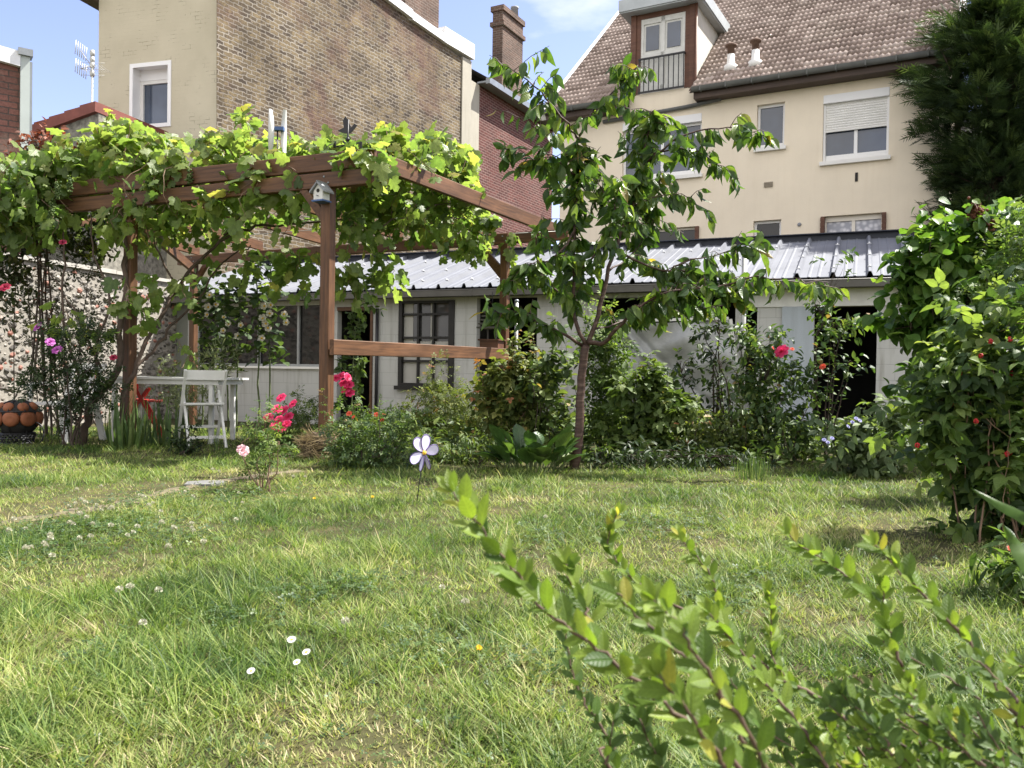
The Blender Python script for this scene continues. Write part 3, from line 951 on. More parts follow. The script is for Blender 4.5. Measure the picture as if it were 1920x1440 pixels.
for (pya, pyb) in ((82, 108), (116, 142)):
    for k in range(6):
        t = k / 5
        pa_, pb_ = at(152 + t * 1.5, pya, 22.0), at(150 + t * 1.5, pyb, 22.0)
        o_ = Vector((0, -0.25 + 0.1 * k, 0))
        rfm.tube([pa_ + o_, pb_ + o_], 0.010, 5)
    a_, b_ = at(151, (pya + pyb) / 2, 22), at(172, 124, 22)
    rfm.tube([a_, b_], 0.012, 5)
rfm.build('reflector', M['pole'], ant, rel=base_)

# near brick building at the left edge
FN = Frame(50, 17.0, ang=math.radians(36))
nb = empty('brick_building', FN.o, 'weathered brick building corner with a white coping at the left edge', 'house', rz=FN.ang)
z1_ = FN.hit(40, 128)[1]; z0_ = FN.hit(0, 117)[1]
aL = FN.hit(-200, 100)[0]
slope = (z1_ - z0_) / (FN.hit(40, 128)[0] - FN.hit(0, 117)[0])
MB().prism([(aL, -1), (-0.12, -1), (-0.12, z1_), (aL, z1_ + slope * (aL + 0.12))], 0, 5).build('wall', M['brick_near'], nb)
MB().prism([(aL, z1_ + slope * (aL + 0.12) + 0.002), (-0.16, z1_ + 0.002), (-0.16, z1_ + 0.30), (aL, z1_ + slope * (aL + 0.12) + 0.32)], -0.12, 5).build('coping', M['zinc_white'], nb)
zt_ = FN.hit(48, 97)[1]; zb2 = FN.hit(40, 278)[1]
vb = MB().box(-0.155, 0.01, -0.10, 0.1, zb2, zt_ - 0.12)
vb.build('downpipe', plain('pale_green_pipe', (0.42, 0.47, 0.45), 0.5, 0.08, 3), nb)
MB().box(-0.2, 0.06, -0.16, 0.14, zt_ - 0.118, zt_ + 0.02).build('rain_hopper', M['zinc'], nb)
MB().box(0.012, 0.06, -0.05, 5, -1, zt_ - 0.2).build('edge_trim', M['zinc'], nb)

# ------------------------------------------------------------------ flint boundary wall
fw0, fw1 = Vector((-9.9, 12.2, 0)), Vector((-7.72, 19.5, 0))
fwl = (fw1 - fw0).length
fw_ang = math.atan2((fw1 - fw0).y, (fw1 - fw0).x)
fwall = empty('flint_wall', fw0, 'pale flint garden wall with dark stones and scattered red bricks', 'wall', rz=fw_ang)
mort = plain('lime_mortar', (0.27, 0.25, 0.215), 0.95, 0.3, 9, bump=0.8)
MB().box(0, fwl, 0.0, 0.4, -1.0, 2.75).build('mortar_core', mort, fwall)
cpm = MB()
for i in range(14):
    cpm.box(fwl * i / 14 + 0.006, fwl * (i + 1) / 14 - 0.006, -0.06, 0.46, 2.752, 2.752 + 0.07 + 0.02 * random.random())
cpm.build('coping', plain('cement_coping', (0.40, 0.38, 0.34), 0.9, 0.15, 6), fwall)
# individual flints standing proud of the mortar
_ph = (1 + 5 ** 0.5) / 2
_ico_v = [Vector(q).normalized() for q in ((-1, _ph, 0), (1, _ph, 0), (-1, -_ph, 0), (1, -_ph, 0), (0, -1, _ph), (0, 1, _ph), (0, -1, -_ph), (0, 1, -_ph), (_ph, 0, -1), (_ph, 0, 1), (-_ph, 0, -1), (-_ph, 0, 1))]
_ico_f = [(0, 11, 5), (0, 5, 1), (0, 1, 7), (0, 7, 10), (0, 10, 11), (1, 5, 9), (5, 11, 4), (11, 10, 2), (10, 7, 6), (7, 1, 8), (3, 9, 4), (3, 4, 2), (3, 2, 6), (3, 6, 8), (3, 8, 9), (4, 9, 5), (2, 4, 11), (6, 2, 10), (8, 6, 7), (9, 8, 1)]
ICO = ([tuple(q) for q in _ico_v], _ico_f)
P, S, D = [], [], []
zz = -0.4
while zz < 2.66:
    aa = random.uniform(0, 0.2)
    while aa < fwl - 0.1:
        s = random.uniform(0.035, 0.085)
        P.append((aa, random.uniform(-0.005, 0.02), zz + random.uniform(-0.06, 0.06)))
        S.append((s * random.uniform(0.8, 1.35), s * random.uniform(0.45, 0.7), s * random.uniform(0.55, 0.9)))
        D.append((1, random.uniform(-.2, .2), random.uniform(-.5, .5)))
        aa += random.uniform(0.085, 0.18)
    zz += 0.095
P, S, D = np.array(P), np.array(S), np.array(D)
S = S[:, [0, 2, 1]] if False else S
Nn = np.tile([[0, 0, 1.0]], (len(P), 1)) + rng.normal(0, .1, (len(P), 3))
t = NT('flint_stone')
a_ = t.node('ShaderNodeAttribute', attribute_name='rnd')
c_ = t.ramp(a_.outputs['Fac'], [(0, (0.06, 0.055, 0.047)), (0.5, (0.15, 0.135, 0.115)), (0.88, (0.30, 0.275, 0.235)), (0.9, (0.24, 0.10, 0.07)), (1, (0.30, 0.15, 0.11))])
t.bsdf(c_, 0.6, t.bump(t.noise(t.coord(), 25, 4), 0.4, 0.01), 0, 0.4)
scatter('flint_stones', ICO, P, D, Nn, S, t.m, fwall, smooth=False)

# ------------------------------------------------------------------ cream rendered house
FH = Frame(1765, 18.2, vp=-1900)
HX = -9.3                                                    # left corner of the facade
hz_eave = 7.72
house_c = empty('cream_house', FH.o, 'cream rendered house with a brown tiled roof, dormer and roller shutter window', 'house', rz=FH.ang)
def win_rect(pxl, pxr, pyt, pyb):
    """rectangle on the facade whose left/right/top/bottom middles fall on these image lines"""
    pxm, pym = (pxl + pxr) / 2, (pyt + pyb) / 2
    return FH.hit(pxl, pym)[0], FH.hit(pxr, pym)[0], FH.hit(pxm, pyb)[1], FH.hit(pxm, pyt)[1]
WR = {
    'shutter': win_rect(1543, 1667, 171, 298),
    'narrow': win_rect(1419, 1471, 194, 276),
    'tree': win_rect(1167, 1315, 222, 333),
    'low_left': win_rect(1190, 1310, 428, 520),
    'low_mid': win_rect(1412, 1464, 413, 500),
    'low_right': win_rect(1538, 1661, 402, 500),
    'dormer': win_rect(1201, 1284, 29, 172),
}
drx0, drx1, drz0, drz1 = WR['dormer']
holes = [WR[k] for k in ('shutter', 'narrow', 'tree', 'low_left', 'low_mid', 'low_right')]
wl_ = MB().wall(HX, 0, -1, hz_eave, holes, 0, 0.22)
wl_.quad((0, 0, -1), (0, 10.5, -1), (0, 10.5, hz_eave), (0, 5.25, hz_eave + 4.6), (0, 0, hz_eave))
wl_.quad((HX, 10.5, -1), (HX, 0, -1), (HX, 0, hz_eave), (HX, 5.25, hz_eave + 4.6), (HX, 10.5, hz_eave))
# wall piece carried up under the dormer door
wl_.quad((drx0 - 0.28, 0.0, hz_eave), (drx1 + 0.3, 0.0, hz_eave), (drx1 + 0.3, 0.0, drz0 + 0.02), (drx0 - 0.28, 0.0, drz0 + 0.02)) if drz0 > hz_eave else None
wl_.build('wall', M['cream'], house_c)
MB().box(0.005, 0.03, 0.01, 10.4, -1, hz_eave - 0.1).build('corner_face', plain('pale_render', (0.74, 0.66, 0.52), 0.85, 0.06, 3), house_c)

def window_unit(key, panes=2, frame=M['white_pvc'], depth=0.16, fw_=0.06, mid=0.075, glass=None, box=0.0, curtain=0.0, sill=True, bottom=0.06, cross=None):
    x0, x1, z0, z1 = WR[key]
    w_ = MB()
    zt2 = z1 - box
    for q in ((x0, x0 + fw_, z0, zt2), (x1 - fw_, x1, z0, zt2)):
        w_.box(q[0] + 0.002, q[1] - 0.002, depth - 0.05, depth + 0.03, q[2], q[3])
    w_.box(x0 + fw_, x1 - fw_, depth - 0.05, depth + 0.03, zt2 - fw_, zt2 - 0.002)
    w_.box(x0 + fw_, x1 - fw_, depth - 0.05, depth + 0.03, z0 + 0.002, z0 + bottom)
    for i in range(1, panes):
        xm = x0 + (x1 - x0) * i / panes
        w_.box(xm - mid / 2, xm + mid / 2, depth - 0.045, depth + 0.025, z0 + bottom, zt2 - fw_)
    if cross is not None:
        zc = z0 + (zt2 - z0) * cross
        w_.box(x0 + fw_, x1 - fw_, depth - 0.04, depth + 0.02, zc - 0.02, zc + 0.02)
    wo = w_.build('window', frame, house_c)
    for i in range(panes):
        xa = x0 + fw_ if i == 0 else x0 + (x1 - x0) * i / panes + mid / 2
        xb = x1 - fw_ if i == panes - 1 else x0 + (x1 - x0) * (i + 1) / panes - mid / 2
        MB().box(xa, xb, depth - 0.012, depth + 0.004, z0 + bottom, zt2 - fw_).build('pane', glass or M['pane'], wo)
    if box > 0:
        MB().box(x0 + 0.004, x1 - 0.004, -0.012, depth + 0.04, z1 - box, z1 - 0.004).build('shutter_box', M['white_pvc'], wo)
    if curtain > 0:
        zc0 = z1 - box - curtain
        sc_ = MB()
        n = int(curtain / 0.055)
        for i in range(n):
            za = zc0 + curtain * i / n; zb3 = zc0 + curtain * (i + 1) / n
            sc_.prism_y = None
            sc_.quad((x0 + 0.05, 0.085, za), (x1 - 0.05, 0.085, za), (x1 - 0.05, 0.07, (za + zb3) / 2), (x0 + 0.05, 0.07, (za + zb3) / 2))
            sc_.quad((x0 + 0.05, 0.07, (za + zb3) / 2), (x1 - 0.05, 0.07, (za + zb3) / 2), (x1 - 0.05, 0.085, zb3), (x0 + 0.05, 0.085, zb3))
        sc_.box(x0 + 0.05, x1 - 0.05, 0.06, 0.10, zc0 - 0.04, zc0)
        sc_.build('roller_shutter', M['white_sill'], wo)
        MB().box(x0 + 0.003, x0 + 0.05, 0.055, 0.108, z0 + 0.01, z1 - box).build('guide_rail', M['white_pvc'], wo)
        MB().box(x1 - 0.05, x1 - 0.003, 0.055, 0.108, z0 + 0.01, z1 - box).build('guide_rail', M['white_pvc'], wo)
    if sill:
        MB().box(x0 - 0.05, x1 + 0.05, -0.09, 0.10, z0 - 0.09, z0 - 0.003).build('sill', M['white_sill'], wo)
    return wo
hS = WR['shutter'][3] - WR['shutter'][2]
window_unit('shutter', 2, box=hS * 0.125, curtain=hS * 0.40, bottom=0.16)
window_unit('narrow', 1, bottom=0.1)
window_unit('tree', 2, box=0.2, bottom=0.14, cross=None)
window_unit('low_left', 3, frame=plain('ivory_frame', (0.74, 0.70, 0.60), 0.5, 0.04, 3), glass=M['dark_pane'], sill=False)
window_unit('low_mid', 1, glass=M['dark_pane'], sill=False)
wlr = window_unit('low_right', 2, frame=plain('ivory_frame_paint', (0.76, 0.71, 0.62), 0.5, 0.04, 3), glass=M['lace'], sill=False, fw_=0.12)
for key, sides in (('low_right', (0, 1)), ('low_left', (1,))):
    x0, x1, z0, z1 = WR[key]
    for s in sides:
        a_ = x0 + 0.005 if s == 0 else x1 - 0.085
        sh = MB().box(a_, a_ + 0.08, -0.06, 0.10, z0, z1 - 0.01)
        for k in range(10):
            zz = z0 + (z1 - z0) * k / 10
            sh.box(a_ - 0.006, a_ + 0.086, -0.066, -0.058, zz, zz + 0.09)
        sh.build('folded_shutter', M['brown_wood'], house_c)
# small wall vents
for (px, py, w_, h_, mt) in ((1441, 346, 0.2, 0.12, plain('grille_grey', (0.30, 0.26, 0.2), 0.8, 0.1, 5)), (1606, 332, 0.06, 0.2, M['dark_in'])):
    a_, z_ = FH.hit(px, py)
    g = MB().box(a_ - w_ / 2, a_ + w_ / 2, -0.018, 0.01, z_ - h_ / 2, z_ + h_ / 2)
    if w_ > 0.1:
        for k in range(4): g.box(a_ - w_ / 2 - 0.005, a_ + w_ / 2 + 0.005, -0.03, -0.017, z_ - h_ / 2 + k * h_ / 4, z_ - h_ / 2 + k * h_ / 4 + 0.012)
    g.build('wall_vent', mt, house_c)
a_, z_ = FH.hit(1499, 421)
MB().lathe([(0.045, 0), (0.045, 0.02), (0.02, 0.03)], seg=14, M=Matrix.Translation((a_, 0, z_)) @ Matrix.Rotation(math.pi / 2, 4, 'X')).build('round_vent', M['grey_felt'], house_c)

# tiled roof: every tile is real, in three fields around the dormer
RK = 0.87
rz0 = hz_eave + 0.10; rb0 = -0.42
rc, rs = 1 / math.hypot(1, RK), RK / math.hypot(1, RK)
TW, TL = 0.235, 0.30
def tile_tmpl():
    v, f = [], []
    n = 9
    for r, (y, dz) in enumerate(((0.0, -0.01), (0.0, 0.062), (TL * 1.08, 0.004))):
        for i in range(n):
            x = i / (n - 1)
            hgt = 0.042 * (0.5 - 0.5 * math.cos(2 * math.pi * 2 * x))
            v.append((y, (x - 0.5) * TW, dz + (hgt if r else hgt * 0.6 - 0.012)))
    for r in range(2):
        for i in range(n - 1):
            a = r * n + i
            f.append((a, a + 1, a + n + 1, a + n))
    return v, f
def slope_pt(a, s, up=0.0):
    return (a, rb0 + rc * s - rs * up, rz0 + rs * s + rc * up)
P = []
roof_len = 7.6
d_s = (2.55 - rb0) / rc + 0.05
rakeL, rakeR = HX - 0.28, 0.18
nrow = int(roof_len / (TL * 0.92))
for r in range(nrow):
    s = r * TL * 0.92
    off = 0
    a = rakeL + TW / 2
    while a < rakeR:
        if not (drx0 - 0.30 < a < drx1 + 0.34 and s < d_s):
            P.append(slope_pt(a + random.uniform(-.004, .004), s + random.uniform(-.006, .006), random.uniform(0, .006)))
        a += TW
P = np.array(P)
D = np.tile([[0, rc, rs]], (len(P), 1)) + rng.normal(0, .006, (len(P), 3))
Nn = np.tile([[0, -rs, rc]], (len(P), 1))
scatter('roof_tiles', tile_tmpl(), P, D, Nn, np.ones(len(P)), M['tile'], house_c, rnd=np.clip(rng.normal(.5, .22, len(P)), 0, 1))
# roof deck below the tiles, and the far slope
rdk = MB()
def deck(a0, a1, s0, s1):
    rdk.quad(slope_pt(a0, s0, -0.02), slope_pt(a1, s0, -0.02), slope_pt(a1, s1, -0.02), slope_pt(a0, s1, -0.02))
    rdk.quad(slope_pt(a0, s0, -0.08), slope_pt(a0, s1, -0.08), slope_pt(a1, s1, -0.08), slope_pt(a1, s0, -0.08))
deck(rakeL, drx0 - 0.2, 0, d_s); deck(drx1 + 0.24, rakeR, 0, d_s); deck(rakeL, rakeR, d_s, roof_len)
tp = slope_pt(0, roof_len)
rdk.quad((rakeL, tp[1], tp[2]), (rakeR, tp[1], tp[2]), (rakeR, 10.9, hz_eave), (rakeL, 10.9, hz_eave))
rdk.build('roof_deck', M['soffit'], house_c)
# barge boards
for a in (rakeL - 0.14, rakeR + 0.0):
    bb = MB()
    p0, p1 = slope_pt(a, -0.05, -0.2), slope_pt(a, roof_len, -0.2)
    q0, q1 = slope_pt(a, -0.05, 0.06), slope_pt(a, roof_len, 0.06)
    n = len(bb.v)
    for (u, w_) in ((p0, 0), (p1, 0), (q1, 0), (q0, 0), (p0, .14), (p1, .14), (q1, .14), (q0, .14)):
        bb.v.append((u[0] + w_, u[1], u[2]))
    for f_ in ((0, 1, 2, 3), (7, 6, 5, 4), (0, 4, 5, 1), (3, 2, 6, 7), (0, 3, 7, 4), (1, 5, 6, 2)):
        bb.f.append(tuple(n + i for i in f_)); bb.sm.append(False)
    bb.build('barge_board', M['white_sill'], house_c)
# gutters and soffits left and right of the dormer
for (a0, a1) in ((rakeL, drx0 - 0.30), (drx1 + 0.34, rakeR - 0.05)):
    g = MB()
    zt3 = rz0 + 0.03
    prof = [(-0.075 + 0.0, 0.0), (-0.07, -0.06), (-0.04, -0.10), (0.0, -0.115), (0.04, -0.10), (0.07, -0.06), (0.075, 0.0)]
    n = len(g.v)
    for a in (a0, a1):
        for (y, z) in prof: g.v.append((a, rb0 - 0.06 + y, zt3 + z))
    m = len(prof)
    for i in range(m - 1):
        g.f.append((n + i, n + i + 1, n + m + i + 1, n + m + i)); g.sm.append(True)
    g.f.append(tuple(n + i for i in range(m))); g.sm.append(False)
    g.f.append(tuple(n + m + i for i in reversed(range(m)))); g.sm.append(False)
    k = a0 + 0.2
    while k < a1:
        g.box(k, k + 0.03, rb0 - 0.145, rb0 + 0.02, zt3 - 0.118, zt3 + 0.012); k += 0.62
    g.build('gutter', M['gutter_dark'], house_c)
    s_ = MB().box(a0 + 0.02, a1 - 0.02, rb0 + 0.03, rb0 + 0.06, rz0 - 0.22, rz0 - 0.03)
    s_.box(a0 + 0.02, a1 - 0.02, rb0 + 0.061, -0.003, rz0 - 0.22, rz0 - 0.19)
    s_.build('soffit', M['soffit'], house_c)
# connecting pipe run under the dormer
pz = [FH.hit(px, py, -0.1) for px, py in ((1352, 165), (1350, 186), (1285, 200), (1130, 228))]
MB().tube([(pz[0][0], -0.42, pz[0][1]), (pz[1][0], -0.1, pz[1][1]), (pz[2][0], -0.07, pz[2][1]), (pz[3][0], -0.07, pz[3][1])], 0.05, 8).build('overflow_pipe', M['gutter_dark'], house_c)
# dormer
dm = MB()
zt_d = drz1 + 0.16
x0, x1 = drx0, drx1
dm.box(x0 - 0.26, x0 - 0.12, -0.03, 0.12, drz0, zt_d); dm.box(x0 - 0.12, x0, 0.0, 0.12, drz0, zt_d)
dm.box(x1, x1 + 0.12, 0.0, 0.12, drz0, zt_d); dm.box(x1 + 0.12, x1 + 0.28, -0.03, 0.12, drz0, zt_d)
dm.box(x0, x1, 0.0, 0.12, drz1, zt_d)
dorm = dm.build('dormer', M['brown_wood'], house_c)
dr = MB()
dr.box(x0, x1, 0.05, 0.09, drz0, drz1 - 0.002)
for (p0, p1, q0, q1) in ((x0, x0 + 0.07, drz0, drz1), (x1 - 0.07, x1, drz0, drz1), ((x0 + x1) / 2 - 0.05, (x0 + x1) / 2 + 0.05, drz0, drz1),
                         (x0 + 0.07, x1 - 0.07, drz1 - 0.14, drz1 - 0.003), (x0 + 0.07, x1 - 0.07, drz0 + (drz1 - drz0) * 0.47, drz0 + (drz1 - drz0) * 0.53), (x0 + 0.07, x1 - 0.07, drz0, drz0 + 0.2)):
    dr.box(p0 + 0.001, p1 - 0.001, 0.02, 0.052, q0, q1 - 0.002)
dro = dr.build('door', M['white_paint'], dorm)
for s in (0, 1):
    xm = (x0 + x1) / 2
    pa0, pa1 = (x0 + 0.13, xm - 0.11) if s == 0 else (xm + 0.11, x1 - 0.13)
    MB().box(pa0, pa1, 0.03, 0.048, drz0 + (drz1 - drz0) * 0.575, drz1 - 0.2).build('pane', M['pane'], dro)
ck = MB()
for xx in (x0 - 0.25, x1 + 0.27):
    zlow = lambda b: rz0 + RK * (b - rb0)
    ck.quad((xx, 0.121, min(zlow(0.121), zt_d)), (xx, 2.6, zt_d), (xx, 0.121, zt_d))
    ck.quad((xx, 0.121, drz0), (xx, 0.121, zlow(0.121)), (xx, 0.0, drz0))
ck.build('cheek', M['slate'], dorm)
dro2 = MB()
dro2.box(x0 - 0.5, x1 + 0.5, -0.32, 2.95, zt_d + 0.002, zt_d + 0.30)
dro2.box(x0 - 0.47, x1 + 0.47, -0.29, 2.95, zt_d - 0.03, zt_d)
dro2.build('dormer_roof', M['zinc_light'], dorm)
rl = MB()
rz_a, rz_b = drz0 + 0.03, drz0 + (drz1 - drz0) * 0.455
for zz in (rz_a, rz_b): rl.box(x0 - 0.02, x1 + 0.02, -0.10, -0.06, zz - 0.02, zz + 0.02)
for k in range(10):
    xx = x0 + (x1 - x0) * k / 9
    rl.box(xx - 0.01, xx + 0.01, -0.09, -0.07, rz_a + 0.02, rz_b - 0.02)
for xx in (x0 - 0.02, x1 - 0.0): rl.box(xx - 0.01, xx + 0.03, -0.062, 0.0, rz_b - 0.018, rz_b + 0.018)
rl.build('railing', M['black_metal'], dorm)
MB().tube([(x1 + 0.30, -0.06, zt_d - 0.05), (x1 + 0.30, -0.06, drz0 + 0.2), (x1 + 0.34, -0.1, drz0 + 0.02)], 0.035, 8).build('downpipe', M['brown_wood'], dorm)
# roof flues: find the slope point under the pixel
def roof_hit(px, py):
    d = ray(px, py)
    o = CAMP - FH.o
    oy, oz = o.dot(FH.y), CAMP.z
    dy, dz = d.dot(FH.y), d.z
    t = (rz0 + RK * (oy - rb0) - oz) / (dz - RK * dy)
    p = o + d * t
    return p.dot(FH.x), oy + dy * t, oz + dz * t
for (px, py) in ((1370, 130), (1416, 122)):
    a_, b_, z_ = roof_hit(px, py)
    fl_ = MB().lathe([(0.2, -0.08), (0.17, 0.08), (0.10, 0.13), (0.09, 0.36)], (a_, b_, z_), 14).build('flue', M['white_sill'], house_c)
    MB().lathe([(0.085, 0.361), (0.085, 0.55), (0.14, 0.56), (0.14, 0.60), (0.03, 0.66)], (a_, b_, z_), 14).build('flue_cap', plain('rusty_cap', (0.14, 0.085, 0.06), 0.8, 0.3, 9), fl_)

# grey house glimpsed behind the conifer
FG = Frame(1768, 30.0, ang=math.radians(-20))
gh = empty('grey_house', FG.o, 'pale grey louvred house wall glimpsed behind the dark conifer', 'house', rz=FG.ang)
g = MB().box(0.2, 9, 0, 6, -1, FG.hit(1790, 236)[1])
g.build('wall', plain('grey_house_wall', (0.40, 0.41, 0.42), 0.8, 0.06, 2), gh)
lv = MB()
z0, z1 = FG.hit(1785, 345)[1], FG.hit(1785, 245)[1]
k = z0
while k < z1:
    lv.box(0.3, 4.5, -0.05, 0.0, k, k + 0.09); k += 0.16
lv.build('louvre', plain('louvre_white', (0.62, 0.63, 0.64), 0.7, 0.05, 2), gh)
MB().prism([(0.0, 0), (9.3, 0), (9.3, 0.2), (0.0, 0.2)], -0.3, 6.3).build('roof', M['zinc'], gh).location.z = FG.hit(1790, 236)[1] + 0.003

# ------------------------------------------------------------------ the long white shed
FS = Frame(1600, 13.7, ang=math.radians(-22.6))
shed = empty('garden_shed', FS.o, 'long low white shed with a ribbed grey metal roof and dark doorways', 'shed', rz=FS.ang)
H_ = lambda px, py, b=0.0: FS.hit(px, py, b)
sa0 = H_(318, 640)[0]; sa1 = 4.6
Z_top = 2.38
dz = -0.6
doorR = (H_(1525, 690)[0], H_(1643, 690)[0], -0.02, H_(1590, 574)[1])
gapR = (H_(1395, 640)[0], H_(1419, 640)[0], -0.3, 2.25)
tarpw = (H_(1118, 640)[0], H_(1378, 640)[0], 0.55, 2.22)
doorM = (H_(893, 660)[0], H_(1006, 660)[0], H_(900, 772)[1], 2.27)
winM = (H_(748, 640)[0], H_(852, 640)[0], H_(800, 727)[1], 2.24)
doorL = (H_(632, 660)[0], H_(699, 660)[0], -0.6, H_(660, 577)[1] + 0.02)
band = (H_(368, 640)[0], H_(602, 640)[0], H_(480, 686)[1], 2.2)
holes = [doorR, gapR, tarpw, doorM, winM, doorL, band]
sw = MB().wall(H_(352, 640)[0], sa1, -0.9, Z_top, holes, 0, 0.16)
sw.build('front_wall', M['shed_white'], shed)
MB().box(sa0, H_(352, 640)[0] - 0.003, 0.0, 0.12, -0.9, Z_top).build('end_panel', M['shed_grey'], shed)
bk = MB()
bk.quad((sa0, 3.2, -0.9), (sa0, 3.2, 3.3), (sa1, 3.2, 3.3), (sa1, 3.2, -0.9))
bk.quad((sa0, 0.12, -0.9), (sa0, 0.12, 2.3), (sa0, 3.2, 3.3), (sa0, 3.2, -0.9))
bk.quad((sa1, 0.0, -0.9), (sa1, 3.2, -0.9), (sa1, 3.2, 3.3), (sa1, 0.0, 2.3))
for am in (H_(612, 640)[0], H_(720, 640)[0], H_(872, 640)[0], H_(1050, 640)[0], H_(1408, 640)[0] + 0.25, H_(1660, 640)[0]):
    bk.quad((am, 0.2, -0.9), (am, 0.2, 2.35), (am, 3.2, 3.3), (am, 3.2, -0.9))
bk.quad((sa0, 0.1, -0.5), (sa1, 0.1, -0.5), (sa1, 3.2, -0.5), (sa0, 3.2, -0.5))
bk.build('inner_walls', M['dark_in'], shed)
# glazing band on the left
gb = MB()
for px in (369, 409, 483, 557, 600):
    a_ = H_(px, 640)[0]
    gb.box(a_ - 0.025, a_ + 0.025, 0.03, 0.08, band[2], band[3])
gb.box(band[0], band[1], 0.02, 0.085, band[2], band[2] + 0.05)
gbo = gb.build('glazing_frame', plain('grey_frame', (0.30, 0.31, 0.31), 0.6, 0.15, 5), shed)
MB().box(band[0], band[1], 0.09, 0.10, band[2] + 0.05, band[3]).build('pane', M['dark_pane'], gbo)
MB().box(band[0] - 0.1, band[1] + 0.05, -0.06, 0.0, band[2] - 0.05, band[2] - 0.003).build('sill', M['white_sill'], shed)
# left doorway lining
dl = MB().box(doorL[1] - 0.06, doorL[1] - 0.003, -0.02, 0.14, -0.6, doorL[3] - 0.004).box(doorL[0], doorL[1] - 0.06, -0.02, 0.14, doorL[3] - 0.08, doorL[3] - 0.004)
dl.build('door_frame', M['pergola'], shed)
MB().tube([(H_(709, 640)[0], -0.05, -0.6), (H_(709, 640)[0], -0.05, 2.1)], 0.035, 8).build('waste_pipe', M['black_metal'], shed)
# black lattice window
x0, x1, z0, z1 = winM
wf = MB()
fo = 0.085
for q in ((x0, x0 + fo, z0, z1), (x1 - fo - 0.04, x1, z0, z1)): wf.box(q[0] + .003, q[1] - .003, -0.035, 0.10, q[2], q[3])
wf.box(x0 + fo, x1 - fo - 0.04, -0.035, 0.10, z0, z0 + 0.09)
wf.box(x0 + fo, x1 - fo - 0.04, -0.035, 0.10, z1 - 0.05, z1 - 0.003)
wf.box(x0 - 0.05, x1 + 0.03, -0.10, -0.036, z0 - 0.05, z0 + 0.03)
ix0, ix1 = x0 + fo, x1 - fo - 0.04
for t_ in (0.335, 0.66):
    xm = ix0 + (ix1 - ix0) * t_; wf.box(xm - 0.022, xm + 0.022, 0.0, 0.06, z0 + 0.09, z1 - 0.05)
for py in (589, 633, 677):
    zz = H_(800, py)[1]; wf.box(ix0, ix1, 0.003, 0.057, zz - 0.022, zz + 0.022)
wfo = wf.build('lattice_window', M['black_wood'], shed)
MB().box(ix0, ix1, 0.062, 0.066, z0 + 0.09, z1 - 0.05).build('pane', glassmat('clear_pane', (0.05, 0.05, 0.05), 0.05, 0.5), wfo).hide_render = False
cu = MB()
hmid = H_(800, 640)[1]
cu.box(ix0, ix1, 0.055, 0.0605, z0 + 0.09, hmid)
cu.box(ix0, ix0 + (ix1 - ix0) * 0.20, 0.055, 0.0605, hmid, z1 - 0.05)
cu.box(ix0 + (ix1 - ix0) * 0.58, ix0 + (ix1 - ix0) * 0.64, 0.055, 0.0605, hmid, z1 - 0.05)
cu.build('curtain', M['curtain'], wfo)
# middle doorway step block
a0_, a1_ = doorM[0], H_(935, 760)[0]
MB().box(a0_ + 0.01, a1_, -0.22, -0.02, -0.7, doorM[2] + 0.02).build('doorstep', M['shed_white'], shed)
# right doorway: open leaf, lintel board
MB().box(H_(1465, 690)[0], doorR[0] - 0.004, -0.05, -0.004, 0.05, doorR[3]).build('door_leaf', M['pale_blue'], shed)
MB().box(H_(1405, 560)[0], sa1 - 0.02, -0.03, -0.003, doorR[3] + 0.004, Z_top - 0.06).build('lintel_board', M['white_paint'], shed)
MB().box(doorR[0] - 0.3, doorR[1] + 0.2, -0.5, -0.006, -0.3, 0.10).build('threshold_step', M['stone_slab'], shed)
# roof sheets: one ribbed sheet with trapezoid ribs, eave overhang
RS = (3.62 - 2.46) / (3.3 + 0.3)
def roofz(b): return 2.46 + RS * (b + 0.3)
rib = 0.555
prof = []
a = sa0 - 0.15
while a < sa1 + 0.3:
    prof += [(a, 0.0), (a + 0.055, 0.0), (a + 0.085, 0.075), (a + 0.125, 0.075), (a + 0.155, 0.0), (a + 0.26, 0.0), (a + 0.275, 0.009), (a + 0.30, 0.009), (a + 0.315, 0.0), (a + 0.41, 0.0), (a + 0.425, 0.009), (a + 0.45, 0.009), (a + 0.465, 0.0)]
    a += rib
rs_ = MB()
nb_ = len(prof)
for b in (-0.3, 0.9, 2.1, 3.3):
    for (x, h) in prof: rs_.v.append((x, b, roofz(b) + h))
for j in range(3):
    for i in range(nb_ - 1):
        rs_.f.append((j * nb_ + i, j * nb_ + i + 1, (j + 1) * nb_ + i + 1, (j + 1) * nb_ + i)); rs_.sm.append(False)
n = len(rs_.v)
for b in (-0.3, 3.3):
    for (x, h) in prof: rs_.v.append((x, b, roofz(b) + h - 0.012))
for i in range(nb_ - 1):
    rs_.f.append((n + i + 1, n + i, n + nb_ + i, n + nb_ + i + 1)); rs_.sm.append(False)
    rs_.f.append((i + 1, i, n + i, n + i + 1)); rs_.sm.append(False)
roof_o = rs_.build('metal_roof', M['tin'], shed)
bolt0 = None
a = sa0 - 0.15 + 0.555 * 2
while a < sa1 - 0.6:
    for b in (0.05, 1.1, 2.2):
        p_ = (a + 0.105, b, roofz(b) + 0.075)
        if bolt0 is None:
            bl = MB().box(-0.035, 0.035, -0.03, 0.03, -0.002, 0.008)
            bl.lathe([(0.014, 0.006), (0.014, 0.03), (0.006, 0.036)], (0, 0, 0), 6)
            bolt0 = bl.build('roof_bolt', M['zinc_white'], roof_o); bo = bolt0
        else:
            bo = bolt0.copy(); COL.objects.link(bo); bo.parent = roof_o
        bo.location = p_
    a += rib
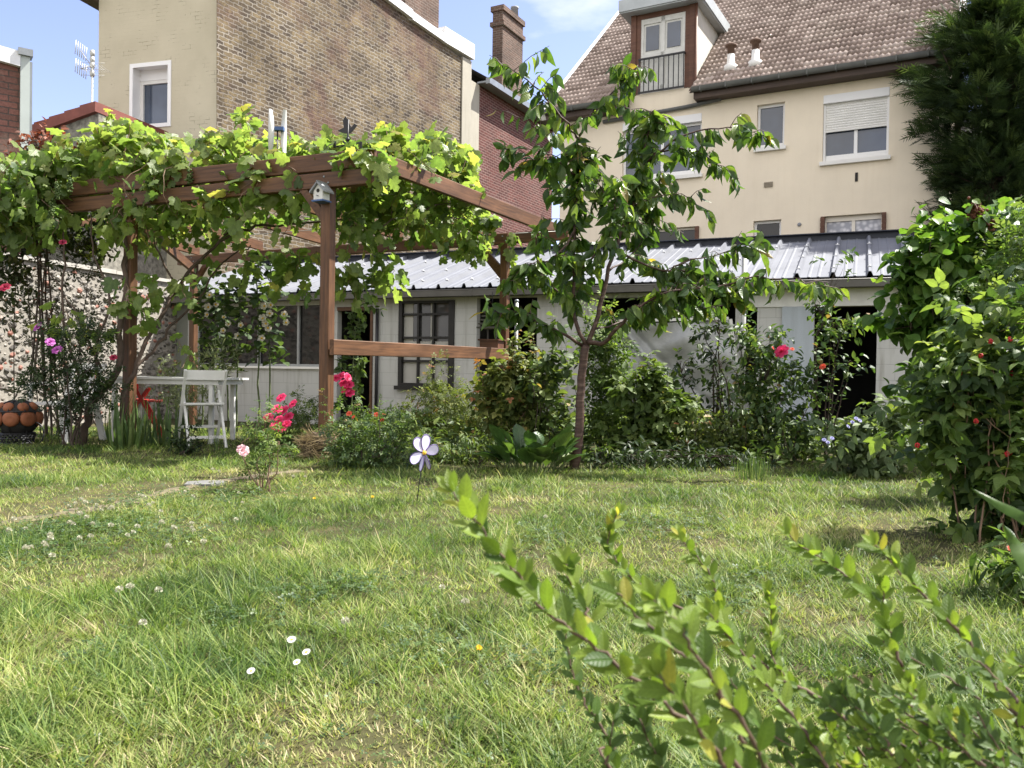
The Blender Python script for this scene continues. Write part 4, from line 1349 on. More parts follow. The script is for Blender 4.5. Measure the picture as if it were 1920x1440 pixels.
rd = MB().box(sa0 - 0.15, sa1 + 0.2, 3.22, 3.26, roofz(3.24) - 0.03, roofz(3.24) + 0.11)
rd.box(sa0 - 0.15, sa1 + 0.2, 3.1, 3.42, roofz(3.24) + 0.112, roofz(3.24) + 0.13)
rd.build('ridge_trim', M['tin_dark'], shed)
gt = MB()
gz0 = 2.345
gt.box(sa0, sa1 + 0.1, -0.36, -0.35, gz0 - 0.06, gz0 + 0.06).box(sa0, sa1 + 0.1, -0.35, -0.21, gz0 - 0.06, gz0 - 0.05).box(sa0, sa1 + 0.1, -0.22, -0.21, gz0 - 0.05, gz0 + 0.06)
gt.tube([(sa0, -0.355, gz0 + 0.06), (sa1 + 0.1, -0.355, gz0 + 0.06)], 0.012, 6)
a = sa0 + 0.3
while a < sa1:
    gt.box(a, a + 0.025, -0.365, -0.2, gz0 - 0.066, gz0 + 0.066); a += 0.95
gt.build('gutter', M['gutter'], shed)
MB().box(sa0, sa1, -0.17, -0.003, Z_top - 0.04, Z_top - 0.01).box(sa0, sa1, -0.2, -0.171, Z_top - 0.1, Z_top + 0.02).build('fascia', M['gutter'], shed)
px_dp = H_(319, 640)[0]
MB().tube([(px_dp + 0.04, -0.2, 2.27), (px_dp + 0.04, -0.08, 2.1), (px_dp + 0.04, -0.08, -0.6)], 0.045, 8).build('downpipe', M['zinc_light'], shed)

# plastic sheet hung over the frame in front of the shed
def build_tarp():
    o0 = FS.w(0, -0.32, 0)
    tl, tr = H_(1112, 604, -0.32), H_(1366, 598, -0.32)
    blx, brx = H_(1120, 800, -0.32)[0], H_(1408, 800, -0.32)[0]
    e = empty('plastic_sheet', FS.w(tl[0], -0.32, -0.05), 'crumpled clear plastic sheet hung over the shed front', 'sheet', rz=FS.ang)
    nx_, nz_ = 70, 46
    b = MB()
    for j in range(nz_):
        v = j / (nz_ - 1)
        for i in range(nx_):
            u = i / (nx_ - 1)
            z = tl[1] * (1 - v) + 0.18 * v + 0.03 * math.sin(u * 9)
            xa = tl[0] * (1 - v) + blx * v; xb = tr[0] * (1 - v) + brx * v
            x = xa + (xb - xa) * u
            w_ = 0.05 * math.sin(u * 23 + 2.5 * v + 1.2 * math.sin(v * 7)) * (0.4 + 0.6 * v) + 0.05 * math.sin(u * 8 - v * 6.5 + 0.5) + 0.03 * math.sin((u * 5 + v * 9) * 2.1)
            d_ = abs((u - 0.22) * 1.6 - (v - 0.1) * 0.9)
            w_ += -0.11 * math.exp(-(d_ / 0.05) ** 2) * min(1, max(0, 1 - v * 0.5)) + 0.07 * math.exp(-((d_ - 0.12) / 0.06) ** 2)
            b.v.append((x - tl[0], w_ - 0.05 * math.sin(v * 3), z + 0.05))
    for j in range(nz_ - 1):
        for i in range(nx_ - 1):
            b.f.append((j * nx_ + i, j * nx_ + i + 1, (j + 1) * nx_ + i + 1, (j + 1) * nx_ + i)); b.sm.append(True)
    b.build('sheet', M['tarp'], e)
    bt = MB().bar((0.0, 0.01, tl[1] + 0.06), (tr[0] - tl[0], 0.01, tr[1] + 0.06), 0.05, 0.05)
    bt.bar((-0.03, 0.03, 0), (-0.03, 0.03, tl[1] + 0.1), 0.05, 0.05).bar((brx - tl[0] - 0.1, 0.05, 0), (tr[0] - tl[0] + 0.03, 0.03, tl[1] + 0.08), 0.05, 0.05)
    bt.build('batten', M['white_paint'], e)
build_tarp()
# two free standing metal poles
for (px, pt, Y, lab) in ((1392, 478, 9.2, 'tall grey metal pole standing in the bed right of the plastic sheet'), (967, 565, 12.4, 'thin grey metal pole standing before the dark middle doorway')):
    b0 = gp(px, Y)
    top = at(px + (700 - pt) * 0.015, pt, Y)
    e = empty('metal_pole', b0, lab, 'pole')
    MB().tube([b0 + Vector((0, 0, -0.1)), (b0.x, b0.y, top.z)], 0.028, 10).build('tube', M['pole'], e, rel=b0)
    MB().lathe([(0.031, -0.02), (0.031, 0.02), (0.01, 0.03)], (b0.x, b0.y, top.z), 10).build('cap', M['zinc'], e, rel=b0)

# ------------------------------------------------------------------ pergola
PB, PT = 2.52, 2.665                                     # underside and top of the lower beams
def xy(px, Y, z):
    p = at(px, 700, Y); return Vector((p.x, p.y, z))
FRp, FLp, BRp, BLp = xy(612, 7.82, 0), xy(243, 8.86, 0), xy(944, 11.07, 0), xy(362, 13.7, 0)
perg = empty('pergola', (FRp.x, FRp.y, 0), 'brown stained timber pergola carrying the grape vine', 'pergola')
W = M['pergola']
def post(p, top=PB, w=0.105):
    dirx = Vector((0.906, -0.42, 0))
    mb = MB()
    hw = w / 2
    z0 = float(gz(p.x, p.y)) - 0.2
    me = bpy.data.meshes.new('post')
    b = 0.008
    prof = [(-hw + b, -hw), (hw - b, -hw), (hw, -hw + b), (hw, hw - b), (hw - b, hw), (-hw + b, hw), (-hw, hw - b), (-hw, -hw + b)]
    L = top - z0
    vs = [(0, x, y) for x, y in prof] + [(L, x, y) for x, y in prof]
    fs = [tuple(reversed(range(8))), tuple(range(8, 16))] + [(i, (i + 1) % 8, 8 + (i + 1) % 8, 8 + i) for i in range(8)]
    me.from_pydata(vs, [], fs)
    o = link_mesh('post', me, W, perg)
    yv = Vector((0.42, 0.906, 0))
    Mx = Matrix(((0, dirx.x, yv.x, p.x), (0, dirx.y, yv.y, p.y), (1, 0, 0, z0), (0, 0, 0, 1)))
    o.matrix_local = Matrix.Translation(-perg.location) @ Mx
    return o
for p in (FRp, FLp, BRp, BLp): post(p)
zc, hb = (PB + PT) / 2, PT - PB
dF = (FLp - FRp).normalized(); dB = (BLp - BRp).normalized(); dR = (BRp - FRp).normalized()
def V(p, z): return Vector((p.x, p.y, z))
# lower beams, front and back
fr_end, fl_end = FRp - dF * 0.60, FRp + dF * 4.75
beam('beam', V(fr_end, zc), V(fl_end, zc), 0.075, hb, W, perg)
br_end, bl_end = BRp - dB * 0.05, BLp + dB * 0.35
beam('beam', V(br_end, zc), V(bl_end, zc), 0.075, hb, W, perg)
off = Vector((dB.y, -dB.x, 0)); off = off if off.y > 0 else -off
beam('beam', V(BRp - dB * 0.85 + off * 0.14, zc + 0.03), V(BLp + dB * 0.3 + off * 0.14, zc + 0.03), 0.06, hb, W, perg)
# upper frame: front plank, right plank, joists
zu = PT + 0.035 + 0.083
c0 = xy(693, 7.72, zu)
cL = FRp + dF * 5.0
beam('plank', V(c0 + dF * 0.03 + Vector((0, -0.02, 0)), zu), V(cL, zu), 0.05, 0.165, W, perg)
e_r = xy(1034, 11.35, zu)
beam('plank', V(c0, zu), V(e_r, zu), 0.05, 0.165, W, perg)
for t_, s_ in ((0.16, 1), (0.36, 1), (0.56, 1), (0.76, 1), (0.97, 1)):
    a_ = c0 + (cL - c0) * t_ ; b_ = BRp - dB * 0.6 + (BLp + dB * 0.3 - (BRp - dB * 0.6)) * t_
    beam('joist', V(a_ + (b_ - a_) * 0.012, zu), V(b_ + (b_ - a_) * 0.06, zu), 0.05, 0.15, W, perg)
# front to back side rails below the joists, seen from underneath
beam('side_rail', V(FLp + (BLp - FLp) * 0.02, PB - 0.09), V(BLp - (BLp - FLp) * 0.02, PB - 0.09), 0.05, 0.14, W, perg)
sm_ = (FRp + BRp) / 2
# low rail between the right hand posts
rl0, rl1 = at(622, 651, 7.70), at(950, 664, 11.0)
beam('rail', rl0, rl1, 0.05, 0.145, W, perg)
# knee braces cut as triangles
def brace(p, d, s=1.0, mat=W):
    d = d.normalized()
    n = Vector((-d.y, d.x, 0))
    mb = MB()
    Mx = Matrix(((d.x, n.x, 0, p.x), (d.y, n.y, 0, p.y), (0, 0, 1, 0), (0, 0, 0, 1)))
    mb.prism([(0.054, PB - 0.42 * s), (0.054, PB - 0.26 * s), (0.30 * s, PB - 0.003), (0.42 * s, PB - 0.003)], -0.03, 0.03, Mx)
    mb.build('brace', mat, perg, rel=perg.location)
brace(FRp, dF, 0.75); brace(BRp, dB, 1.1); brace(BLp, -dB, 0.8)
# bolt heads where the timbers are fixed
for p, dd in ((FRp, dF), (FLp, dF), (BRp, dB), (BLp, dB)):
    nrm_ = Vector((-dd.y, dd.x, 0)); nrm_ = nrm_ if nrm_.y < 0 else -nrm_
    for k in (-1, 1):
        q = V(p + dd * 0.025 * k + nrm_ * 0.0375, zc + 0.03 * k)
        MB().lathe([(0.010, 0), (0.010, 0.006), (0.005, 0.009)], seg=8, M=Matrix.Translation(q - perg.location) @ nrm_.to_track_quat('Z', 'Y').to_matrix().to_4x4()).build('bolt', M['zinc'], perg)
# trellis wires
wr = MB()
for z_, k in ((PT + 0.20, 0), (PT + 0.02, 1)):
    for t_ in (0.3, 0.7):
        a_ = FRp + (BRp - FRp) * t_; b_ = FLp + (BLp - FLp) * t_
        wr.tube([V(a_, z_), V(b_, z_)], 0.004, 4)
wr.tube([V(BRp - dB * 0.8, PT - 0.02), V(BRp + dB * 1.6, PT + 0.03)], 0.004, 4)
wr.build('wire', M['pole'], perg, rel=perg.location)

# birdhouse fixed to the right front post
def birdhouse():
    p = at(603, 376, 7.70)
    e = empty('birdhouse', p, 'small white birdhouse with grey pitched roof on the right front pergola post', 'birdhouse', rz=math.radians(-27))
    w, h, d = 0.105, 0.115, 0.10
    b = MB()
    b.prism([(-w / 2, 0), (w / 2, 0), (w / 2, h * 0.72), (0, h * 1.28), (-w / 2, h * 0.72)], -d / 2, d / 2)
    b.build('body', M['white_paint'], e)
    r = MB()
    for s in (-1, 1):
        r.prism([(s * -0.006, h * 1.36), (s * 0.085, h * 0.55), (s * 0.085, h * 0.55 + 0.018), (s * -0.006, h * 1.36 + 0.018)][::s], -d / 2 - 0.022, d / 2 + 0.022)
    r.build('roof', M['grey_felt'], e)
    MB().box(-w / 2 - 0.014, w / 2 + 0.014, -d / 2 - 0.014, d / 2 + 0.01, -0.016, -0.001).build('base', M['blue_paint'], e)
    Mx = Matrix.Translation((0, -d / 2 - 0.001, h * 0.72)) @ Matrix.Rotation(math.pi / 2, 4, 'X')
    MB().lathe([(0.0175, -0.003), (0.0175, 0.003)], seg=16, M=Mx).build('entrance_hole', M['dark_in'], e)
    MB().tube([(0.0, -d / 2, h * 0.3), (0.0, -d / 2 - 0.025, h * 0.3)], 0.005, 6).build('perch', M['grey_felt'], e)
    MB().box(-0.02, 0.02, d / 2 - 0.005, d / 2 + 0.10, 0.02, 0.06).build('bracket', W, e)
birdhouse()

# weather vane and white wind spinner on the pergola top
def vane():
    p = at(652, 285, 8.05); p.z = PT + 0.17
    e = empty('weather_vane', p, 'small black iron weather vane standing on the pergola corner', 'weather vane')
    zt = at(652, 224, 8.05).z - p.z
    b = MB().tube([(0, 0, -0.03), (0, 0, zt)], 0.011, 8)
    b.lathe([(0.006, -0.025), (0.025, 0), (0.006, 0.025)], (0, 0, zt * 0.52), 10)
    b.build('rod', M['black_metal'], e)
    a = MB()
    z0 = zt * 0.38
    a.bar((-0.12, 0.02, z0 - 0.01), (0.12, -0.02, z0 + 0.02), 0.014, 0.014)
    a.bar((-0.02, -0.12, z0), (0.02, 0.12, z0), 0.014, 0.014)
    for s in (-1, 1): a.box(s * 0.125 - 0.012, s * 0.125 + 0.012, -0.012, 0.012, z0 - 0.025, z0 + 0.035)
    a.build('arms', M['black_metal'], e)
    c = MB()
    c.prism([(-0.10, zt * 0.72), (-0.03, zt * 0.66), (0.03, zt * 0.68), (0.09, zt * 0.86), (0.06, zt * 0.9), (0.03, zt * 0.80), (0.0, zt * 0.98), (-0.025, zt * 1.08), (-0.05, zt * 0.97), (-0.04, zt * 0.8)], -0.006, 0.006)
    c.build('rooster_plate', M['black_metal'], e)
vane()
def spinner():
    Y = 8.5
    p = at(519, 290, Y)
    e = empty('wind_spinner', p, 'wind spinner of two white curved blades joined by a blue clip above the vine', 'wind spinner')
    z0, z1 = at(519, 286, Y).z - p.z, at(519, 205, Y).z - p.z
    for s, x in ((-1, -0.045), (1, 0.055)):
        b = MB(); n = 12
        for i in range(n + 1):
            t_ = i / n
            z = z0 + (z1 - z0) * t_
            w = 0.018 * math.sin(math.pi * (0.12 + 0.8 * t_)) + 0.006
            xc = x + s * 0.022 * (4 * (t_ - 0.5) ** 2)
            yy = 0.05 * math.sin(t_ * 3.0) * s
            for q in (-w, w):
                for th in (-0.004, 0.004): b.v.append((xc + q, yy + th + 0.02 * q / w, z))
        for i in range(n):
            a = i * 4
            for f in ((0, 2, 6, 4), (3, 1, 5, 7), (1, 0, 4, 5), (2, 3, 7, 6)):
                b.f.append(tuple(a + k for k in f)); b.sm.append(True)
        b.build('blade', M['white_plastic'], e)
    zc_ = (z0 + z1) / 2 + 0.02
    c = MB().box(-0.06, 0.07, -0.03, 0.03, zc_ - 0.018, zc_ + 0.018)
    c.build('clip', M['blue_paint'], e)
    MB().tube([(0.005, 0, zc_), (0.005, 0, PT - p.z)], 0.008, 6).build('rod', M['black_metal'], e)
spinner()

# bird feeder hung on the back right post
def feeder():
    p = at(922, 655, 10.85)
    e = empty('bird_feeder', p, 'dark slatted bird feeder over a terracotta trough on the back right post', 'bird feeder', rz=math.radians(-24))
    MB().box(-0.13, 0.13, -0.09, 0.09, 0, 0.11).box(-0.15, 0.15, -0.11, 0.11, 0.111, 0.13).build('trough', M['brown_wood'], e)
    b = MB()
    for k in range(6):
        z = 0.27 + 0.05 * k; w = 0.17 - 0.018 * k
        b.box(-w, w, -w * 0.7, w * 0.7, z, z + 0.022)
    for s in (-1, 1): b.box(s * 0.06 - 0.008, s * 0.06 + 0.008, -0.01, 0.01, 0.13, 0.56)
    b.build('slatted_hood', M['gutter'], e)
    MB().tube([(0, 0, 0.55), (0, 0, 0.75)], 0.004, 5).build('hook', M['black_metal'], e)
feeder()

# ------------------------------------------------------------------ furniture under the pergola
def table():
    Y = 9.0
    a, b = gp(198, Y + 0.05), gp(412, Y - 0.1)
    d = (b - a); d.z = 0; L = d.length; ang = math.atan2(d.y, d.x)
    e = empty('garden_table', a, 'long white wooden garden table under the pergola', 'table', rz=ang)
    zt = 0.715
    t = MB()
    for k in range(6):
        t.box(-0.02, L + 0.02, k * 0.115, k * 0.115 + 0.108, zt - 0.022, zt)
    t.build('top', M['white_paint'], e)
    MB().box(0.03, L - 0.03, 0.03, 0.05, zt - 0.075, zt - 0.023).box(0.03, L - 0.03, 0.62, 0.64, zt - 0.075, zt - 0.023).box(0.03, 0.05, 0.05, 0.62, zt - 0.075, zt - 0.023).box(L - 0.05, L - 0.03, 0.05, 0.62, zt - 0.075, zt - 0.023).build('apron', M['white_paint'], e)
    for x in (0.07, L - 0.12):
        for y in (0.06, 0.58):
            MB().bar((x, y, 0), (x, y, zt - 0.076), 0.045, 0.045).build('leg', M['white_paint'], e)
table()
def folding_chair(px, Y, rz, mat, label, rounded=False):
    g = gp(px, Y)
    e = empty('folding_chair', g, label, 'chair', rz=rz)
    w = 0.20
    for s in (-1, 1):
        y = s * w
        MB().bar((-0.26, y, 0), (0.14, y, 0.80), 0.024, 0.038).build('leg', mat, e)
        MB().bar((0.26, y * 0.9, 0), (-0.10, y * 0.9, 0.58), 0.022, 0.034).build('leg', mat, e)
    bk = MB()
    bk.box(0.09, 0.115, -w - 0.01, w + 0.01, 0.70, 0.80)
    if rounded:
        bk.bar((0.11, -w - 0.05, 0.83), (0.11, w + 0.05, 0.83), 0.035, 0.05)
    bk.build('backrest', mat, e)
    st_ = MB()
    for k in range(5):
        x = -0.24 + 0.075 * k
        st_.box(x, x + 0.06, -w + 0.01, w - 0.01, 0.42 + 0.006 * k, 0.438 + 0.006 * k)
    st_.build('seat', mat, e)
    sr = MB().bar((-0.16, -w, 0.2), (-0.16, w, 0.2), 0.02, 0.03).bar((0.19, -w * .9, 0.11), (0.19, w * .9, 0.11), 0.02, 0.03)
    sr.build('stretcher', mat, e)
    return e
folding_chair(381, 8.7, math.radians(-58), M['white_paint'], 'white slatted folding chair tucked at the right end of the table')
folding_chair(262, 9.75, math.radians(200), M['red_paint'], 'red metal folding chair behind the white table', True)
def plastic_chair():
    g = gp(122, 9.1)
    e = empty('plastic_chair', g, 'white plastic garden chair behind the dark rose bush on the left', 'chair', rz=math.radians(-15))
    mt = M['white_plastic']
    s_ = MB(); s_.box(-0.24, 0.24, -0.22, 0.22, 0.40, 0.43); s_.build('seat', mt, e)
    b_ = MB()
    for k in range(5):
        x = -0.20 + 0.09 * k
        b_.bar((x + 0.02, 0.2, 0.43), (x + 0.02, 0.33, 0.80), 0.055, 0.018, up=Vector((0, 1, 0)))
    b_.bar((-0.24, 0.335, 0.82), (0.24, 0.335, 0.82), 0.03, 0.07)
    b_.build('backrest', mt, e)
    for sx in (-1, 1):
        for sy in (-1, 1):
            MB().bar((sx * 0.22, sy * 0.2, 0.40), (sx * 0.27, sy * 0.27, 0.0), 0.07, 0.03, up=Vector((0, 1, 0))).build('leg', mt, e)
        MB().bar((sx * 0.26, -0.22, 0.62), (sx * 0.26, 0.28, 0.64), 0.05, 0.025).bar((sx * 0.26, -0.2, 0.41), (sx * 0.26, -0.22, 0.61), 0.04, 0.025).build('armrest', mt, e)
plastic_chair()
def fire_globe():
    Y = 8.7
    g = gp(34, Y)
    e = empty('fire_globe', g, 'terracotta globe lantern with iron straps on a dark wire basket at the left edge', 'lantern')
    zc_ = at(34, 783, Y).z - g.z
    R_ = 0.215
    MB().lathe([(R_ * math.cos(t_) * 0.93, zc_ + R_ * 0.86 * math.sin(t_)) for t_ in np.linspace(-1.2, 1.25, 14)], seg=24).build('globe', M['dark_in'], e)
    for row, (el_, n_, rr) in enumerate(((0.72, 7, 0.055), (-0.02, 8, 0.082))):
        for k in range(n_):
            th = 2 * math.pi * (k + 0.35 * row) / n_ - 1.62
            dirv = Vector((math.cos(th) * math.cos(el_), math.sin(th) * math.cos(el_), 0.86 * math.sin(el_)))
            c_ = Vector((0, 0, zc_)) + dirv * R_ * 0.93
            q = dirv.to_track_quat('Z', 'Y').to_matrix().to_4x4()
            MB().lathe([(rr, -0.01), (rr * 0.96, 0.012), (rr * 0.75, 0.028), (rr * 0.35, 0.036)], seg=18, M=Matrix.Translation(c_) @ q).build('terracotta_disc', M['terracotta'], e)
    st_ = MB()
    for k in range(8):
        th = 2 * math.pi * (k + 0.1) / 8
        st_.tube([(R_ * 1.02 * math.cos(a) * math.cos(th), R_ * 1.02 * math.cos(a) * math.sin(th), zc_ + R_ * 0.88 * math.sin(a)) for a in np.linspace(-1.3, 1.4, 12)], 0.006, 5)
    st_.tube([(R_ * 1.03 * math.cos(t_), R_ * 1.03 * math.sin(t_), zc_ + 0.07) for t_ in np.linspace(0, 2 * math.pi, 28)], 0.007, 5)
    st_.build('strap', M['black_metal'], e)
    bk = MB()
    for k in range(22):
        th = 2 * math.pi * k / 22
        for s in (-1, 1):
            bk.tube([(0.17 * math.cos(th), 0.17 * math.sin(th), zc_ - 0.17), (0.15 * math.cos(th + s * 0.6), 0.15 * math.sin(th + s * 0.6), 0.0)], 0.005, 4)
    for z in (0.01, 0.06, 0.11, zc_ - 0.17):
        bk.tube([(0.16 * math.cos(t_), 0.16 * math.sin(t_), z) for t_ in np.linspace(0, 2 * math.pi, 24)], 0.006, 5)
    bk.build('wire_basket', M['black_metal'], e)
    hp = MB().tube([(0.21 + 0.09 * math.cos(t_), -0.05, 0.11 + 0.115 * math.sin(t_)) for t_ in np.linspace(0, 2 * math.pi, 26)], 0.007, 6)
    hp.build('wire_hoop', M['black_metal'], e)
fire_globe()

# ------------------------------------------------------------------ lawn ornaments
def pinwheel():
    Y = 5.2
    g = gp(781, Y)
    c = at(795, 849, Y)
    e = empty('flower_windmill', g, 'lavender six petal windmill flower on a thin black stick in the lawn', 'garden ornament')
    MB().tube([g + Vector((0, 0, -0.1)), g + (c - g) * 0.5 + Vector((0.004, 0, 0)), c + Vector((0, 0.012, 0))], 0.0035, 6).build('stick', M['black_metal'], e, rel=g)
    Rr = 35 / 1560 * Y
    spec = [(12, 1.0, 0.35, 0.2), (68, 0.9, 0.42, 0.35), (-78, 1.05, 0.33, 1.05), (-34 - 80, 1.05, 0.36, -1.1), (158 + 45, 0.95, 0.40, -0.15), (132, 0.98, 0.40, 0.1)]
    angs = [80, 12, -66, -104, 205, 128]
    twist = [0.15, 0.25, 1.05, 1.1, 0.2, 0.15]
    for a_, tw in zip(angs, twist):
        th = math.radians(a_)
        d = Vector((math.cos(th), 0, math.sin(th))); n = Vector((-math.sin(th), 0, math.cos(th)))
        side = (n * math.cos(tw) + Vector((0, -1, 0)) * math.sin(tw)).normalized()
        nor = d.cross(side).normalized()
        p_, r_ = MB(), MB()
        out = []
        for i in range(17):
            t_ = i / 16 * 2 * math.pi
            x = 0.55 - 0.45 * math.cos(t_); y = 0.36 * math.sin(t_) * (0.45 + 0.55 * (x / 1.0) ** 0.8)
            out.append((x, y))
        pts = [c + d * (x * Rr) + side * (y * Rr) for x, y in out[:-1]]
        pts = [c + Vector(((q - c).x * 0.74, (q - c).y + (q - c).x * 0.6, (q - c).z)) for q in pts]
        for s in (-1, 1):
            q = [p + nor * 0.0012 * s for p in pts]
            p_.quad(*(q if s > 0 else q[::-1]))
        po = p_.build('petal', M['lav_petal'], e, rel=g)
        r_.tube([Vector(p) for p in pts] + [pts[0]], 0.0032, 5)
        ro = r_.build('petal_rim', M['purple_rim'], po, rel=g)
    MB().lathe([(0.004, -0.012), (0.014, -0.006), (0.016, 0.004), (0.007, 0.016)], seg=12, M=Matrix.Translation(c - g) @ Matrix.Rotation(math.pi / 2, 4, 'X')).build('hub', M['yellow'], e)
pinwheel()
# stone slab let into the worn path
g = gp(385, 5.85)
sl_ = empty('paving_slab', g, 'flat grey paving stone half sunk in the worn lawn path', 'paving stone', rz=0.3)
poly = [(-0.13, -0.09), (0.05, -0.11), (0.14, -0.05), (0.13, 0.08), (0.0, 0.12), (-0.12, 0.07)]
m = MB(); n = len(poly)
m.v += [(x, y, -0.05) for x, y in poly] + [(x * 0.97, y * 0.97, 0.014) for x, y in poly]
m.f.append(tuple(range(n, 2 * n))); m.sm.append(False)
for i in range(n):
    m.f.append((i, (i + 1) % n, n + (i + 1) % n, n + i)); m.sm.append(False)
m.build('slab', M['stone_slab'], sl_)
# bundle of dry straw round the foot of the front post
def bundle():
    g = gp(603, 7.5)
    e = empty('straw_bundle', g, 'dry brown straw bundle at the foot of the right front post', 'straw bundle')
    prof = [(0.10, 0), (0.145, 0.05), (0.155, 0.13), (0.14, 0.20), (0.09, 0.245)]
    MB().lathe(prof, seg=18).build('core', M['stem_dark'], e)
    n = 900
    th = rng.uniform(0, 2 * np.pi, n); z = rng.uniform(0.0, 0.25, n)
    r = np.interp(z, [p[1] for p in prof], [p[0] for p in prof]) + rng.uniform(0, 0.02, n)
    P = np.stack([r * np.cos(th), r * np.sin(th), z], 1)
    D = np.stack([-np.sin(th), np.cos(th), rng.normal(0, .45, n)], 1) * rng.choice([-1, 1], n)[:, None] + rng.normal(0, .25, (n, 3))
    Nn = np.stack([np.cos(th), np.sin(th), 0 * th], 1)
    strip = ([(0, -0.02, 0), (0, 0.02, 0), (0.5, 0.02, 0.05), (0.5, -0.02, 0.05), (1, 0, 0.0)], [(0, 1, 2, 3), (3, 2, 4)])
    scatter('straw', strip, P, D, Nn, rng.uniform(0.07, 0.18, n), leafmat('straw_strand', [(0, (0.06, 0.045, 0.028)), (0.6, (0.19, 0.145, 0.085)), (1, (0.36, 0.29, 0.18))], 0.1, 0.8), e)
bundle()

# ------------------------------------------------------------------ plants
def jitter_path(pts, amp, sub=3):
    pts = [Vector(p) for p in pts]
    out = []
    for i in range(len(pts) - 1):
        p0 = pts[max(i - 1, 0)]; p1 = pts[i]; p2 = pts[i + 1]; p3 = pts[min(i + 2, len(pts) - 1)]
        for k in range(sub):
            t = k / sub
            q = 0.5 * ((2 * p1) + (p2 - p0) * t + (2 * p0 - 5 * p1 + 4 * p2 - p3) * t * t + (3 * p1 - p0 - 3 * p2 + p3) * t ** 3)
            if i or k: q = q + Vector((random.gauss(0, amp), random.gauss(0, amp), random.gauss(0, amp)))
            out.append(q)
    out.append(pts[-1])
    return out

def along(path, t):
    """point and tangent at fraction t of a polyline"""
    n = len(path) - 1
    f = min(max(t, 0), 0.9999) * n
    i = int(f); u = f - i
    return path[i].lerp(path[i + 1], u), (path[i + 1] - path[i]).normalized()

class Leaves:
    def __init__(self): self.P, self.D, self.N, self.S, self.R = [], [], [], [], []
    def add(self, p, d, n, s, r):
        self.P.append(tuple(p)); self.D.append(tuple(d)); self.N.append(tuple(n)); self.S.append(s); self.R.append(r)
    def twig(self, path, step, size, t0=0.15, spread=0.9, droop=0.5, up=0.6, rbase=None, tip=0.0, jit=0.25, stalk=0.0):
        """leaves set alternately along a twig"""
        L = sum((path[i + 1] - path[i]).length for i in range(len(path) - 1))
        n = max(2, int(L * (1 - t0) / step))
        for k in range(n):
            t = t0 + (1 - t0) * (k + random.random() * 0.4) / n
            p, tg = along(path, t)
            a = tg.cross(Vector((random.gauss(0, 1), random.gauss(0, 1), random.gauss(0, 1)))).normalized()
            d = (a * spread + tg * random.uniform(0.2, 0.7) + Vector((0, 0, -droop * random.uniform(0.4, 1.3)))).normalized()
            nn = Vector((random.gauss(0, jit), random.gauss(0, jit), up)) + a.cross(tg) * random.uniform(-.5, .5)
            if stalk: p = p + (a * random.uniform(0.3, 1.0) + Vector((random.gauss(0, .5), random.gauss(0, .5), random.gauss(0, .35)))) * stalk
            r = random.random() * 0.9 if rbase is None else min(1, max(0, random.gauss(rbase, 0.2)))
            if tip and t > 0.86: r = min(1, r + tip * random.random())
            self.add(p, d, nn, size * random.uniform(0.65, 1.2), r)
    def build(self, name, tmpl, mat, parent):
        if not self.P: return None
        return scatter(name, tmpl, np.array(self.P), np.array(self.D), np.array(self.N), np.array(self.S), mat, parent,
                       rnd=np.array(self.R), rel=parent.location)

def flower(name, mat, parent, p, r, facing=None, tmpl=None, mesh_cache={}):
    """one bloom as a part of its plant"""
    key = (name, mat.name)
    if key not in mesh_cache:
        tv, tf = tmpl or bloom()
        o = np_mesh(name, np.array(tv, float), tf, len(tv), 1, mat, parent, [random.random()])
        # colour varies from petal to petal
        me = o.data
        vals = np.repeat(rng.random(len(tv) // 12 + 1), 12)[:len(tv)].astype(np.float32)
        me.attributes['rnd'].data.foreach_set('value', vals)
        mesh_cache[key] = o
    else:
        o = mesh_cache[key].copy(); COL.objects.link(o); o.parent = parent
    q = Vector(facing or (random.gauss(0, .5), -0.8, 0.7)).to_track_quat('Z', 'Y')
    o.rotation_mode = 'QUATERNION'; o.rotation_quaternion = q
    o.scale = (r, r, r)
    o.location = Vector(p) - parent.location
    return o

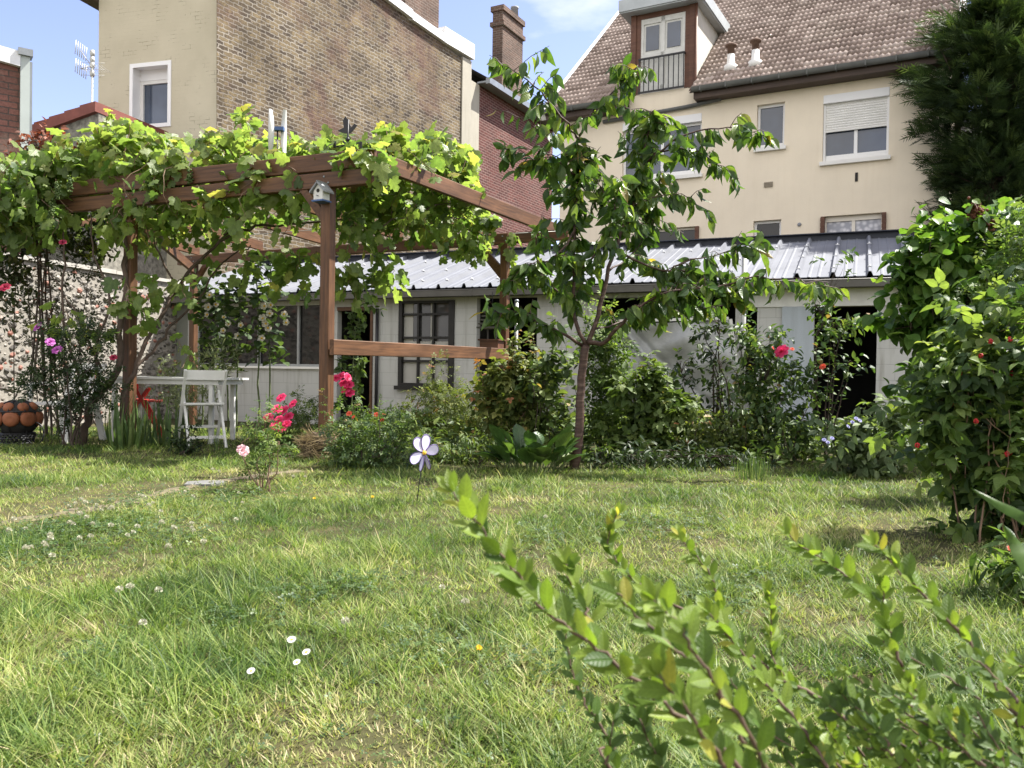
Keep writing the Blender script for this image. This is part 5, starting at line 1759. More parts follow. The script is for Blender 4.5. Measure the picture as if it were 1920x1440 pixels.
def shrub(name, label, cat, px, Y, blobs, leafmat_, tmpl, size, nclus, nper, sm, group=None, sigma=0.07, stems=8, srad=0.006,
          droop=0.35, up=0.7, depth=0.8, rbase=None, tip=0.0, zlift=0.0, base_spread=0.12, flowers=(), sprigs=0):
    """a bush: canes rise from the foot to points inside image-measured blobs standing at their real distance"""
    g = gp(px, Y)
    e = empty(name, g, label, cat, group)
    lv, st = Leaves(), MB()
    mains = []
    wts = np.array([b[4] if len(b) > 4 else b[2] * b[3] for b in blobs], float); wts /= wts.sum()
    for k in range(nclus):
        b = blobs[rng.choice(len(blobs), p=wts)]
        while True:
            u = rng.uniform(-1, 1, 3)
            if (u ** 2).sum() < 1: break
        Yb = Y + (b[5] if len(b) > 5 else 0)
        rr = b[2] / FPX * Yb
        Yk = Yb + u[1] * rr * depth
        c = at(b[0] + u[0] * b[2], b[1] + u[2] * b[3], Yk)
        gg = float(gz(c.x, c.y))
        if c.z < gg + 0.04: c.z = gg + 0.04 + random.random() * 0.05
        foot = g + Vector((random.gauss(0, base_spread), random.gauss(0, base_spread), -0.03))
        mid = foot.lerp(c, 0.55) + Vector((random.gauss(0, .05), random.gauss(0, .05), 0.10 * (c - foot).length))
        if k < stems:
            path = jitter_path([foot, mid, c], 0.008, 4)
            mains.append(path)
            n = len(path)
            st.tube(path, [srad * (1 - 0.75 * i / (n - 1)) for i in range(n)], 6, cap=False)
            if nclus > 20: lv.twig(path, 0.055, size * 0.8, 0.3, 0.9, droop, up, rbase, 0)
        else:
            best = min((q for pth in mains for q in pth[len(pth) // 3:]), key=lambda q: (q - c).length + 0.6 * max(0, q.z - c.z))
            path = jitter_path([best, best.lerp(c, 0.5) + Vector((0, 0, 0.04)), c], 0.006, 3)
            st.tube(path, [srad * 0.4 * (1 - 0.6 * i / (len(path) - 1)) for i in range(len(path))], 4, cap=False)
        # side twigs carrying the leaves
        for j in range(max(1, nper // 7)):
            d = Vector((random.gauss(0, 1), random.gauss(0, 1), random.gauss(0.25, 0.8))).normalized()
            q0 = c + Vector((random.gauss(0, sigma), random.gauss(0, sigma), random.gauss(0, sigma))) * 0.5
            q1 = q0 + d * sigma * 2.2
            if q1.z < gg + 0.03: q1.z = gg + 0.03
            tw = [q0, q0.lerp(q1, 0.5) + Vector((0, 0, 0.01)), q1]
            lv.twig(tw, sigma * 2.2 / 7.5, size, 0.0, 0.9, droop, up, rbase, tip)
    for k in range(sprigs):
        b = blobs[rng.choice(len(blobs), p=wts)]
        c = at(b[0] + random.uniform(-.9, .9) * b[2], b[1] - b[3] * random.uniform(0.2, 0.8), Y + random.gauss(0, .12))
        h = random.uniform(0.12, 0.38)
        tp = c + Vector((random.gauss(0, .06), random.gauss(0, .06), h))
        path = jitter_path([c - Vector((0, 0, 0.15)), c, c.lerp(tp, .5) + Vector((random.gauss(0, .02), 0, 0)), tp], 0.005, 3)
        st.tube(path, [srad * 0.5 * (1 - 0.7 * i / (len(path) - 1)) for i in range(len(path))], 4, cap=False)
        lv.twig(path, 0.020, size * 0.8, 0.25, 0.9, 0.25, 0.7, 0.62, 0.3)
    st.build('stems', sm, e, rel=g)
    lv.build('foliage', tmpl, leafmat_, e)
    for (fx, fy, fr, mname, dy) in flowers:
        p = at(fx, fy, Y + dy)
        flower(mname + '_bloom', M[mname], e, p, fr * (1.18 if mname == 'magenta' else 1))
    return e

# ---- cherry tree -------------------------------------------------------------
def cherry():
    Y0 = 7.15
    g = gp(1079, Y0)
    e = empty('cherry_tree', g, 'slim young cherry tree with drooping dark green leaves in the middle of the bed', 'tree')
    wood, lv = MB(), Leaves()
    T = lambda l: [at(px, py, Y0 + dy) for px, py, dy in l]
    trunk = jitter_path([g + Vector((0, 0, -0.08))] + T([(1080, 860, 0), (1087, 790, 0), (1090, 710, 0), (1098, 648, 0)]), 0.004, 4)
    n = len(trunk)
    wood.tube(trunk, [0.047 - 0.012 * min(1, i / (n - 1) * 1.5) if i > 1 else 0.056 for i in range(n)], 12)
    tr = wood.build('trunk', M['cherry_bark'], e, rel=g)
    limbs = MB()
    B = [  # (points, start radius, twig density, droop)
        ([(1099, 650, 0), (1122, 590, 0.05), (1142, 500, 0.08), (1162, 440, 0.1), (1186, 385, .12), (1202, 310, .15), (1216, 240, .15), (1228, 205, .15)], 0.023, 1.6),
        ([(1097, 648, 0), (1078, 592, -0.02), (1078, 500, -0.08), (1080, 400, -0.1), (1084, 320, -.1), (1086, 255, -.1)], 0.020, 1.6),
        ([(1086, 262, -.1), (1062, 232, -.15), (1012, 172, -.2), (965, 135, -.25), (926, 112, -.25)], 0.012, 0.8),
        ([(1086, 255, -.1), (1108, 218, -.1), (1142, 180, -.05), (1174, 150, 0), (1196, 122, 0)], 0.012, 1.0),
        ([(1092, 648, 0), (1046, 620, -.15), (1010, 603, -.25), (962, 582, -.35), (930, 592, -.4)], 0.016, 1.0),
        ([(1102, 642, 0), (1132, 642, -.1), (1160, 612, -.2), (1192, 580, -.25), (1262, 545, -.3), (1340, 540, -.35), (1392, 560, -.35)], 0.022, 1.3),
        ([(1150, 470, .08), (1240, 505, -.1), (1330, 512, -.2), (1395, 535, -.25)], 0.012, 1.2),
        ([(1262, 500, -.1), (1340, 478, -.1), (1440, 452, -.1)], 0.008, 0.7),
        ([(1340, 540, -.35), (1420, 520, -.4), (1500, 532, -.4), (1578, 542, -.4)], 0.009, 0.8),
        ([(1200, 318, .15), (1262, 266, .05), (1330, 241, .0), (1400, 244, -.05), (1442, 256, -.05)], 0.011, 0.62),
        ([(1212, 290, .15), (1290, 280, .05), (1345, 306, 0), (1385, 335, 0)], 0.009, 0.75),
        ([(1188, 385, .12), (1262, 362, .05), (1306, 384, 0)], 0.007, 0.7),
        ([(1084, 330, -.1), (1032, 296, -.25), (988, 302, -.3)], 0.009, 1.2),
        ([(1070, 300, -.15), (1015, 248, -.3), (985, 225, -.35), (922, 202, -.4)], 0.006, 0.35),
        ([(1060, 300, -.15), (1000, 280, -.3), (945, 278, -.35)], 0.005, 0.25),
        ([(1080, 430, -.1), (1042, 482, -.25), (985, 500, -.35), (948, 532, -.4)], 0.011, 1.2),
        ([(1078, 520, -.05), (1120, 470, -.3), (1150, 400, -.4), (1165, 330, -.4)], 0.012, 1.3),
        ([(1170, 420, .1), (1130, 360, .3), (1110, 300, .4)], 0.010, 1.2),
        ([(1140, 510, .08), (1190, 470, .35), (1230, 400, .5), (1240, 320, .5)], 0.010, 1.2),
        ([(1078, 560, 0), (1040, 540, .25), (1010, 500, .35), (1005, 440, .4)], 0.009, 1.0),
        ([(1110, 620, 0), (1180, 600, .3), (1260, 570, .45), (1330, 580, .5)], 0.010, 0.9),
        ([(1085, 380, -.1), (1050, 360, .2), (1040, 300, .3)], 0.008, 1.0),
    ]
    for pts, r0, dens in B:
        path = jitter_path(T(pts), 0.007, 4)
        n = len(path)
        limbs.tube(path, [max(0.0035, r0 * (1 - 0.85 * i / (n - 1))) for i in range(n)], 7)
        L = sum((path[i + 1] - path[i]).length for i in range(n - 1))
        big = r0 > 0.02
        lv.twig(path, 0.022 / dens, 0.15, 0.45 if big else 0.22, 0.7, 1.15, 0.3, tip=0.55, jit=0.6)
        # short spurs with hanging leaves
        for k in range(int(L * 16 * dens)):
            t = random.uniform(0.42 if big else 0.2, 0.96)
            p, tg = along(path, t)
            d = Vector((random.gauss(0, 1), random.gauss(0, 1), random.gauss(0.1, 0.6))).normalized()
            ln = random.uniform(0.07, 0.2) if random.random() < 0.82 else random.uniform(0.2, 0.36)
            tw = [p, p + d * ln * 0.5 + Vector((0, 0, 0.02)), p + d * ln]
            limbs.tube(tw, [0.004, 0.003, 0.002], 4, cap=False)
            lv.twig(tw, 0.030, 0.14, 0.2, 0.7, 1.2, 0.3, tip=0.2, jit=0.6)
    limbs.build('limbs', M['cherry_bark'], e, rel=g)
    lv.build('crown', L_CHERRY, M['cherryleaf'], e)
cherry()

# ---- grape vine on the pergola -----------------------------------------------
TOPX = [-60, 0, 20, 60, 100, 140, 170, 200, 230, 260, 300, 325, 333, 348, 355, 375, 400, 430, 455, 475, 500, 525, 560, 600, 640, 680, 710, 740, 780, 830, 855, 866, 880, 900, 960]
TOPY = [330, 300, 285, 280, 262, 245, 225, 212, 222, 228, 235, 250, 300, 315, 285, 258, 252, 245, 205, 235, 245, 250, 262, 250, 248, 262, 245, 228, 240, 255, 262, 285, 350, 372, 400]
def vine():
    g = gp(216, 8.7)
    e = empty('grape_vine', g, 'sunlit yellow green grape vine covering the pergola roof', 'vine')
    lv, st = Leaves(), MB()
    def frontY(px): return float(np.interp(px, [30, 723], [9.5, 7.68]))
    def canopy(px, Y, z): 
        p = at(px, 700, Y); return Vector((p.x, p.y, z))
    # shoots rising above the beams
    nsh = 215
    for k in range(nsh):
        px = random.uniform(-55, 872)
        f = random.random() ** 1.25
        Y0 = frontY(min(px, 723)) + 0.12 + f * 2.0
        if px > 723: Y0 = float(np.interp(px, [700, 1034], [7.75, 11.3])) + 0.1 + f * 1.2
        ytop = float(np.interp(px, TOPX, TOPY)) + 4 + abs(random.gauss(0, 12))
        zt = at(px, ytop, Y0).z
        z0 = PT + random.uniform(0.0, 0.16)
        if zt < z0 + 0.05: continue
        p0 = canopy(px + random.gauss(0, 25), Y0 + random.gauss(0, .15), z0)
        p1 = canopy(px, Y0, z0 + (zt - z0) * random.uniform(0.55, 1.0))
        mid = p0.lerp(p1, 0.5) + Vector((random.gauss(0, .08), random.gauss(0, .08), 0.03))
        tip_ = p1 + Vector((random.gauss(0, .10), random.gauss(0, .10), -0.02))
        if at(px, ytop, p1.y).z < p1.z: p1.z = at(px, ytop, p1.y).z
        path = jitter_path([p0, mid, p1, tip_], 0.012, 3)
        st.tube(path, [0.005 - 0.003 * i / len(path) for i in range(len(path))], 4, cap=False)
        lv.twig(path, 0.045, 0.135, 0.05, 0.8, 0.45, 0.8, rbase=0.62, tip=0.35, jit=0.7, stalk=0.05)
    # horizontal canes across the top
    for k in range(24):
        px = random.uniform(-40, 800); px2 = px + random.uniform(-160, 160)
        px2 = min(max(px2, -50), 850)
        f0, f1 = random.random(), random.random()
        a = canopy(px, frontY(min(px, 723)) + 0.15 + f0 * 2.6 + max(0, px - 723) * 0.010, PT + random.uniform(-.05, .2))
        b = canopy(px2, frontY(min(px2, 723)) + 0.15 + f1 * 2.6 + max(0, px2 - 723) * 0.010, PT + random.uniform(-.05, .2))
        path = jitter_path([a, a.lerp(b, 0.5) + Vector((0, 0, random.uniform(-.1, .08))), b], 0.02, 5)
        st.tube(path, 0.006, 5, cap=False)
        lv.twig(path, 0.06, 0.14, 0.0, 0.85, 0.7, 0.8, rbase=0.45, jit=0.5)
    # hanging growth below the beams
    def hang(px, Y, ytop, ybot, n, size=0.125, rb=0.4):
        z1, z0 = at(px, ytop, Y).z, at(px, ybot, Y).z
        p = canopy(px, Y, z1)
        q = canopy(px + random.gauss(0, 22), Y + random.gauss(0, .12), z0)
        path = jitter_path([p, p.lerp(q, .5) + Vector((random.gauss(0, .1), random.gauss(0, .1), 0)), q], 0.015, 4)
        st.tube(path, [0.005 - 0.003 * i / len(path) for i in range(len(path))], 4, cap=False)
        L = (p - q).length
        lv.twig(path, max(0.02, L / n), size, 0.0, 0.9, 0.7, 0.75, rbase=rb, tip=0.2, jit=0.6, stalk=0.10)
    for k in range(100):
        px = random.uniform(70, 905) if k % 2 else random.uniform(630, 900)
        if px < 720: Y = frontY(px) + 0.35 + random.random() ** 0.8 * 3.0
        else: Y = float(np.interp(px, [700, 1034], [7.9, 11.3])) + 0.1 + random.random() * 1.2
        ylo = float(np.interp(px, [60, 250, 400, 560, 640, 720, 800, 850, 910], [440, 430, 450, 462, 466, 442, 428, 422, 395]))
        yb_ = float(np.interp(px, [60, 690, 723, 1034], [400, 350, 345, 450]))
        y0 = yb_ + random.uniform(-35, 60)
        hang(px, Y, y0, y0 + random.uniform(25, max(40, ylo - y0)), random.randint(7, 13), random.uniform(0.085, 0.115), random.uniform(0.35, 0.7))
    # long strands that drop further, seen in the photo
    for px, Y, y0, y1, n in ((688, 8.6, 440, 545, 22), (715, 8.7, 480, 540, 14), (655, 8.5, 470, 590, 20), (640, 8.4, 500, 560, 12), (560, 9.4, 470, 560, 18), (590, 9.2, 470, 540, 16),
                             (520, 9.6, 470, 540, 16), (450, 9.8, 470, 520, 12), (250, 8.65, 380, 470, 10), (235, 8.6, 420, 470, 8), (312, 8.65, 300, 370, 9), (200, 8.85, 330, 370, 6), (340, 8.8, 290, 350, 6), (690, 7.62, 285, 345, 9),
                             (225, 8.5, 520, 590, 9), (240, 8.5, 560, 620, 6), (290, 8.7, 520, 600, 10), (345, 9.2, 520, 580, 8), (120, 8.8, 580, 620, 8), (170, 8.7, 610, 640, 5), (335, 9.2, 640, 690, 4), (420, 9.6, 430, 500, 10),
                             (880, 10.2, 395, 440, 12), (905, 10.4, 430, 470, 8), (965, 10.9, 430, 500, 12), (860, 10, 280, 330, 8), (840, 9.6, 300, 370, 12), (800, 9.0, 270, 340, 12), (770, 8.6, 265, 320, 10)):
        hang(px, Y, y0, y1, n, 0.14, 0.55)
    # bunches that spill over the front of the beams
    for cx_, y0, y1, m_ in ((205, 290, 340, 3), (235, 385, 465, 5), (312, 285, 420, 8), (330, 310, 370, 2), (475, 305, 390, 5), (490, 345, 415, 3), (145, 290, 320, 2), (85, 280, 340, 5), (55, 310, 370, 5), (685, 285, 340, 2), (405, 360, 400, 3), (545, 350, 390, 2)):
        for q in range(m_):
            hang(cx_ + random.gauss(0, 13), float(np.interp(cx_, [30, 723], [9.5, 7.68])) - random.uniform(0.02, 0.12), y0 + random.uniform(-8, 20), y1 - random.uniform(0, 30), random.randint(6, 9), 0.135, 0.55)
    # left shoulder of the vine in front of the beam end
    for k in range(42):
        hang(random.uniform(-60, 110), random.uniform(8.7, 9.6), random.uniform(280, 400), random.uniform(380, 470), random.randint(6, 10), 0.14, 0.45)
    # a few woody climbing shoots that stand clear of the mass
    for pts in ([(470, 265, 8.7), (462, 225, 8.7), (452, 200, 8.7)], [(735, 300, 8.2), (728, 260, 8.2), (720, 228, 8.3)], [(395, 300, 8.8), (392, 262, 8.8), (398, 240, 8.8)], [(205, 260, 9.2), (200, 225, 9.2), (206, 205, 9.2)]):
        path = jitter_path([at(*q) for q in pts], 0.01, 3)
        st.tube(path, 0.004, 4, cap=False)
        lv.twig(path, 0.05, 0.13, 0.1, 0.8, 0.4, 0.9, rbase=0.75, tip=0.3)
    wood = MB()
    for pts, r in (([(150, 850, 8.55), (165, 790, 8.55), (178, 745, 8.6), (222, 690, 8.7), (226, 600, 8.75), (238, 500, 8.8), (242, 400, 8.85), (250, 370, 8.9)], 0.045),
                   ([(232, 850, 8.7), (228, 760, 8.7), (258, 680, 8.72), (300, 600, 8.9), (330, 545, 9.1), (372, 490, 9.3), (425, 440, 9.5), (480, 425, 9.7), (560, 420, 9.9), (680, 405, 9.5)], 0.028),
                   ([(250, 700, 8.72), (298, 640, 8.95), (330, 600, 9.2), (380, 545, 9.5), (420, 490, 9.7), (470, 460, 9.9)], 0.018),
                   ([(190, 740, 8.6), (180, 650, 8.7), (205, 560, 8.8), (180, 480, 9.0), (170, 400, 9.2)], 0.018),
                   ([(160, 720, 8.6), (120, 620, 8.8), (118, 520, 9.0), (118, 440, 9.1), (104, 395, 9.2)], 0.016),
                   ([(190, 690, 8.7), (150, 600, 8.9), (112, 540, 9.1), (60, 480, 9.2)], 0.014),
                   ([(640, 430, 8.5), (720, 420, 8.7), (800, 395, 9.2), (860, 380, 9.8)], 0.012),
                   ([(330, 540, 9.1), (300, 480, 9.1), (270, 420, 9.2)], 0.014),
                   ([(420, 440, 9.5), (460, 400, 9.7), (500, 340, 9.7)], 0.012)):
        path = jitter_path([at(*q) for q in pts], 0.016, 4)
        if pts[0][1] > 840: path[0].z = float(gz(path[0].x, path[0].y)) - 0.05
        n = len(path)
        wood.tube(path, [r * (1 - 0.6 * i / (n - 1)) for i in range(n)], 8)
    wood.build('trunk', M['bark'], e, rel=g)
    st.build('canes', M['stem_tan'], e, rel=g)
    lv.build('foliage', L_VINE, M['grape'], e)
    # green flower clusters hanging by the beam
    for px, py, Y in ((108, 355, 8.6), (131, 345, 8.6), (97, 392, 8.6), (280, 338, 8.6), (252, 385, 8.6), (355, 333, 8.5)):
        c = at(px, py, Y)
        P_ = rng.normal(0, 1, (60, 3)) * [0.012, 0.012, 0.045] + np.array(c)
        scatter('flower_cluster', ICO, P_, rng.normal(0, 1, (60, 3)), rng.normal(0, 1, (60, 3)), np.full(60, 0.012), M['ash'], e, rel=e.location)
vine()

# ---- conifer ------------------------------------------------------------------
def conifer(pxc, Y0, label, prof_z, prof_r, nb_, extra):
    g = gp(pxc, Y0)
    e = empty('conifer', g, label, 'tree', 'conifers behind the shed')
    htop = prof_z[-1]
    tr = MB().tube(jitter_path([g + Vector((0, 0, -.1)), g + Vector((0, 0, htop * 0.5)), g + Vector((0.05, 0, htop))], 0.01, 4), [0.2, .19, .18, .16, .14, .11, .08, .05, .02][:9], 10)
    tr.build('trunk', M['bark'], e, rel=g)
    P, D, N, S, R = [], [], [], [], []
    br = MB()
    for k in range(nb_):
        z = 0.6 + (htop - 0.7) * random.random() ** 0.9
        th = random.uniform(0, 2 * math.pi)
        lump = 0.72 + 0.34 * math.sin(th * 3 + z * 2.6) * math.sin(z * 3.3 + th) + random.uniform(-.16, .30)
        r = float(np.interp(z, prof_z, prof_r)) * lump
        o = Vector((math.cos(th), math.sin(th), 0))
        p0 = g + Vector((0, 0, z - r * 0.25)); p1 = g + o * r + Vector((0, 0, z + r * 0.12))
        path = [p0, p0.lerp(p1, 0.5) + Vector((0, 0, -.06)), p1]
        if k % 2 == 0: br.tube(path, [0.022, 0.014, 0.006], 4, cap=False)
        m = int(18 + 20 * r)
        for j in range(m):
            t = 0.35 + 0.65 * random.random() ** 0.6
            p, tg = along(path, t)
            p = p + Vector((random.gauss(0, .11), random.gauss(0, .11), random.gauss(0, .10)))
            d = (o * 0.7 + tg * 0.5 + Vector((random.gauss(0, .5), random.gauss(0, .5), random.gauss(0.15, .45)))).normalized()
            P.append(tuple(p)); D.append(tuple(d)); N.append((random.gauss(0, .6), random.gauss(0, .6), 0.8)); S.append(random.uniform(0.2, 0.40) * (1.35 if t > .9 else 1)); R.append(random.random() * 0.75 + 0.25 * (t > .9))
    # the thin leaders and the stray branch seen against the sky
    for (pts) in extra:
        path = [at(a, b, Y0 - 0.3) for a, b in pts]
        br.tube(path, [0.02 - 0.015 * i / len(path) for i in range(len(path))], 5)
        for j in range(90):
            p, tg = along(path, random.random())
            d = (tg * 0.5 + Vector((random.gauss(0, .8), random.gauss(0, .8), random.gauss(0.1, .4)))).normalized()
            P.append(tuple(p)); D.append(tuple(d)); N.append((random.gauss(0, .6), random.gauss(0, .6), 0.8)); S.append(random.uniform(0.12, 0.25)); R.append(random.random())
    br.build('branches', M['stem_dark'], e, rel=g)
    scatter('crown', L_SPRAY, np.array(P), np.array(D), np.array(N), np.array(S), M['conifer'], e, rnd=np.array(R), rel=g)
conifer(1850, 17.5, 'dark green conifer with a thin bare leader tip behind the shed', [0, 2.1, 4.5, 5.55, 6.0, 6.6, 7.15, 7.7, 8.1, 8.45, 8.8], [0.7, 0.85, 0.9, 0.95, 1.2, 1.6, 1.5, 1.25, 1.0, 0.5, 0.12], 640,
        ([(1832, 110), (1829, 40), (1824, 0), (1823, -30)], [(1790, 150), (1770, 105), (1750, 66)], [(1870, 90), (1866, 50), (1862, 28)]))
conifer(1955, 18.6, 'taller dark conifer cut off by the right edge behind the shed', [0, 3.0, 5.0, 6.5, 7.5, 8.5, 9.5, 11.0, 12.0], [0.8, 1.0, 1.2, 1.35, 1.35, 1.2, 1.0, 0.5, 0.05], 560,
        ([(1925, 60), (1905, 20), (1892, 5)],))

# ---- big bushes on the right --------------------------------------------------
def lilac():
    e = shrub('lilac_bush', 'tall leafy lilac bush with heart shaped leaves before the right end of the shed', 'bush', 1800, 7.6,
          [(1735, 540, 50, 90, 3), (1790, 500, 80, 95, 3), (1860, 470, 75, 90, 2.5), (1750, 640, 60, 50, 1.8), (1830, 600, 100, 90, 3), (1930, 480, 70, 110, 2), (1680, 620, 18, 45, 0.5), (1780, 700, 60, 60, 0.8)],
          M['lilac'], L_ROUND, 0.125, 150, 21, M['stem_dark'], sigma=0.13, stems=20, srad=0.02, droop=0.55, up=0.8, depth=0.8)
    g = e.location
    lv, st = Leaves(), MB()
    for px, y0, y1, dy in ((1703, 620, 440, 0), (1745, 600, 440, -.2), (1772, 560, 402, 0), (1845, 560, 432, -.2), (1868, 600, 440, -.1), (1905, 520, 420, -.3), (1693, 560, 470, .1), (1915, 470, 365, -.4), (1820, 520, 425, .1)):
        a, b = at(px + 5, y0, 7.5 + dy), at(px, y1, 7.5 + dy)
        path = jitter_path([a, a.lerp(b, .5), b], 0.008, 4)
        st.tube(path, [0.008 - 0.005 * i / len(path) for i in range(len(path))], 5)
        lv.twig(path, 0.03, 0.115, 0.1, 0.95, 0.45, 0.9, rbase=0.7, tip=0.2, jit=0.3)
    st.build('shoots', M['stem_dark'], e, rel=g)
    lv.build('top_leaves', L_ROUND, M['lilac'], e)
    for px, py in ((1828, 402), (1853, 420), (1826, 396)):
        c = at(px, py, 7.4)
        P_ = rng.normal(0, 1, (70, 3)) * [0.03, 0.03, 0.035] + np.array(c)
        scatter('dry_flower_head', ICO, P_, rng.normal(0, 1, (70, 3)), rng.normal(0, 1, (70, 3)), np.full(70, 0.016), M['russet'], e, rel=g)
lilac()
def raspberry():
    e = shrub('raspberry_bush', 'large raspberry bush with red berries leaning over the lawn on the right', 'bush', 1880, 4.3,
          [(1860, 720, 80, 60, 2.2), (1810, 760, 70, 65, 1.8), (1910, 830, 100, 110, 3.0), (1825, 870, 65, 60, 1.5), (1880, 950, 70, 60, 1.3), (1750, 800, 30, 40, 0.5), (1960, 700, 80, 180, 2), (1900, 650, 60, 60, 1.2), (1985, 950, 80, 130, 1.5, 0.2)],
          M['rasp'], L_RASP, 0.125, 135, 14, M['stem_tan'], sigma=0.125, sprigs=10, stems=14, srad=0.006, droop=0.75, up=0.75, depth=1.0, tip=0.1)
    g = e.location
    for px, py in ((1839, 667), (1908, 676), (1896, 700), (1850, 730), (1783, 758), (1888, 851), (1893, 849), (1720, 835), (1894, 636), (1857, 640), (1800, 700), (1905, 680), (1830, 790)):
        c = at(px, py, 4.3 - random.uniform(0.12, 0.3))
        n_ = 26
        th = rng.uniform(0, 6.28, n_); zz_ = rng.uniform(-1, 1, n_)
        P_ = np.stack([np.sqrt(1 - zz_ ** 2) * np.cos(th) * 0.009, np.sqrt(1 - zz_ ** 2) * np.sin(th) * 0.009, zz_ * 0.011], 1) + np.array(c)
        scatter('berry', ICO, P_, rng.normal(0, 1, (n_, 3)), rng.normal(0, 1, (n_, 3)), np.full(n_, 0.0042), M['berry'], e, rel=g)
raspberry()
shrub('climbing_bush', 'fine leaved climbing bush spilling over the top right of the raspberry canes', 'bush', 1925, 5.8,
      [(1880, 560, 70, 60, 2), (1930, 470, 50, 90, 2), (1840, 580, 50, 40, 1), (1920, 620, 50, 40, 1), (1960, 560, 60, 160, 2)], M['ash'], L_PINN, 0.12, 70, 14, M['stem_green'], sigma=0.10, droop=0.4, srad=0.007)
# low flowering plants under the raspberry at the right edge
shrub('sweet_william', 'low shaded plant with dark red flower heads under the raspberry bush', 'flower', 1925, 3.1,
      [(1915, 1060, 35, 40, 1), (1940, 1130, 50, 40, 1)], M['rasp'], L_LONG, 0.09, 14, 14, M['stem_green'], sigma=0.06,
      flowers=((1905, 1036, 0.022, 'crimson', -.05), (1894, 1030, 0.016, 'coral', -.05), (1903, 1142, 0.024, 'crimson', -.1), (1920, 1138, 0.02, 'crimson', -.1)))

# ---- the bed along the shed ----------------------------------------------------
shrub('rose_bush', 'spreading green rose bush with small coral blooms in front of the right front post', 'rose bush', 690, 7.0,
      [(700, 850, 85, 50, 3), (650, 810, 45, 40, 1), (745, 820, 45, 45, 1.2), (640, 870, 35, 30, .8), (730, 880, 70, 25, 1.2)], M['rose'], L_PINN, 0.085, 110, 14, M['stem_dark'], sigma=0.075, sprigs=10, stems=9, srad=0.007,
      flowers=((655, 776, 0.028, 'coral', -.1), (663, 782, 0.018, 'coral', -.1), (706, 778, 0.026, 'coral', -.1), (717, 788, 0.02, 'coral', -.1), (720, 776, 0.018, 'coral', 0)))
shrub('rose_bush', 'rose bush with a heap of bright magenta blooms left of the right front post', 'rose bush', 555, 8.9,
      [(545, 800, 45, 42, 2), (575, 770, 30, 30, 1), (520, 835, 30, 20, .6)], M['shrubleaf'], L_PINN, 0.08, 60, 14, M['stem_green'], sigma=0.07,
      flowers=[(520 + dx, 780 + dy, 0.045, 'magenta', -1.4 + 0.05 * i) for i, (dx, dy) in enumerate(((8, -33), (0, -12), (14, -10), (22, 2), (-16, 4), (4, 8), (18, 16), (-4, 20), (30, -22), (10, 24)))])
shrub('rose_bush', 'climbing rose with a magenta cluster hanging just right of the front post', 'rose bush', 660, 8.8,
      [(655, 700, 28, 60, 2), (670, 620, 30, 60, 2), (690, 560, 20, 50, 1), (660, 780, 25, 30, .8)], M['holly'], L_ROUND, 0.085, 34, 11, M['stem_green'], sigma=0.07, srad=0.006,
      flowers=[(645 + dx, 718 + dy, 0.045, 'magenta', -.5) for dx, dy in ((-14, -8), (-4, -12), (6, -10), (0, 2), (10, 4), (12, 20), (3, 14))])
shrub('rose_bush', 'small thin rose with one pale pink bloom at the edge of the lawn', 'rose bush', 503, 5.6,
      [(500, 800, 28, 30, 1.6), (520, 850, 30, 22, 1), (495, 890, 20, 30, .7), (470, 820, 22, 15, .6)], M['ash'], L_PINN, 0.075, 30, 8, M['stem_tan'], sigma=0.05, stems=7, srad=0.006, tip=0.4, base_spread=0.035,
      flowers=((455, 845, 0.045, 'pink_pale', -.1), (459, 850, 0.03, 'pink_pale', -.12)))
shrub('rose_bush', 'dark rose bush with purple blooms at the foot of the vine on the left', 'rose bush', 145, 8.3,
      [(110, 690, 55, 70, 2.5), (165, 680, 40, 80, 2), (75, 720, 30, 45, 1), (200, 720, 30, 60, 1), (140, 760, 50, 40, .8), (130, 640, 40, 30, 0.8)], M['darkleaf'], L_PINN, 0.10, 90, 14, M['stem_dark'], sigma=0.085, stems=9, srad=0.01, base_spread=0.06,
      flowers=((72, 614, 0.055, 'purple', -.25), (94, 642, 0.05, 'purple', -.25), (108, 657, 0.055, 'purple', -.25), (213, 671, 0.04, 'crimson', -.25), (10, 540, 0.06, 'crimson', 0), (118, 455, 0.04, 'crimson', 0)))
shrub('rose_bush', 'tall glossy rose bush with one crimson pink bloom left of the right doorway', 'rose bush', 1460, 7.9,
      [(1450, 740, 55, 60, 2), (1480, 800, 50, 50, 1.6), (1420, 800, 40, 60, 1.4), (1440, 670, 40, 40, 1), (1400, 640, 30, 30, .7), (1410, 720, 30, 50, 1), (1510, 720, 30, 50, .8), (1500, 840, 40, 30, .8)], M['rose'], L_OV, 0.08, 150, 14, M['stem_dark'], sigma=0.085, sprigs=10, stems=9, srad=0.007,
      flowers=((1467, 660, 0.062, 'magenta', -.3), (1449, 653, 0.02, 'coral', -.3), (1485, 655, 0.022, 'coral', -.3), (1543, 688, 0.034, 'coral', -.2)))
shrub('leafy_shrub', 'pale green bushy shrub with one tall sprig below the lattice window', 'shrub', 830, 8.9,
      [(840, 770, 65, 45, 3), (880, 800, 40, 50, 1.5), (812, 715, 11, 38, 1.0), (780, 790, 30, 40, 1), (860, 840, 60, 30, 1.2)], M['yellowleaf'], L_PINN, 0.085, 140, 14, M['stem_green'], sigma=0.08, sprigs=12, rbase=0.5)
shrub('leafy_shrub', 'yellow green raspberry like shrub left of the cherry trunk', 'shrub', 960, 8.2,
      [(950, 770, 50, 65, 3), (930, 720, 35, 35, 1.2), (985, 740, 35, 60, 1.4), (960, 840, 45, 35, 1.1), (975, 700, 25, 25, .7)], M['yellowleaf'], L_RASP, 0.11, 110, 14, M['stem_tan'], sigma=0.085, sprigs=12, tip=0.2)
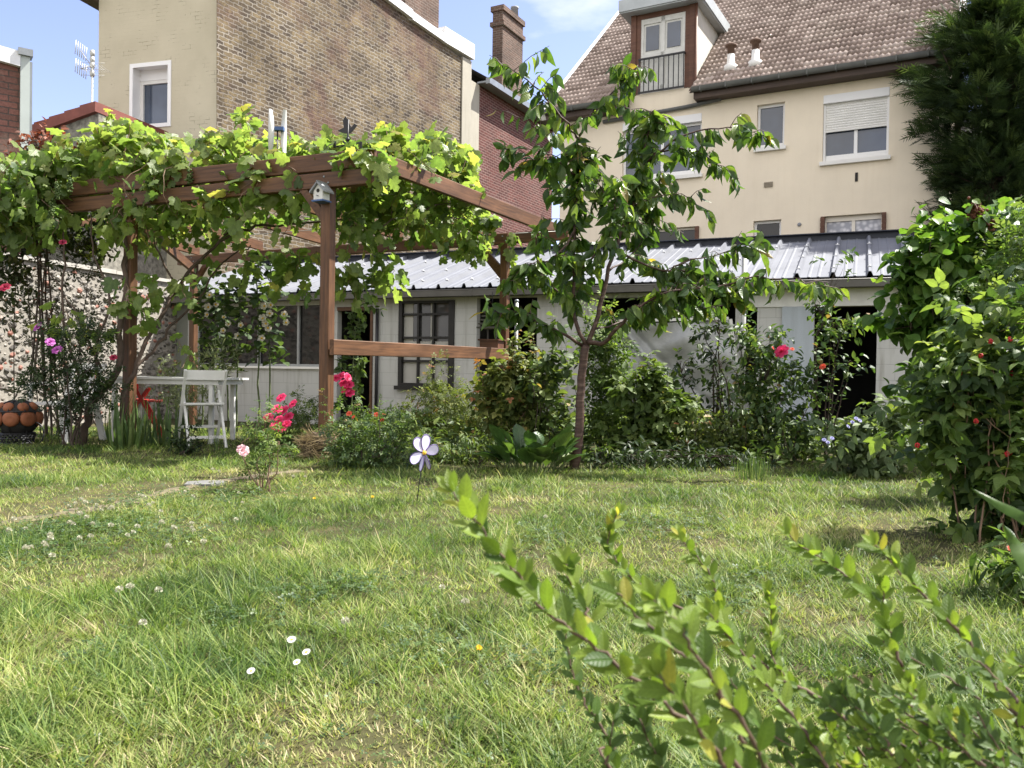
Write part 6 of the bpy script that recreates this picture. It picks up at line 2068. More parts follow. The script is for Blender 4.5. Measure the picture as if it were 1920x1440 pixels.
shrub('leafy_shrub', 'round leaved shrub directly behind the cherry trunk', 'shrub', 1040, 8.0,
      [(1030, 770, 40, 70, 2), (1045, 690, 25, 40, .9), (1050, 830, 35, 35, 1), (1015, 700, 25, 30, .7)], M['shrubleaf'], L_ROUND, 0.085, 75, 12, M['stem_dark'], sigma=0.08, sprigs=12)
shrub('leafy_shrub', 'upright light green sapling with long leaflets right of the cherry trunk', 'sapling', 1135, 8.5,
      [(1135, 660, 35, 45, 1.5), (1140, 740, 35, 55, 1.5), (1115, 780, 30, 50, 1), (1150, 620, 20, 20, .5), (1120, 690, 30, 50, 1)], M['ash'], L_PINN, 0.15, 95, 12, M['stem_green'], sigma=0.09, sprigs=12, srad=0.008, droop=0.6)
shrub('leafy_shrub', 'broad dark shrub with pointed leaves in front of the plastic sheet', 'shrub', 1225, 8.2,
      [(1225, 790, 70, 60, 3), (1200, 740, 40, 40, 1.2), (1260, 760, 40, 40, 1.2), (1215, 830, 70, 30, 1.2), (1290, 810, 40, 40, 1)], M['shrubleaf'], L_RASP, 0.13, 120, 14, M['stem_dark'], sigma=0.09, sprigs=4, rbase=0.5)
shrub('fruit_sapling', 'slim leaning fruit sapling with leafy top before the plastic sheet', 'sapling', 1365, 8.4,
      [(1335, 620, 22, 60, 1.6), (1345, 700, 22, 50, 1.4), (1285, 700, 24, 30, 1.0), (1360, 760, 30, 40, 1)], M['darkleaf'], L_OV, 0.075, 62, 13, M['stem_dark'], sigma=0.075, srad=0.012, stems=8, rbase=0.55, base_spread=0.05)
shrub('leafy_shrub', 'tangled rusty leaved shrub between the plastic sheet and the metal pole', 'shrub', 1355, 7.9,
      [(1350, 830, 60, 45, 2), (1310, 840, 40, 35, 1), (1395, 790, 30, 60, 1), (1400, 860, 40, 25, .8)], M['yellowleaf'], L_OV, 0.065, 75, 14, M['stem_dark'], sigma=0.085, sprigs=12, rbase=0.35)
shrub('fruit_sapling', 'upright sapling rising in front of the right doorway to the gutter', 'sapling', 1545, 8.0,
      [(1545, 610, 28, 40, 1.4), (1572, 510, 12, 30, 0.8), (1560, 650, 30, 40, 0.8), (1590, 610, 25, 25, 0.6), (1525, 560, 20, 20, .6), (1590, 690, 16, 16, .3)], M['rose'], L_OV, 0.085, 44, 10, M['stem_dark'], sigma=0.075, srad=0.01, stems=6, base_spread=0.04, tip=0.25)
shrub('borage_plant', 'pale hairy leaved borage clump with small blue flowers below the right doorway', 'plant', 1620, 6.9,
      [(1610, 850, 60, 50, 3), (1670, 840, 50, 60, 2), (1570, 840, 35, 35, 1), (1600, 795, 25, 20, .7), (1672, 790, 18, 35, .8), (1640, 890, 70, 22, 1.2)], M['borage'], L_OV, 0.10, 125, 13, M['stem_green'], sigma=0.085, srad=0.007,
      flowers=[(x, y, 0.018, 'blue_petal', -.35) for x, y in ((1605, 785), (1612, 789), (1590, 800), (1674, 768), (1668, 772), (1598, 792), (1545, 825), (1552, 830), (1560, 822))])
shrub('undergrowth_plant', 'low tangled weeds with reddish tips beside the windmill flower', 'plant', 870, 7.4,
      [(880, 860, 50, 25, 1.4), (840, 870, 40, 22, 1), (900, 830, 30, 25, .8), (800, 880, 40, 18, 0.8)], M['shrubleaf'], L_LONG, 0.07, 60, 14, M['stem_dark'], sigma=0.075, rbase=0.45, tip=0.2)
shrub('undergrowth_plant', 'low dark weeds along the lawn edge right of the cherry trunk', 'plant', 1200, 7.3,
      [(1190, 865, 80, 18, 1.5), (1290, 868, 70, 18, 1.3), (1130, 860, 30, 25, .6), (1380, 870, 60, 16, 1)], M['darkleaf'], L_LONG, 0.08, 80, 14, M['stem_dark'], sigma=0.075, base_spread=0.35, rbase=0.45)
def ground_cover():
    n = 15000
    Y = rng.uniform(7.35, 13.0, n); X = rng.uniform(-2.0, 6.2, n)
    edge = 7.4 + 0.25 * np.sin(X * 2.3) + 0.15 * np.sin(X * 5.1 + 1)
    k = (Y > edge) & (Y < 13.6 - 0.4 * X)
    X, Y = X[k], Y[k]; n = len(X)
    hmax = 0.10 + 0.22 * np.clip((Y - edge[k]) / 0.8, 0, 1) * (0.55 + 0.45 * np.sin(X * 3.1 + 0.7) * np.sin(Y * 2.0))
    z = gz(X, Y) + hmax * rng.random(n) ** 0.7
    D = rng.normal(0, 1, (n, 3)); D[:, 2] = D[:, 2] * 0.5 + 0.2
    N = rng.normal(0, 0.5, (n, 3)); N[:, 2] += 0.8
    o = scatter('ground_cover', L_OV, np.stack([X, Y, z], 1), D, N, rng.uniform(0.05, 0.12, n), M['shrubleaf'], None, rnd=rng.random(n) * 0.85)
    tag(o, 'low tangled dark undergrowth filling the bed before the shed', 'undergrowth', kind='stuff')
ground_cover()
shrub('small_shrub', 'small dark evergreen shrub in the grass before the white folding chair', 'shrub', 345, 7.9,
      [(345, 830, 26, 26, 1), (360, 845, 20, 18, .6)], M['darkleaf'], L_OV, 0.045, 30, 16, M['stem_dark'], sigma=0.045)
shrub('lavender_bush', 'silvery lavender bush behind the white table', 'shrub', 400, 10.8,
      [(400, 680, 55, 30, 2), (330, 690, 50, 30, 1.6), (370, 720, 60, 30, 1.2), (320, 745, 50, 35, 1), (380, 765, 40, 35, .8)], M['silver'], L_LONG, 0.075, 75, 16, M['stem_green'], sigma=0.085, up=0.2, droop=-0.8)
shrub('ivy_bush', 'shaded climbing bush at the left edge beside the flint wall', 'climber', 10, 9.7,
      [(20, 460, 60, 90, 3), (-30, 500, 50, 160, 2), (60, 400, 40, 40, 1), (30, 380, 40, 40, 1), (20, 560, 30, 50, .7), (110, 440, 50, 45, 1.3, 0.6), (190, 440, 50, 40, 1.2, 0.9)], M['ivy'], L_OV, 0.085, 190, 16, M['stem_dark'], sigma=0.11, srad=0.007, stems=4, base_spread=0.3)
shrub('smoke_bush', 'russet leaved bush top behind the left end of the vine', 'bush', 80, 9.75,
      [(95, 275, 40, 26, 2), (60, 270, 30, 25, 1.2), (130, 290, 20, 18, .6), (35, 305, 30, 30, .8)], M['russet'], L_OV, 0.075, 55, 13, M['stem_dark'], sigma=0.09, srad=0.014, stems=6)

shrub('climbing_rose', 'sparse climbing rose with reddish young leaves trained on the flint wall', 'climber', 120, 10.2,
      [(90, 560, 60, 60, 2), (165, 540, 50, 70, 1.6), (60, 640, 40, 50, 1), (195, 620, 30, 60, 1), (110, 470, 60, 30, 1)], M['ivy'], L_PINN, 0.11, 60, 10, M['stem_dark'], sigma=0.12, srad=0.009, stems=5, base_spread=0.2, tip=0.3)
# bergenia with broad upright leaves
def bergenia():
    g = gp(1000, 7.0)
    e = empty('bergenia_plant', g, 'clump of broad glossy rounded leaves left of the cherry trunk base', 'plant')
    lv, st = Leaves(), MB()
    for k in range(60):
        th = random.uniform(0, 2 * math.pi); r = 0.03 + 0.20 * math.sqrt(random.random())
        foot = g + Vector((r * math.cos(th) * 1.15, r * math.sin(th) * 0.7, 0))
        el = random.uniform(0.55, 1.45)
        d = Vector((math.cos(th) * math.cos(el), math.sin(th) * math.cos(el), math.sin(el)))
        p = foot + d * random.uniform(0.05, 0.20)
        st.tube([foot + Vector((0, 0, -.02)), p], [0.006, 0.005], 5, cap=False)
        lv.add(p, d, Vector((-math.cos(th) * math.sin(el), -math.sin(th) * math.sin(el), math.cos(el))) + Vector((random.gauss(0, .25), random.gauss(0, .25), 0)), random.uniform(0.15, 0.25), random.random())
    st.build('stems', M['stem_green'], e, rel=g)
    lv.build('leaves', ovate(0.62, 7, 0.16, 0.28, point=0.75, wide=0.58), M['bergenia'], e)
bergenia()
# hollyhocks
HFL = ([], [])
def holly_bloom():
    v, f = [], []
    for k in range(5):
        th = 2 * math.pi * k / 5; base = len(v)
        for i, (r, w) in enumerate(((0.12, 0.10), (0.55, 0.42), (0.9, 0.52), (1.0, 0.30))):
            z = 0.08 + 0.38 * r * r
            for s in (-1, 0, 1):
                a = th + s * math.atan2(w, r)
                rr = r * (1 if s == 0 else 0.97)
                v.append((rr * math.cos(a), rr * math.sin(a), z + (0.05 if s == 0 else 0)))
        for i in range(3):
            a = base + i * 3
            f += [(a, a + 1, a + 4, a + 3), (a + 1, a + 2, a + 5, a + 4)]
    return v, f
def hollyhock(px, Y, top, flowers, leaves_y, label):
    g = gp(px, Y)
    e = empty('hollyhock', g, label, 'hollyhock', 'hollyhocks under the pergola')
    st, lv = MB(), Leaves()
    for dx in (-12, 6):
        b = gp(px + dx, Y); t_ = at(px + dx * 1.5, top + random.uniform(0, 40), Y)
        path = jitter_path([b + Vector((0, 0, -.05)), b.lerp(t_, .5), t_], 0.012, 5)
        st.tube(path, [0.014 - 0.009 * i / len(path) for i in range(len(path))], 6)
        lv.twig(path, 0.026, 0.125, 0.42, 1.0, 0.5, 0.7, rbase=0.4, jit=0.4)
    for k in range(70):
        p = at(px + random.gauss(0, 24), random.uniform(*leaves_y), Y + random.gauss(0, .15))
        d = Vector((random.gauss(0, 1), random.gauss(0, 1), -0.4)).normalized()
        lv.add(p, d, (random.gauss(0, .4), random.gauss(0, .4), 0.8), random.uniform(0.08, 0.15), random.random() * 0.8)
    st.build('stem', M['stem_green'], e, rel=g)
    lv.build('leaves', L_ROUND, M['holly'], e)
    for fx, fy, r in flowers:
        p = at(fx, fy, Y - 0.15)
        o = flower('hollyhock_bloom', M['cream_petal'], e, p, r, (random.gauss(0, .25), -1, random.gauss(0.1, .2)), holly_bloom())
        c = MB().lathe([(0.012, -0.004), (0.015, 0.006), (0.006, 0.016)], seg=8, M=Matrix.Translation(p - e.location + Vector((0, -0.008, 0))) @ Matrix.Rotation(math.pi / 2, 4, 'X'))
        c.build('flower_centre', M['yellow'], e)
hollyhock(395, 11.2, 500, [(393, 554, .05), (391, 576, .055), (389, 590, .04), (405, 571, .035)], (500, 640), 'hollyhock with a few cream blooms just right of the back left post')
hollyhock(440, 11.0, 490, [(429, 607, .045), (419, 620, .04), (447, 630, .05), (420, 595, .03), (452, 610, .04)], (490, 660), 'hollyhock with scattered cream blooms in the middle of the dark glazing')
hollyhock(500, 11.0, 470, [(496, 574, .05), (493, 597, .055), (506, 588, .05), (499, 607, .055), (503, 615, .05), (491, 634, .045), (533, 589, .045), (537, 605, .045), (508, 572, .045)], (470, 680), 'hollyhock with a dense cluster of cream blooms left of the front post')
# iris leaves
def blades(name, label, cat, px, Y, n, h, spread, mat, wdt=0.035, group=None):
    g = gp(px, Y)
    e = empty(name, g, label, cat, group)
    tv, tf = [], []
    for i in range(6):
        t = i / 5; w = 0.5 * (1 - t ** 2.2) + 0.02
        tv += [(t, -w, 0.25 * t * t), (t, w, 0.25 * t * t)]
    for i in range(5): tf.append((i * 2, i * 2 + 1, i * 2 + 3, i * 2 + 2))
    th = rng.uniform(0, 2 * np.pi, n); r = spread * np.sqrt(rng.random(n))
    P = np.stack([g.x + r * np.cos(th), g.y + r * np.sin(th), np.full(n, g.z - 0.02)], 1)
    lean = rng.uniform(0.05, 0.45, n)
    D = np.stack([np.cos(th) * lean, np.sin(th) * lean, np.ones(n)], 1)
    N = np.stack([np.cos(th), np.sin(th), -lean], 1) + rng.normal(0, .4, (n, 3))
    hh = h * rng.uniform(0.55, 1.1, n)
    S = np.stack([hh, np.full(n, wdt), -hh], 1)
    scatter('leaves', (tv, tf), P, D, N, S, mat, e, rel=g)
    return e
blades('iris_plant', 'clump of sword shaped iris leaves at the foot of the left front post', 'plant', 238, 8.35, 46, 0.55, 0.16, M['iris'])
blades('iris_plant', 'loose sword shaped iris leaves below the white table', 'plant', 315, 8.8, 40, 0.50, 0.28, M['iris'])
blades('iris_plant', 'single thin tuft of long leaves below the folding chair', 'plant', 410, 8.3, 14, 0.22, 0.1, M['iris'], 0.012)
blades('grass_tussock', 'taller green grass tussock at the lawn edge right of the bed', 'grass tuft', 1412, 6.6, 90, 0.22, 0.13, M['iris'], 0.008)

# reed leaves entering at the right edge, close to the lens
def reed():
    g = Vector((0.62, 0.8, 0.0))
    e = empty('reed_leaf', g, 'two long narrow green blades reaching in from the right edge', 'plant')
    for pts, w in (([(1821, 915, .95), (1870, 945, .93), (1925, 975, .9), (2020, 1040, .85)], 0.0065), ([(1882, 985, .9), (1900, 1015, .9), (1930, 1065, .88), (2000, 1180, .85)], 0.009)):
        P_ = jitter_path([at(*q) for q in pts] + [Vector((0.66, 0.8, 0.2)), g], 0.0, 4)
        b = MB(); n = len(P_)
        for i, p in enumerate(P_):
            tg = (P_[min(i + 1, n - 1)] - P_[max(i - 1, 0)]).normalized()
            s = tg.cross(Vector((0, -1, 0.2))).normalized() * w * min(1, (i + 0.15) / 6)
            q = Vector((0, -1, 0.2)) * 0.001
            b.v += [tuple(p - s - q), tuple(p + q), tuple(p + s - q)]
        for i in range(n - 1):
            a = i * 3
            b.f += [(a, a + 1, a + 4, a + 3), (a + 1, a + 2, a + 5, a + 4)]; b.sm += [True, True]
        b.build('blade', M['hedge'], e, rel=g)
reed()

# ---- the foreground box-leaved shrub -------------------------------------------
L_BOX = ovate(0.46, 6, 0.10, 0.10, point=0.75, wide=0.5)
def foreground():
    g = Vector((0.42, 0.74, 0.0))
    e = empty('hedge_shrub', g, 'out of focus small leaved shrub reaching in from the lower right foreground', 'shrub')
    st = MB(); lf, ld = Leaves(), Leaves()
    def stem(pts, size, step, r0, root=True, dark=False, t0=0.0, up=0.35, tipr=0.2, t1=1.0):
        P_ = [at(*q) for q in pts]
        full = P_ + ([g + Vector((random.gauss(0, .04), random.gauss(0, .04), 0.15)), g + Vector((random.gauss(0, .03), random.gauss(0, .03), -0.03))] if root else [])
        path = jitter_path(full, 0.0012, 5)
        n = len(path)
        st.tube(path, [max(0.0007, 0.85 * r0 * min(1, 0.25 + 1.0 * i / n)) for i in range(n)], 7, cap=True)
        leafy = jitter_path(P_, 0.0008, 6)
        L = sum((leafy[i + 1] - leafy[i]).length for i in range(len(leafy) - 1))
        m = max(3, int(L * t1 / (step * 0.56)))
        tgt = ld if dark else lf
        for k in range(m):
            t = t0 + (t1 - t0) * k / m
            p, tg = along(leafy, t)
            tg = -tg                                   # towards the tip
            for s in (-1, 1):
                rollv = random.uniform(-0.6, 0.6) + (k % 2) * 1.2
                a = tg.cross(Vector((0, -1, 0.15))).normalized()
                b_ = tg.cross(a).normalized()
                sd = a * math.cos(rollv) + b_ * math.sin(rollv)
                d = (sd * s * 0.8 + tg * 0.75 + Vector((0, 0, 0.25))).normalized()
                nn = Vector((random.gauss(0, .35), -0.75 + random.gauss(0, .35), 0.65)) + tg * 0.2
                rr = min(1, max(0, random.gauss(0.5, 0.22) + (tipr if t < 0.12 else 0)))
                tgt.add(p, d, nn, size * random.uniform(0.6, 1.2) * (0.75 if t < 0.04 else 1), rr)
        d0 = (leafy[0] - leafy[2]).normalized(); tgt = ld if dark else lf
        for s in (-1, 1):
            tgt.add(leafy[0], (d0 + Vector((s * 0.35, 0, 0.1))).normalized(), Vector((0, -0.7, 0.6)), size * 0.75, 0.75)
    # main stems, tip first
    stem([(850, 922, .68), (905, 1000, .675), (960, 1062, .67), (1012, 1132, .665), (1090, 1192, .66), (1165, 1252, .65), (1245, 1320, .64), (1335, 1400, .63), (1420, 1480, .62)], 0.0265, 0.017, 0.0026)
    stem([(1158, 962, .95), (1140, 1008, .95), (1150, 1045, .95), (1195, 1092, .94), (1282, 1142, .93), (1342, 1172, .92), (1402, 1222, .91), (1462, 1272, .9), (1525, 1302, .88), (1590, 1352, .86), (1680, 1422, .82)], 0.019, 0.012, 0.0030)
    stem([(1272, 1000, .97), (1300, 1040, .96), (1332, 1075, .95), (1346, 1120, .94), (1352, 1165, .93)], 0.017, 0.009, 0.0016, False)
    stem([(1440, 1108, .92), (1446, 1150, .92), (1446, 1195, .92), (1450, 1235, .91), (1470, 1268, .9)], 0.018, 0.0085, 0.0015, False)
    stem([(1478, 1003, .90), (1510, 1030, .9), (1545, 1052, .9), (1580, 1075, .89), (1618, 1105, .88), (1650, 1150, .87), (1660, 1205, .86), (1690, 1262, .84), (1722, 1325, .82), (1765, 1402, .8)], 0.0235, 0.015, 0.0026)
    stem([(1640, 1022, .80), (1668, 1048, .8), (1700, 1085, .79), (1742, 1125, .78), (1795, 1182, .77), (1845, 1245, .76), (1875, 1302, .75), (1915, 1365, .74), (1945, 1440, .72)], 0.024, 0.014, 0.0028)
    stem([(1655, 1075, .82), (1658, 1130, .82), (1668, 1190, .81), (1692, 1250, .8)], 0.021, 0.013, 0.0018, False)
    stem([(1058, 1150, .85), (1062, 1215, .85), (1082, 1290, .84), (1112, 1342, .83), (1150, 1400, .82), (1165, 1470, .8)], 0.019, 0.014, 0.0022, True, True)
    stem([(1150, 1340, .8), (1142, 1400, .8), (1130, 1460, .8)], 0.018, 0.014, 0.0016, False, True)
    stem([(1062, 1058, .72), (1068, 1085, .72), (1085, 1122, .71), (1100, 1150, .7), (1120, 1200, .68)], 0.023, 0.012, 0.0014, False)
    stem([(1150, 1110, .62), (1195, 1150, .62), (1240, 1195, .61), (1290, 1240, .6), (1345, 1310, .6), (1400, 1400, .6)], 0.024, 0.016, 0.0018, False)
    stem([(1225, 1125, .56), (1262, 1160, .56), (1300, 1215, .55), (1345, 1290, .55), (1400, 1370, .55), (1450, 1470, .55)], 0.024, 0.017, 0.002, False)
    stem([(1235, 1265, .55), (1280, 1320, .55), (1330, 1390, .55), (1370, 1470, .55)], 0.025, 0.017, 0.002, False)
    stem([(1330, 1150, .8), (1370, 1195, .8), (1420, 1260, .79), (1475, 1330, .78), (1530, 1400, .76), (1560, 1460, .75)], 0.023, 0.014, 0.0022, False)
    # bushy lower right
    for k in range(80):
        x = random.uniform(1400, 1960); y0 = random.uniform(1225, 1450) + max(0, (1650 - x) * 0.4)
        Y = random.uniform(.72, 1.05)
        x2 = x + random.uniform(70, 210); y2 = y0 + random.uniform(70, 190)
        stem([(x, y0, Y), ((x + x2) / 2 + random.uniform(-15, 15), (y0 + y2) / 2 + random.uniform(-10, 10), Y - .01), (x2, y2, Y - .03)], 0.0195 * random.uniform(.7, 1.15), 0.0135, 0.0016, False, k % 2 == 0)
    for k in range(5):
        x = random.uniform(1080, 1420); y0 = random.uniform(1260, 1420); Y = random.uniform(.7, .95)
        stem([(x, y0, Y), (x + 25, y0 + 60, Y), (x + 60, y0 + 130, Y)], 0.021, 0.013, 0.0014, False, True)
    st.build('stems', M['stem_red'], e, rel=g)
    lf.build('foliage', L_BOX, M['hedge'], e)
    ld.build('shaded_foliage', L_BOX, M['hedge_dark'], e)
foreground()

# ------------------------------------------------------------------ lawn
def vnoise(x, y, seed, sc):
    r = np.random.default_rng(seed)
    out = np.zeros_like(x)
    for k in range(9):
        a = r.uniform(0, 2 * np.pi); f = sc * r.uniform(0.6, 1.7); ph = r.uniform(0, 6.28)
        out += np.sin((x * np.cos(a) + y * np.sin(a)) * f + ph)
    return out / 4.2

DRY = [(960, 945, 0.34, 0.9), (1690, 990, 0.36, 0.9), (1800, 960, 0.3, 0.6), (1590, 1075, 0.16, 0.7), (1500, 940, 0.3, 0.35), (700, 1400, 0.16, 0.9), (160, 1190, 0.1, 0.5), (1640, 1290, 0.10, 0.8), (1450, 1375, 0.09, 0.8), (1650, 1170, 0.14, 0.6), (480, 1330, 0.12, 0.4),
       (40, 965, 0.4, 0.8), (150, 950, 0.4, 0.8), (260, 935, 0.3, 0.85), (330, 915, 0.35, 0.8), (430, 895, 0.45, 0.7), (90, 880, 0.5, 0.3), (900, 1130, 0.15, 0.4), (1330, 960, .25, .35)]
def ground_px(px, py):
    d = ray(px, py); t = -CAMP.z / d.z
    return CAMP + d * t
PATH = [(-60, 992), (40, 978), (130, 963), (240, 943), (320, 922), (395, 906), (480, 893), (560, 884)]
def worn_path():
    c = [ground_px(*q) for q in PATH]
    c = jitter_path([Vector((p.x, p.y, 0)) for p in c], 0.01, 5)
    b = MB(); n = len(c)
    for i, p in enumerate(c):
        t = (c[min(i + 1, n - 1)] - c[max(i - 1, 0)]).normalized()
        s_ = Vector((-t.y, t.x, 0))
        w = 0.055 + 0.03 * math.sin(i * 1.3) + 0.02 * math.sin(i * 3.1)
        for k in (-1, -0.4, 0.4, 1):
            q = p + s_ * w * k
            b.v.append((q.x, q.y, float(gz(q.x, q.y)) + (0.012 if abs(k) < 1 else 0.002)))
    for i in range(n - 1):
        for k in range(3):
            a = i * 4 + k
            b.f.append((a, a + 4, a + 5, a + 1)); b.sm.append(True)
    tag(b.build('path', M['path']), kind='structure')
    return c
PATHC = worn_path()
def grass():
    N = 580000
    Ymax = 14.5
    # density falls with distance, as far blades are drawn wider
    u = rng.random(N)
    Y = 1.25 * (Ymax / 1.25) ** (u ** 0.95)
    X = rng.uniform(-1, 1, N) * (0.72 * Y + 1.2)
    keep = np.ones(N, bool)
    keep &= ~((Y > 7.6) & (X > -2.2))                       # the planted bed
    keep &= ~((Y > 7.05) & (X > -0.6) & (rng.random(N) < 0.7))
    keep &= ~((Y > 8.6) & (rng.random(N) < 0.35))
    dry = 0.30 * vnoise(X, Y, 5, 2.6) + 0.28 * vnoise(X, Y, 6, 7.5) + 0.16 * vnoise(X, Y, 7, 16.0)
    thin = np.zeros(N)
    for px, py, r, a in DRY:
        c = ground_px(px, py)
        q = np.exp(-(((X - c.x) / r) ** 2 + ((Y - c.y) / (r * 1.0)) ** 2) * 1.4)
        dry += 0.62 * a * q; thin += a * q
    pc = np.array([(p.x, p.y) for p in PATHC])
    dp = np.min((X[:, None] - pc[None, :, 0]) ** 2 + (Y[:, None] - pc[None, :, 1]) ** 2, axis=1) ** 0.5
    pth = np.exp(-(dp / 0.17) ** 2 * 1.2)
    dry += 0.5 * pth; thin += 0.5 * pth * (0.75 + 0.5 * vnoise(X, Y, 31, 6.0))
    keep &= rng.random(N) > 0.72 * np.clip(thin, 0, 1)
    lushn = vnoise(X, Y, 9, 3.4) + 0.6 * vnoise(X, Y, 10, 8.0)
    X, Y, dry, lushn, thin = X[keep], Y[keep], dry[keep], lushn[keep], thin[keep]
    N = len(X)
    # gather most blades into tufts that splay outwards
    ntf = 16000
    ut = rng.random(ntf)
    TY = 1.25 * (Ymax / 1.25) ** (ut ** 0.86); TX = rng.uniform(-1, 1, ntf) * (0.72 * TY + 1.2)
    order = np.argsort(TY); TX, TY = TX[order], TY[order]
    idx = np.clip(np.searchsorted(TY, Y) + rng.integers(-60, 60, N), 0, ntf - 1)
    d2 = np.full(N, 1e9); best = idx.copy()
    for q in range(90):
        c_ = np.clip(np.searchsorted(TY, Y) + rng.integers(-260, 260, N), 0, ntf - 1)
        dd = (TX[c_] - X) ** 2 + (TY[c_] - Y) ** 2
        m_ = dd < d2; best[m_] = c_[m_]; d2[m_] = dd[m_]
    intuft = (rng.random(N) < 0.75) & (d2 < 0.16 ** 2)
    pull = np.where(intuft, rng.uniform(0.35, 0.85, N), 0)
    X = X + (TX[best] - X) * pull; Y = Y + (TY[best] - Y) * pull
    tufth = rng.lognormal(0, 0.32, ntf)[best]; tuftc = rng.normal(0, 0.13, ntf)[best]
    dry = dry + tuftc * 0.8
    outth = np.arctan2(Y - TY[best], X - TX[best])
    z = gz(X, Y)
    h = (0.036 + 0.019 * np.clip(lushn, -1, 1.6)) * rng.uniform(0.45, 1.5, N) * (1 - 0.45 * np.clip(thin, 0, 1))
    tallm = rng.random(N) < 0.012
    h[tallm] *= 1.7
    w = np.maximum(0.0026, 0.00062 * Y) * rng.uniform(0.6, 1.5, N)
    th = rng.uniform(0, 2 * np.pi, N)
    # tufts comb together
    comb = 1.6 * vnoise(X, Y, 21, 5.0)
    th = np.where(rng.random(N) < 0.35, comb + rng.normal(0, .7, N), th)
    th = np.where(intuft, outth + rng.normal(0, .5, N), th)
    h = h * np.where(intuft, tufth, 0.8)
    lean = rng.uniform(0.1, 1.6, N)
    bend = rng.uniform(0.2, 1.1, N)
    dx, dy = np.cos(th), np.sin(th)
    sx, sy = -dy, dx
    tw = rng.uniform(-0.7, 0.7, N)
    sx, sy = sx * np.cos(tw) - sy * np.sin(tw), sx * np.sin(tw) + sy * np.cos(tw)
    V = np.zeros((N, 7, 3))
    for i, (t, ww) in enumerate(((0, 0.9), (0.38, 1.0), (0.72, 0.7))):
        out = h * (lean * t * 0.75 + bend * t * t * 0.6)
        up = h * (t - 0.28 * bend * t * t)
        for s, k in ((-1, 0), (1, 1)):
            V[:, i * 2 + k, 0] = X + dx * out + s * sx * w * ww * 0.5
            V[:, i * 2 + k, 1] = Y + dy * out + s * sy * w * ww * 0.5
            V[:, i * 2 + k, 2] = z - 0.004 + up
    V[:, 6, 0] = X + dx * h * (lean * 0.75 + bend * 0.6)
    V[:, 6, 1] = Y + dy * h * (lean * 0.75 + bend * 0.6)
    V[:, 6, 2] = z + h * (1 - 0.28 * bend)
    rnd = np.clip(0.37 + 0.5 * dry + rng.normal(0, 0.19, N) - 0.14 * np.clip(lushn, -1, 1) + (rng.random(N) < 0.025) * 0.4, 0, 1)
    o = np_mesh('grass', V.reshape(-1, 3), [(0, 1, 3, 2), (2, 3, 5, 4), (4, 5, 6)], 7, N, M['grass'], None, rnd, True)
    tag(o, 'rough mown lawn grass with dry straw coloured patches', 'grass', kind='stuff')
grass()

def clover_leaves():
    v, f = [], []
    for k in range(3):
        th = 2 * math.pi * k / 3; n = len(v)
        for (x, y) in ((0.05, 0), (0.55, -0.36), (0.95, -0.2), (0.88, 0.0), (0.95, 0.2), (0.55, 0.36)):
            v.append((x * math.cos(th) - y * math.sin(th), x * math.sin(th) + y * math.cos(th), 0.12 * abs(y) + 0.08 * x))
        f += [(n, n + 1, n + 2, n + 3), (n, n + 3, n + 4, n + 5)]
    P, S = [], []
    spots = [(130, 1000, .42), (60, 1050, .3), (230, 990, .35), (330, 1015, .25), (420, 935, .5), (260, 950, .3), (690, 1110, .2), (560, 1130, .15), (1410, 1090, .22), (1030, 1010, .3), (1250, 990, .35), (1330, 1130, .2), (200, 1250, .12), (820, 1230, .14), (430, 1180, .15), (1000, 1260, .12)]
    for px, py, r in spots:
        c = ground_px(px, py)
        for k in range(int(2600 * r * r) + 60):
            x, y = c.x + random.gauss(0, r * .55), c.y + random.gauss(0, r * .55)
            P.append((x, y, float(gz(x, y)) + random.uniform(0.015, 0.055))); S.append(random.uniform(0.007, 0.012) * (1.0 + 0.12 * y))
    for k in range(2500):
        y = 1.4 * 5 ** random.random(); x = random.uniform(-.7, .7) * y
        P.append((x, y, float(gz(x, y)) + random.uniform(0.01, 0.04))); S.append(random.uniform(0.006, 0.010) * (1.0 + 0.1 * y))
    n = len(P)
    N = rng.normal(0, 0.35, (n, 3)); N[:, 2] = 1
    o = scatter('clover', (v, f), np.array(P), rng.normal(0, 1, (n, 3)) * [1, 1, .2], N, np.array(S), M['rose'], None, rnd=rng.random(n) * .9)
    tag(o, 'small three lobed clover leaves mixed into the lawn', 'clover leaves', kind='stuff')
clover_leaves()

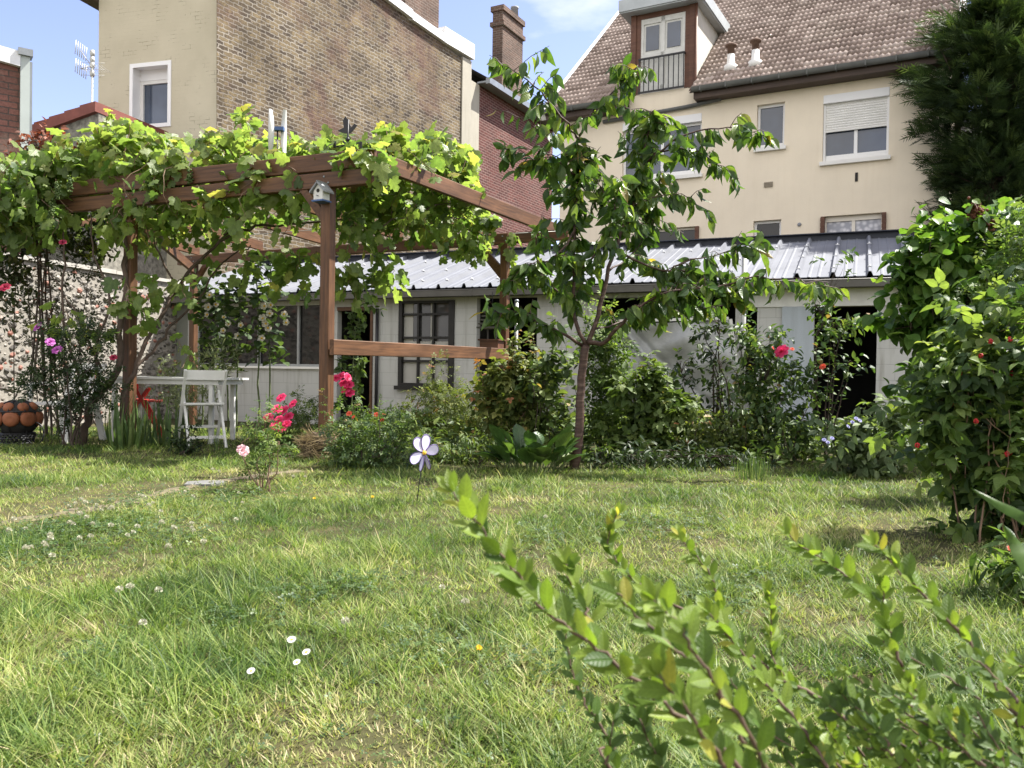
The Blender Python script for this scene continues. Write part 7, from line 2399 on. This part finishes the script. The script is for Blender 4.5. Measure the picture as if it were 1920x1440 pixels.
# clover heads, daisies and dandelions standing in the lawn
def clover_mesh():
    n = 46
    th = rng.uniform(0, 6.28, n); zz_ = rng.uniform(-0.5, 1, n)
    P = np.stack([np.sqrt(1 - zz_ ** 2) * np.cos(th), np.sqrt(1 - zz_ ** 2) * np.sin(th), zz_], 1) * 0.0065
    return P
def small_flower(kind, px, py, first={}):
    c = ground_px(px, py)
    h = random.uniform(0.07, 0.10)
    g = Vector((c.x, c.y + h * 0.6, float(gz(c.x, c.y))))
    names = {'clover_flower': ('round white clover head standing in the lawn', 'clover', 'white clover heads scattered in the lawn'),
             'daisy': ('white daisy in the near lawn', 'daisy', 'daisies in the near lawn'),
             'dandelion': ('small yellow dandelion flower in the lawn', 'dandelion', 'yellow flowers in the lawn')}
    lab, cat, grp = names[kind]
    if kind not in first:
        e = empty(kind, g, lab, cat, grp)
        s = MB().tube([(0, 0, -0.02), (0.004, 0, h * 0.5), (0, 0, h)], 0.0011, 5)
        s.build('stalk', M['stem_green'], e)
        if kind == 'clover_flower':
            P = clover_mesh(); n = len(P)
            pet = ([(0, -0.16, 0), (0, 0.16, 0), (0.7, 0.4, 0.05), (0.7, -0.4, 0.05), (1, 0, 0)], [(0, 1, 2, 3), (3, 2, 4)])
            o = scatter('flower_head', pet, P, P + rng.normal(0, .001, P.shape) + [0, 0, .002], rng.normal(0, 1, (n, 3)), np.full(n, 0.008), M['clover_petal'], e)
            o.location = (0, 0, h)
        else:
            n = 22 if kind == 'daisy' else 40
            th = np.linspace(0, 2 * np.pi, n, endpoint=False)
            D = np.stack([np.cos(th), np.sin(th), np.full(n, 0.18) if kind == 'daisy' else rng.uniform(0.1, 1.2, n)], 1)
            pet = ([(0.15, -0.07, 0), (0.15, 0.07, 0), (0.7, 0.13, 0), (0.7, -0.13, 0), (1, 0, 0)], [(0, 1, 2, 3), (3, 2, 4)])
            o = scatter('petals', pet, np.zeros((n, 3)), D, np.tile([[0, 0, 1.0]], (n, 1)), np.full(n, 0.013 if kind == 'daisy' else 0.011), M['white_petal'] if kind == 'daisy' else petal('dandelion_petal', (0.75, 0.50, 0.02), (0.8, 0.6, 0.05)), e)
            o.location = (0, 0, h)
            o.rotation_euler = (0.5, 0, 0)
            if kind == 'daisy':
                MB().lathe([(0.0045, 0), (0.004, 0.002), (0.0015, 0.0035)], (0, -0.0005, h), 10).build('disc', M['yellow'], e)
        first[kind] = e
        return e
    src = first[kind]
    e = src.copy(); COL.objects.link(e)
    e.location = g
    e.rotation_euler = (0, 0, random.uniform(0, 6.28) if kind == 'clover_flower' else random.uniform(-.5, .5))
    s = random.uniform(0.75, 1.1); e.scale = (s, s, s)
    for ch in src.children:
        k = ch.copy(); COL.objects.link(k); k.parent = e
    return e
CL = [(145, 965), (150, 972), (135, 968), (120, 972), (180, 980), (195, 978), (170, 970), (200, 985), (255, 950), (262, 957), (140, 995), (155, 1000), (120, 1015), (126, 1012), (165, 1010), (198, 1022), (5, 1028), (12, 1005), (35, 1018), (240, 1028), (245, 1022), (232, 1034),
      (82, 1050), (75, 1058), (70, 1055), (83, 1042), (135, 1044), (158, 1045), (33, 1072), (82, 1085), (47, 1058), (292, 1016), (318, 1022), (321, 1021), (355, 1025), (350, 1018), (352, 1010), (371, 1060), (306, 1072), (285, 1162), (212, 1162), (226, 1162), (252, 1228), (273, 976), (295, 982),
      (436, 1003), (395, 903), (405, 901), (181, 935), (135, 945), (545, 913), (571, 912), (440, 943), (340, 942), (390, 927), (355, 955), (446, 962), (280, 965), (1023, 1000), (827, 1143), (868, 1183), (640, 1228)]
for px, py in CL:
    small_flower('clover_flower', px + random.uniform(-2, 2), py)
for px, py in ((537, 1272), (546, 1308), (566, 1292), (458, 1330)):
    small_flower('daisy', px, py)
for px, py in ((585, 962), (695, 962), (895, 1287)):
    small_flower('dandelion', px, py)
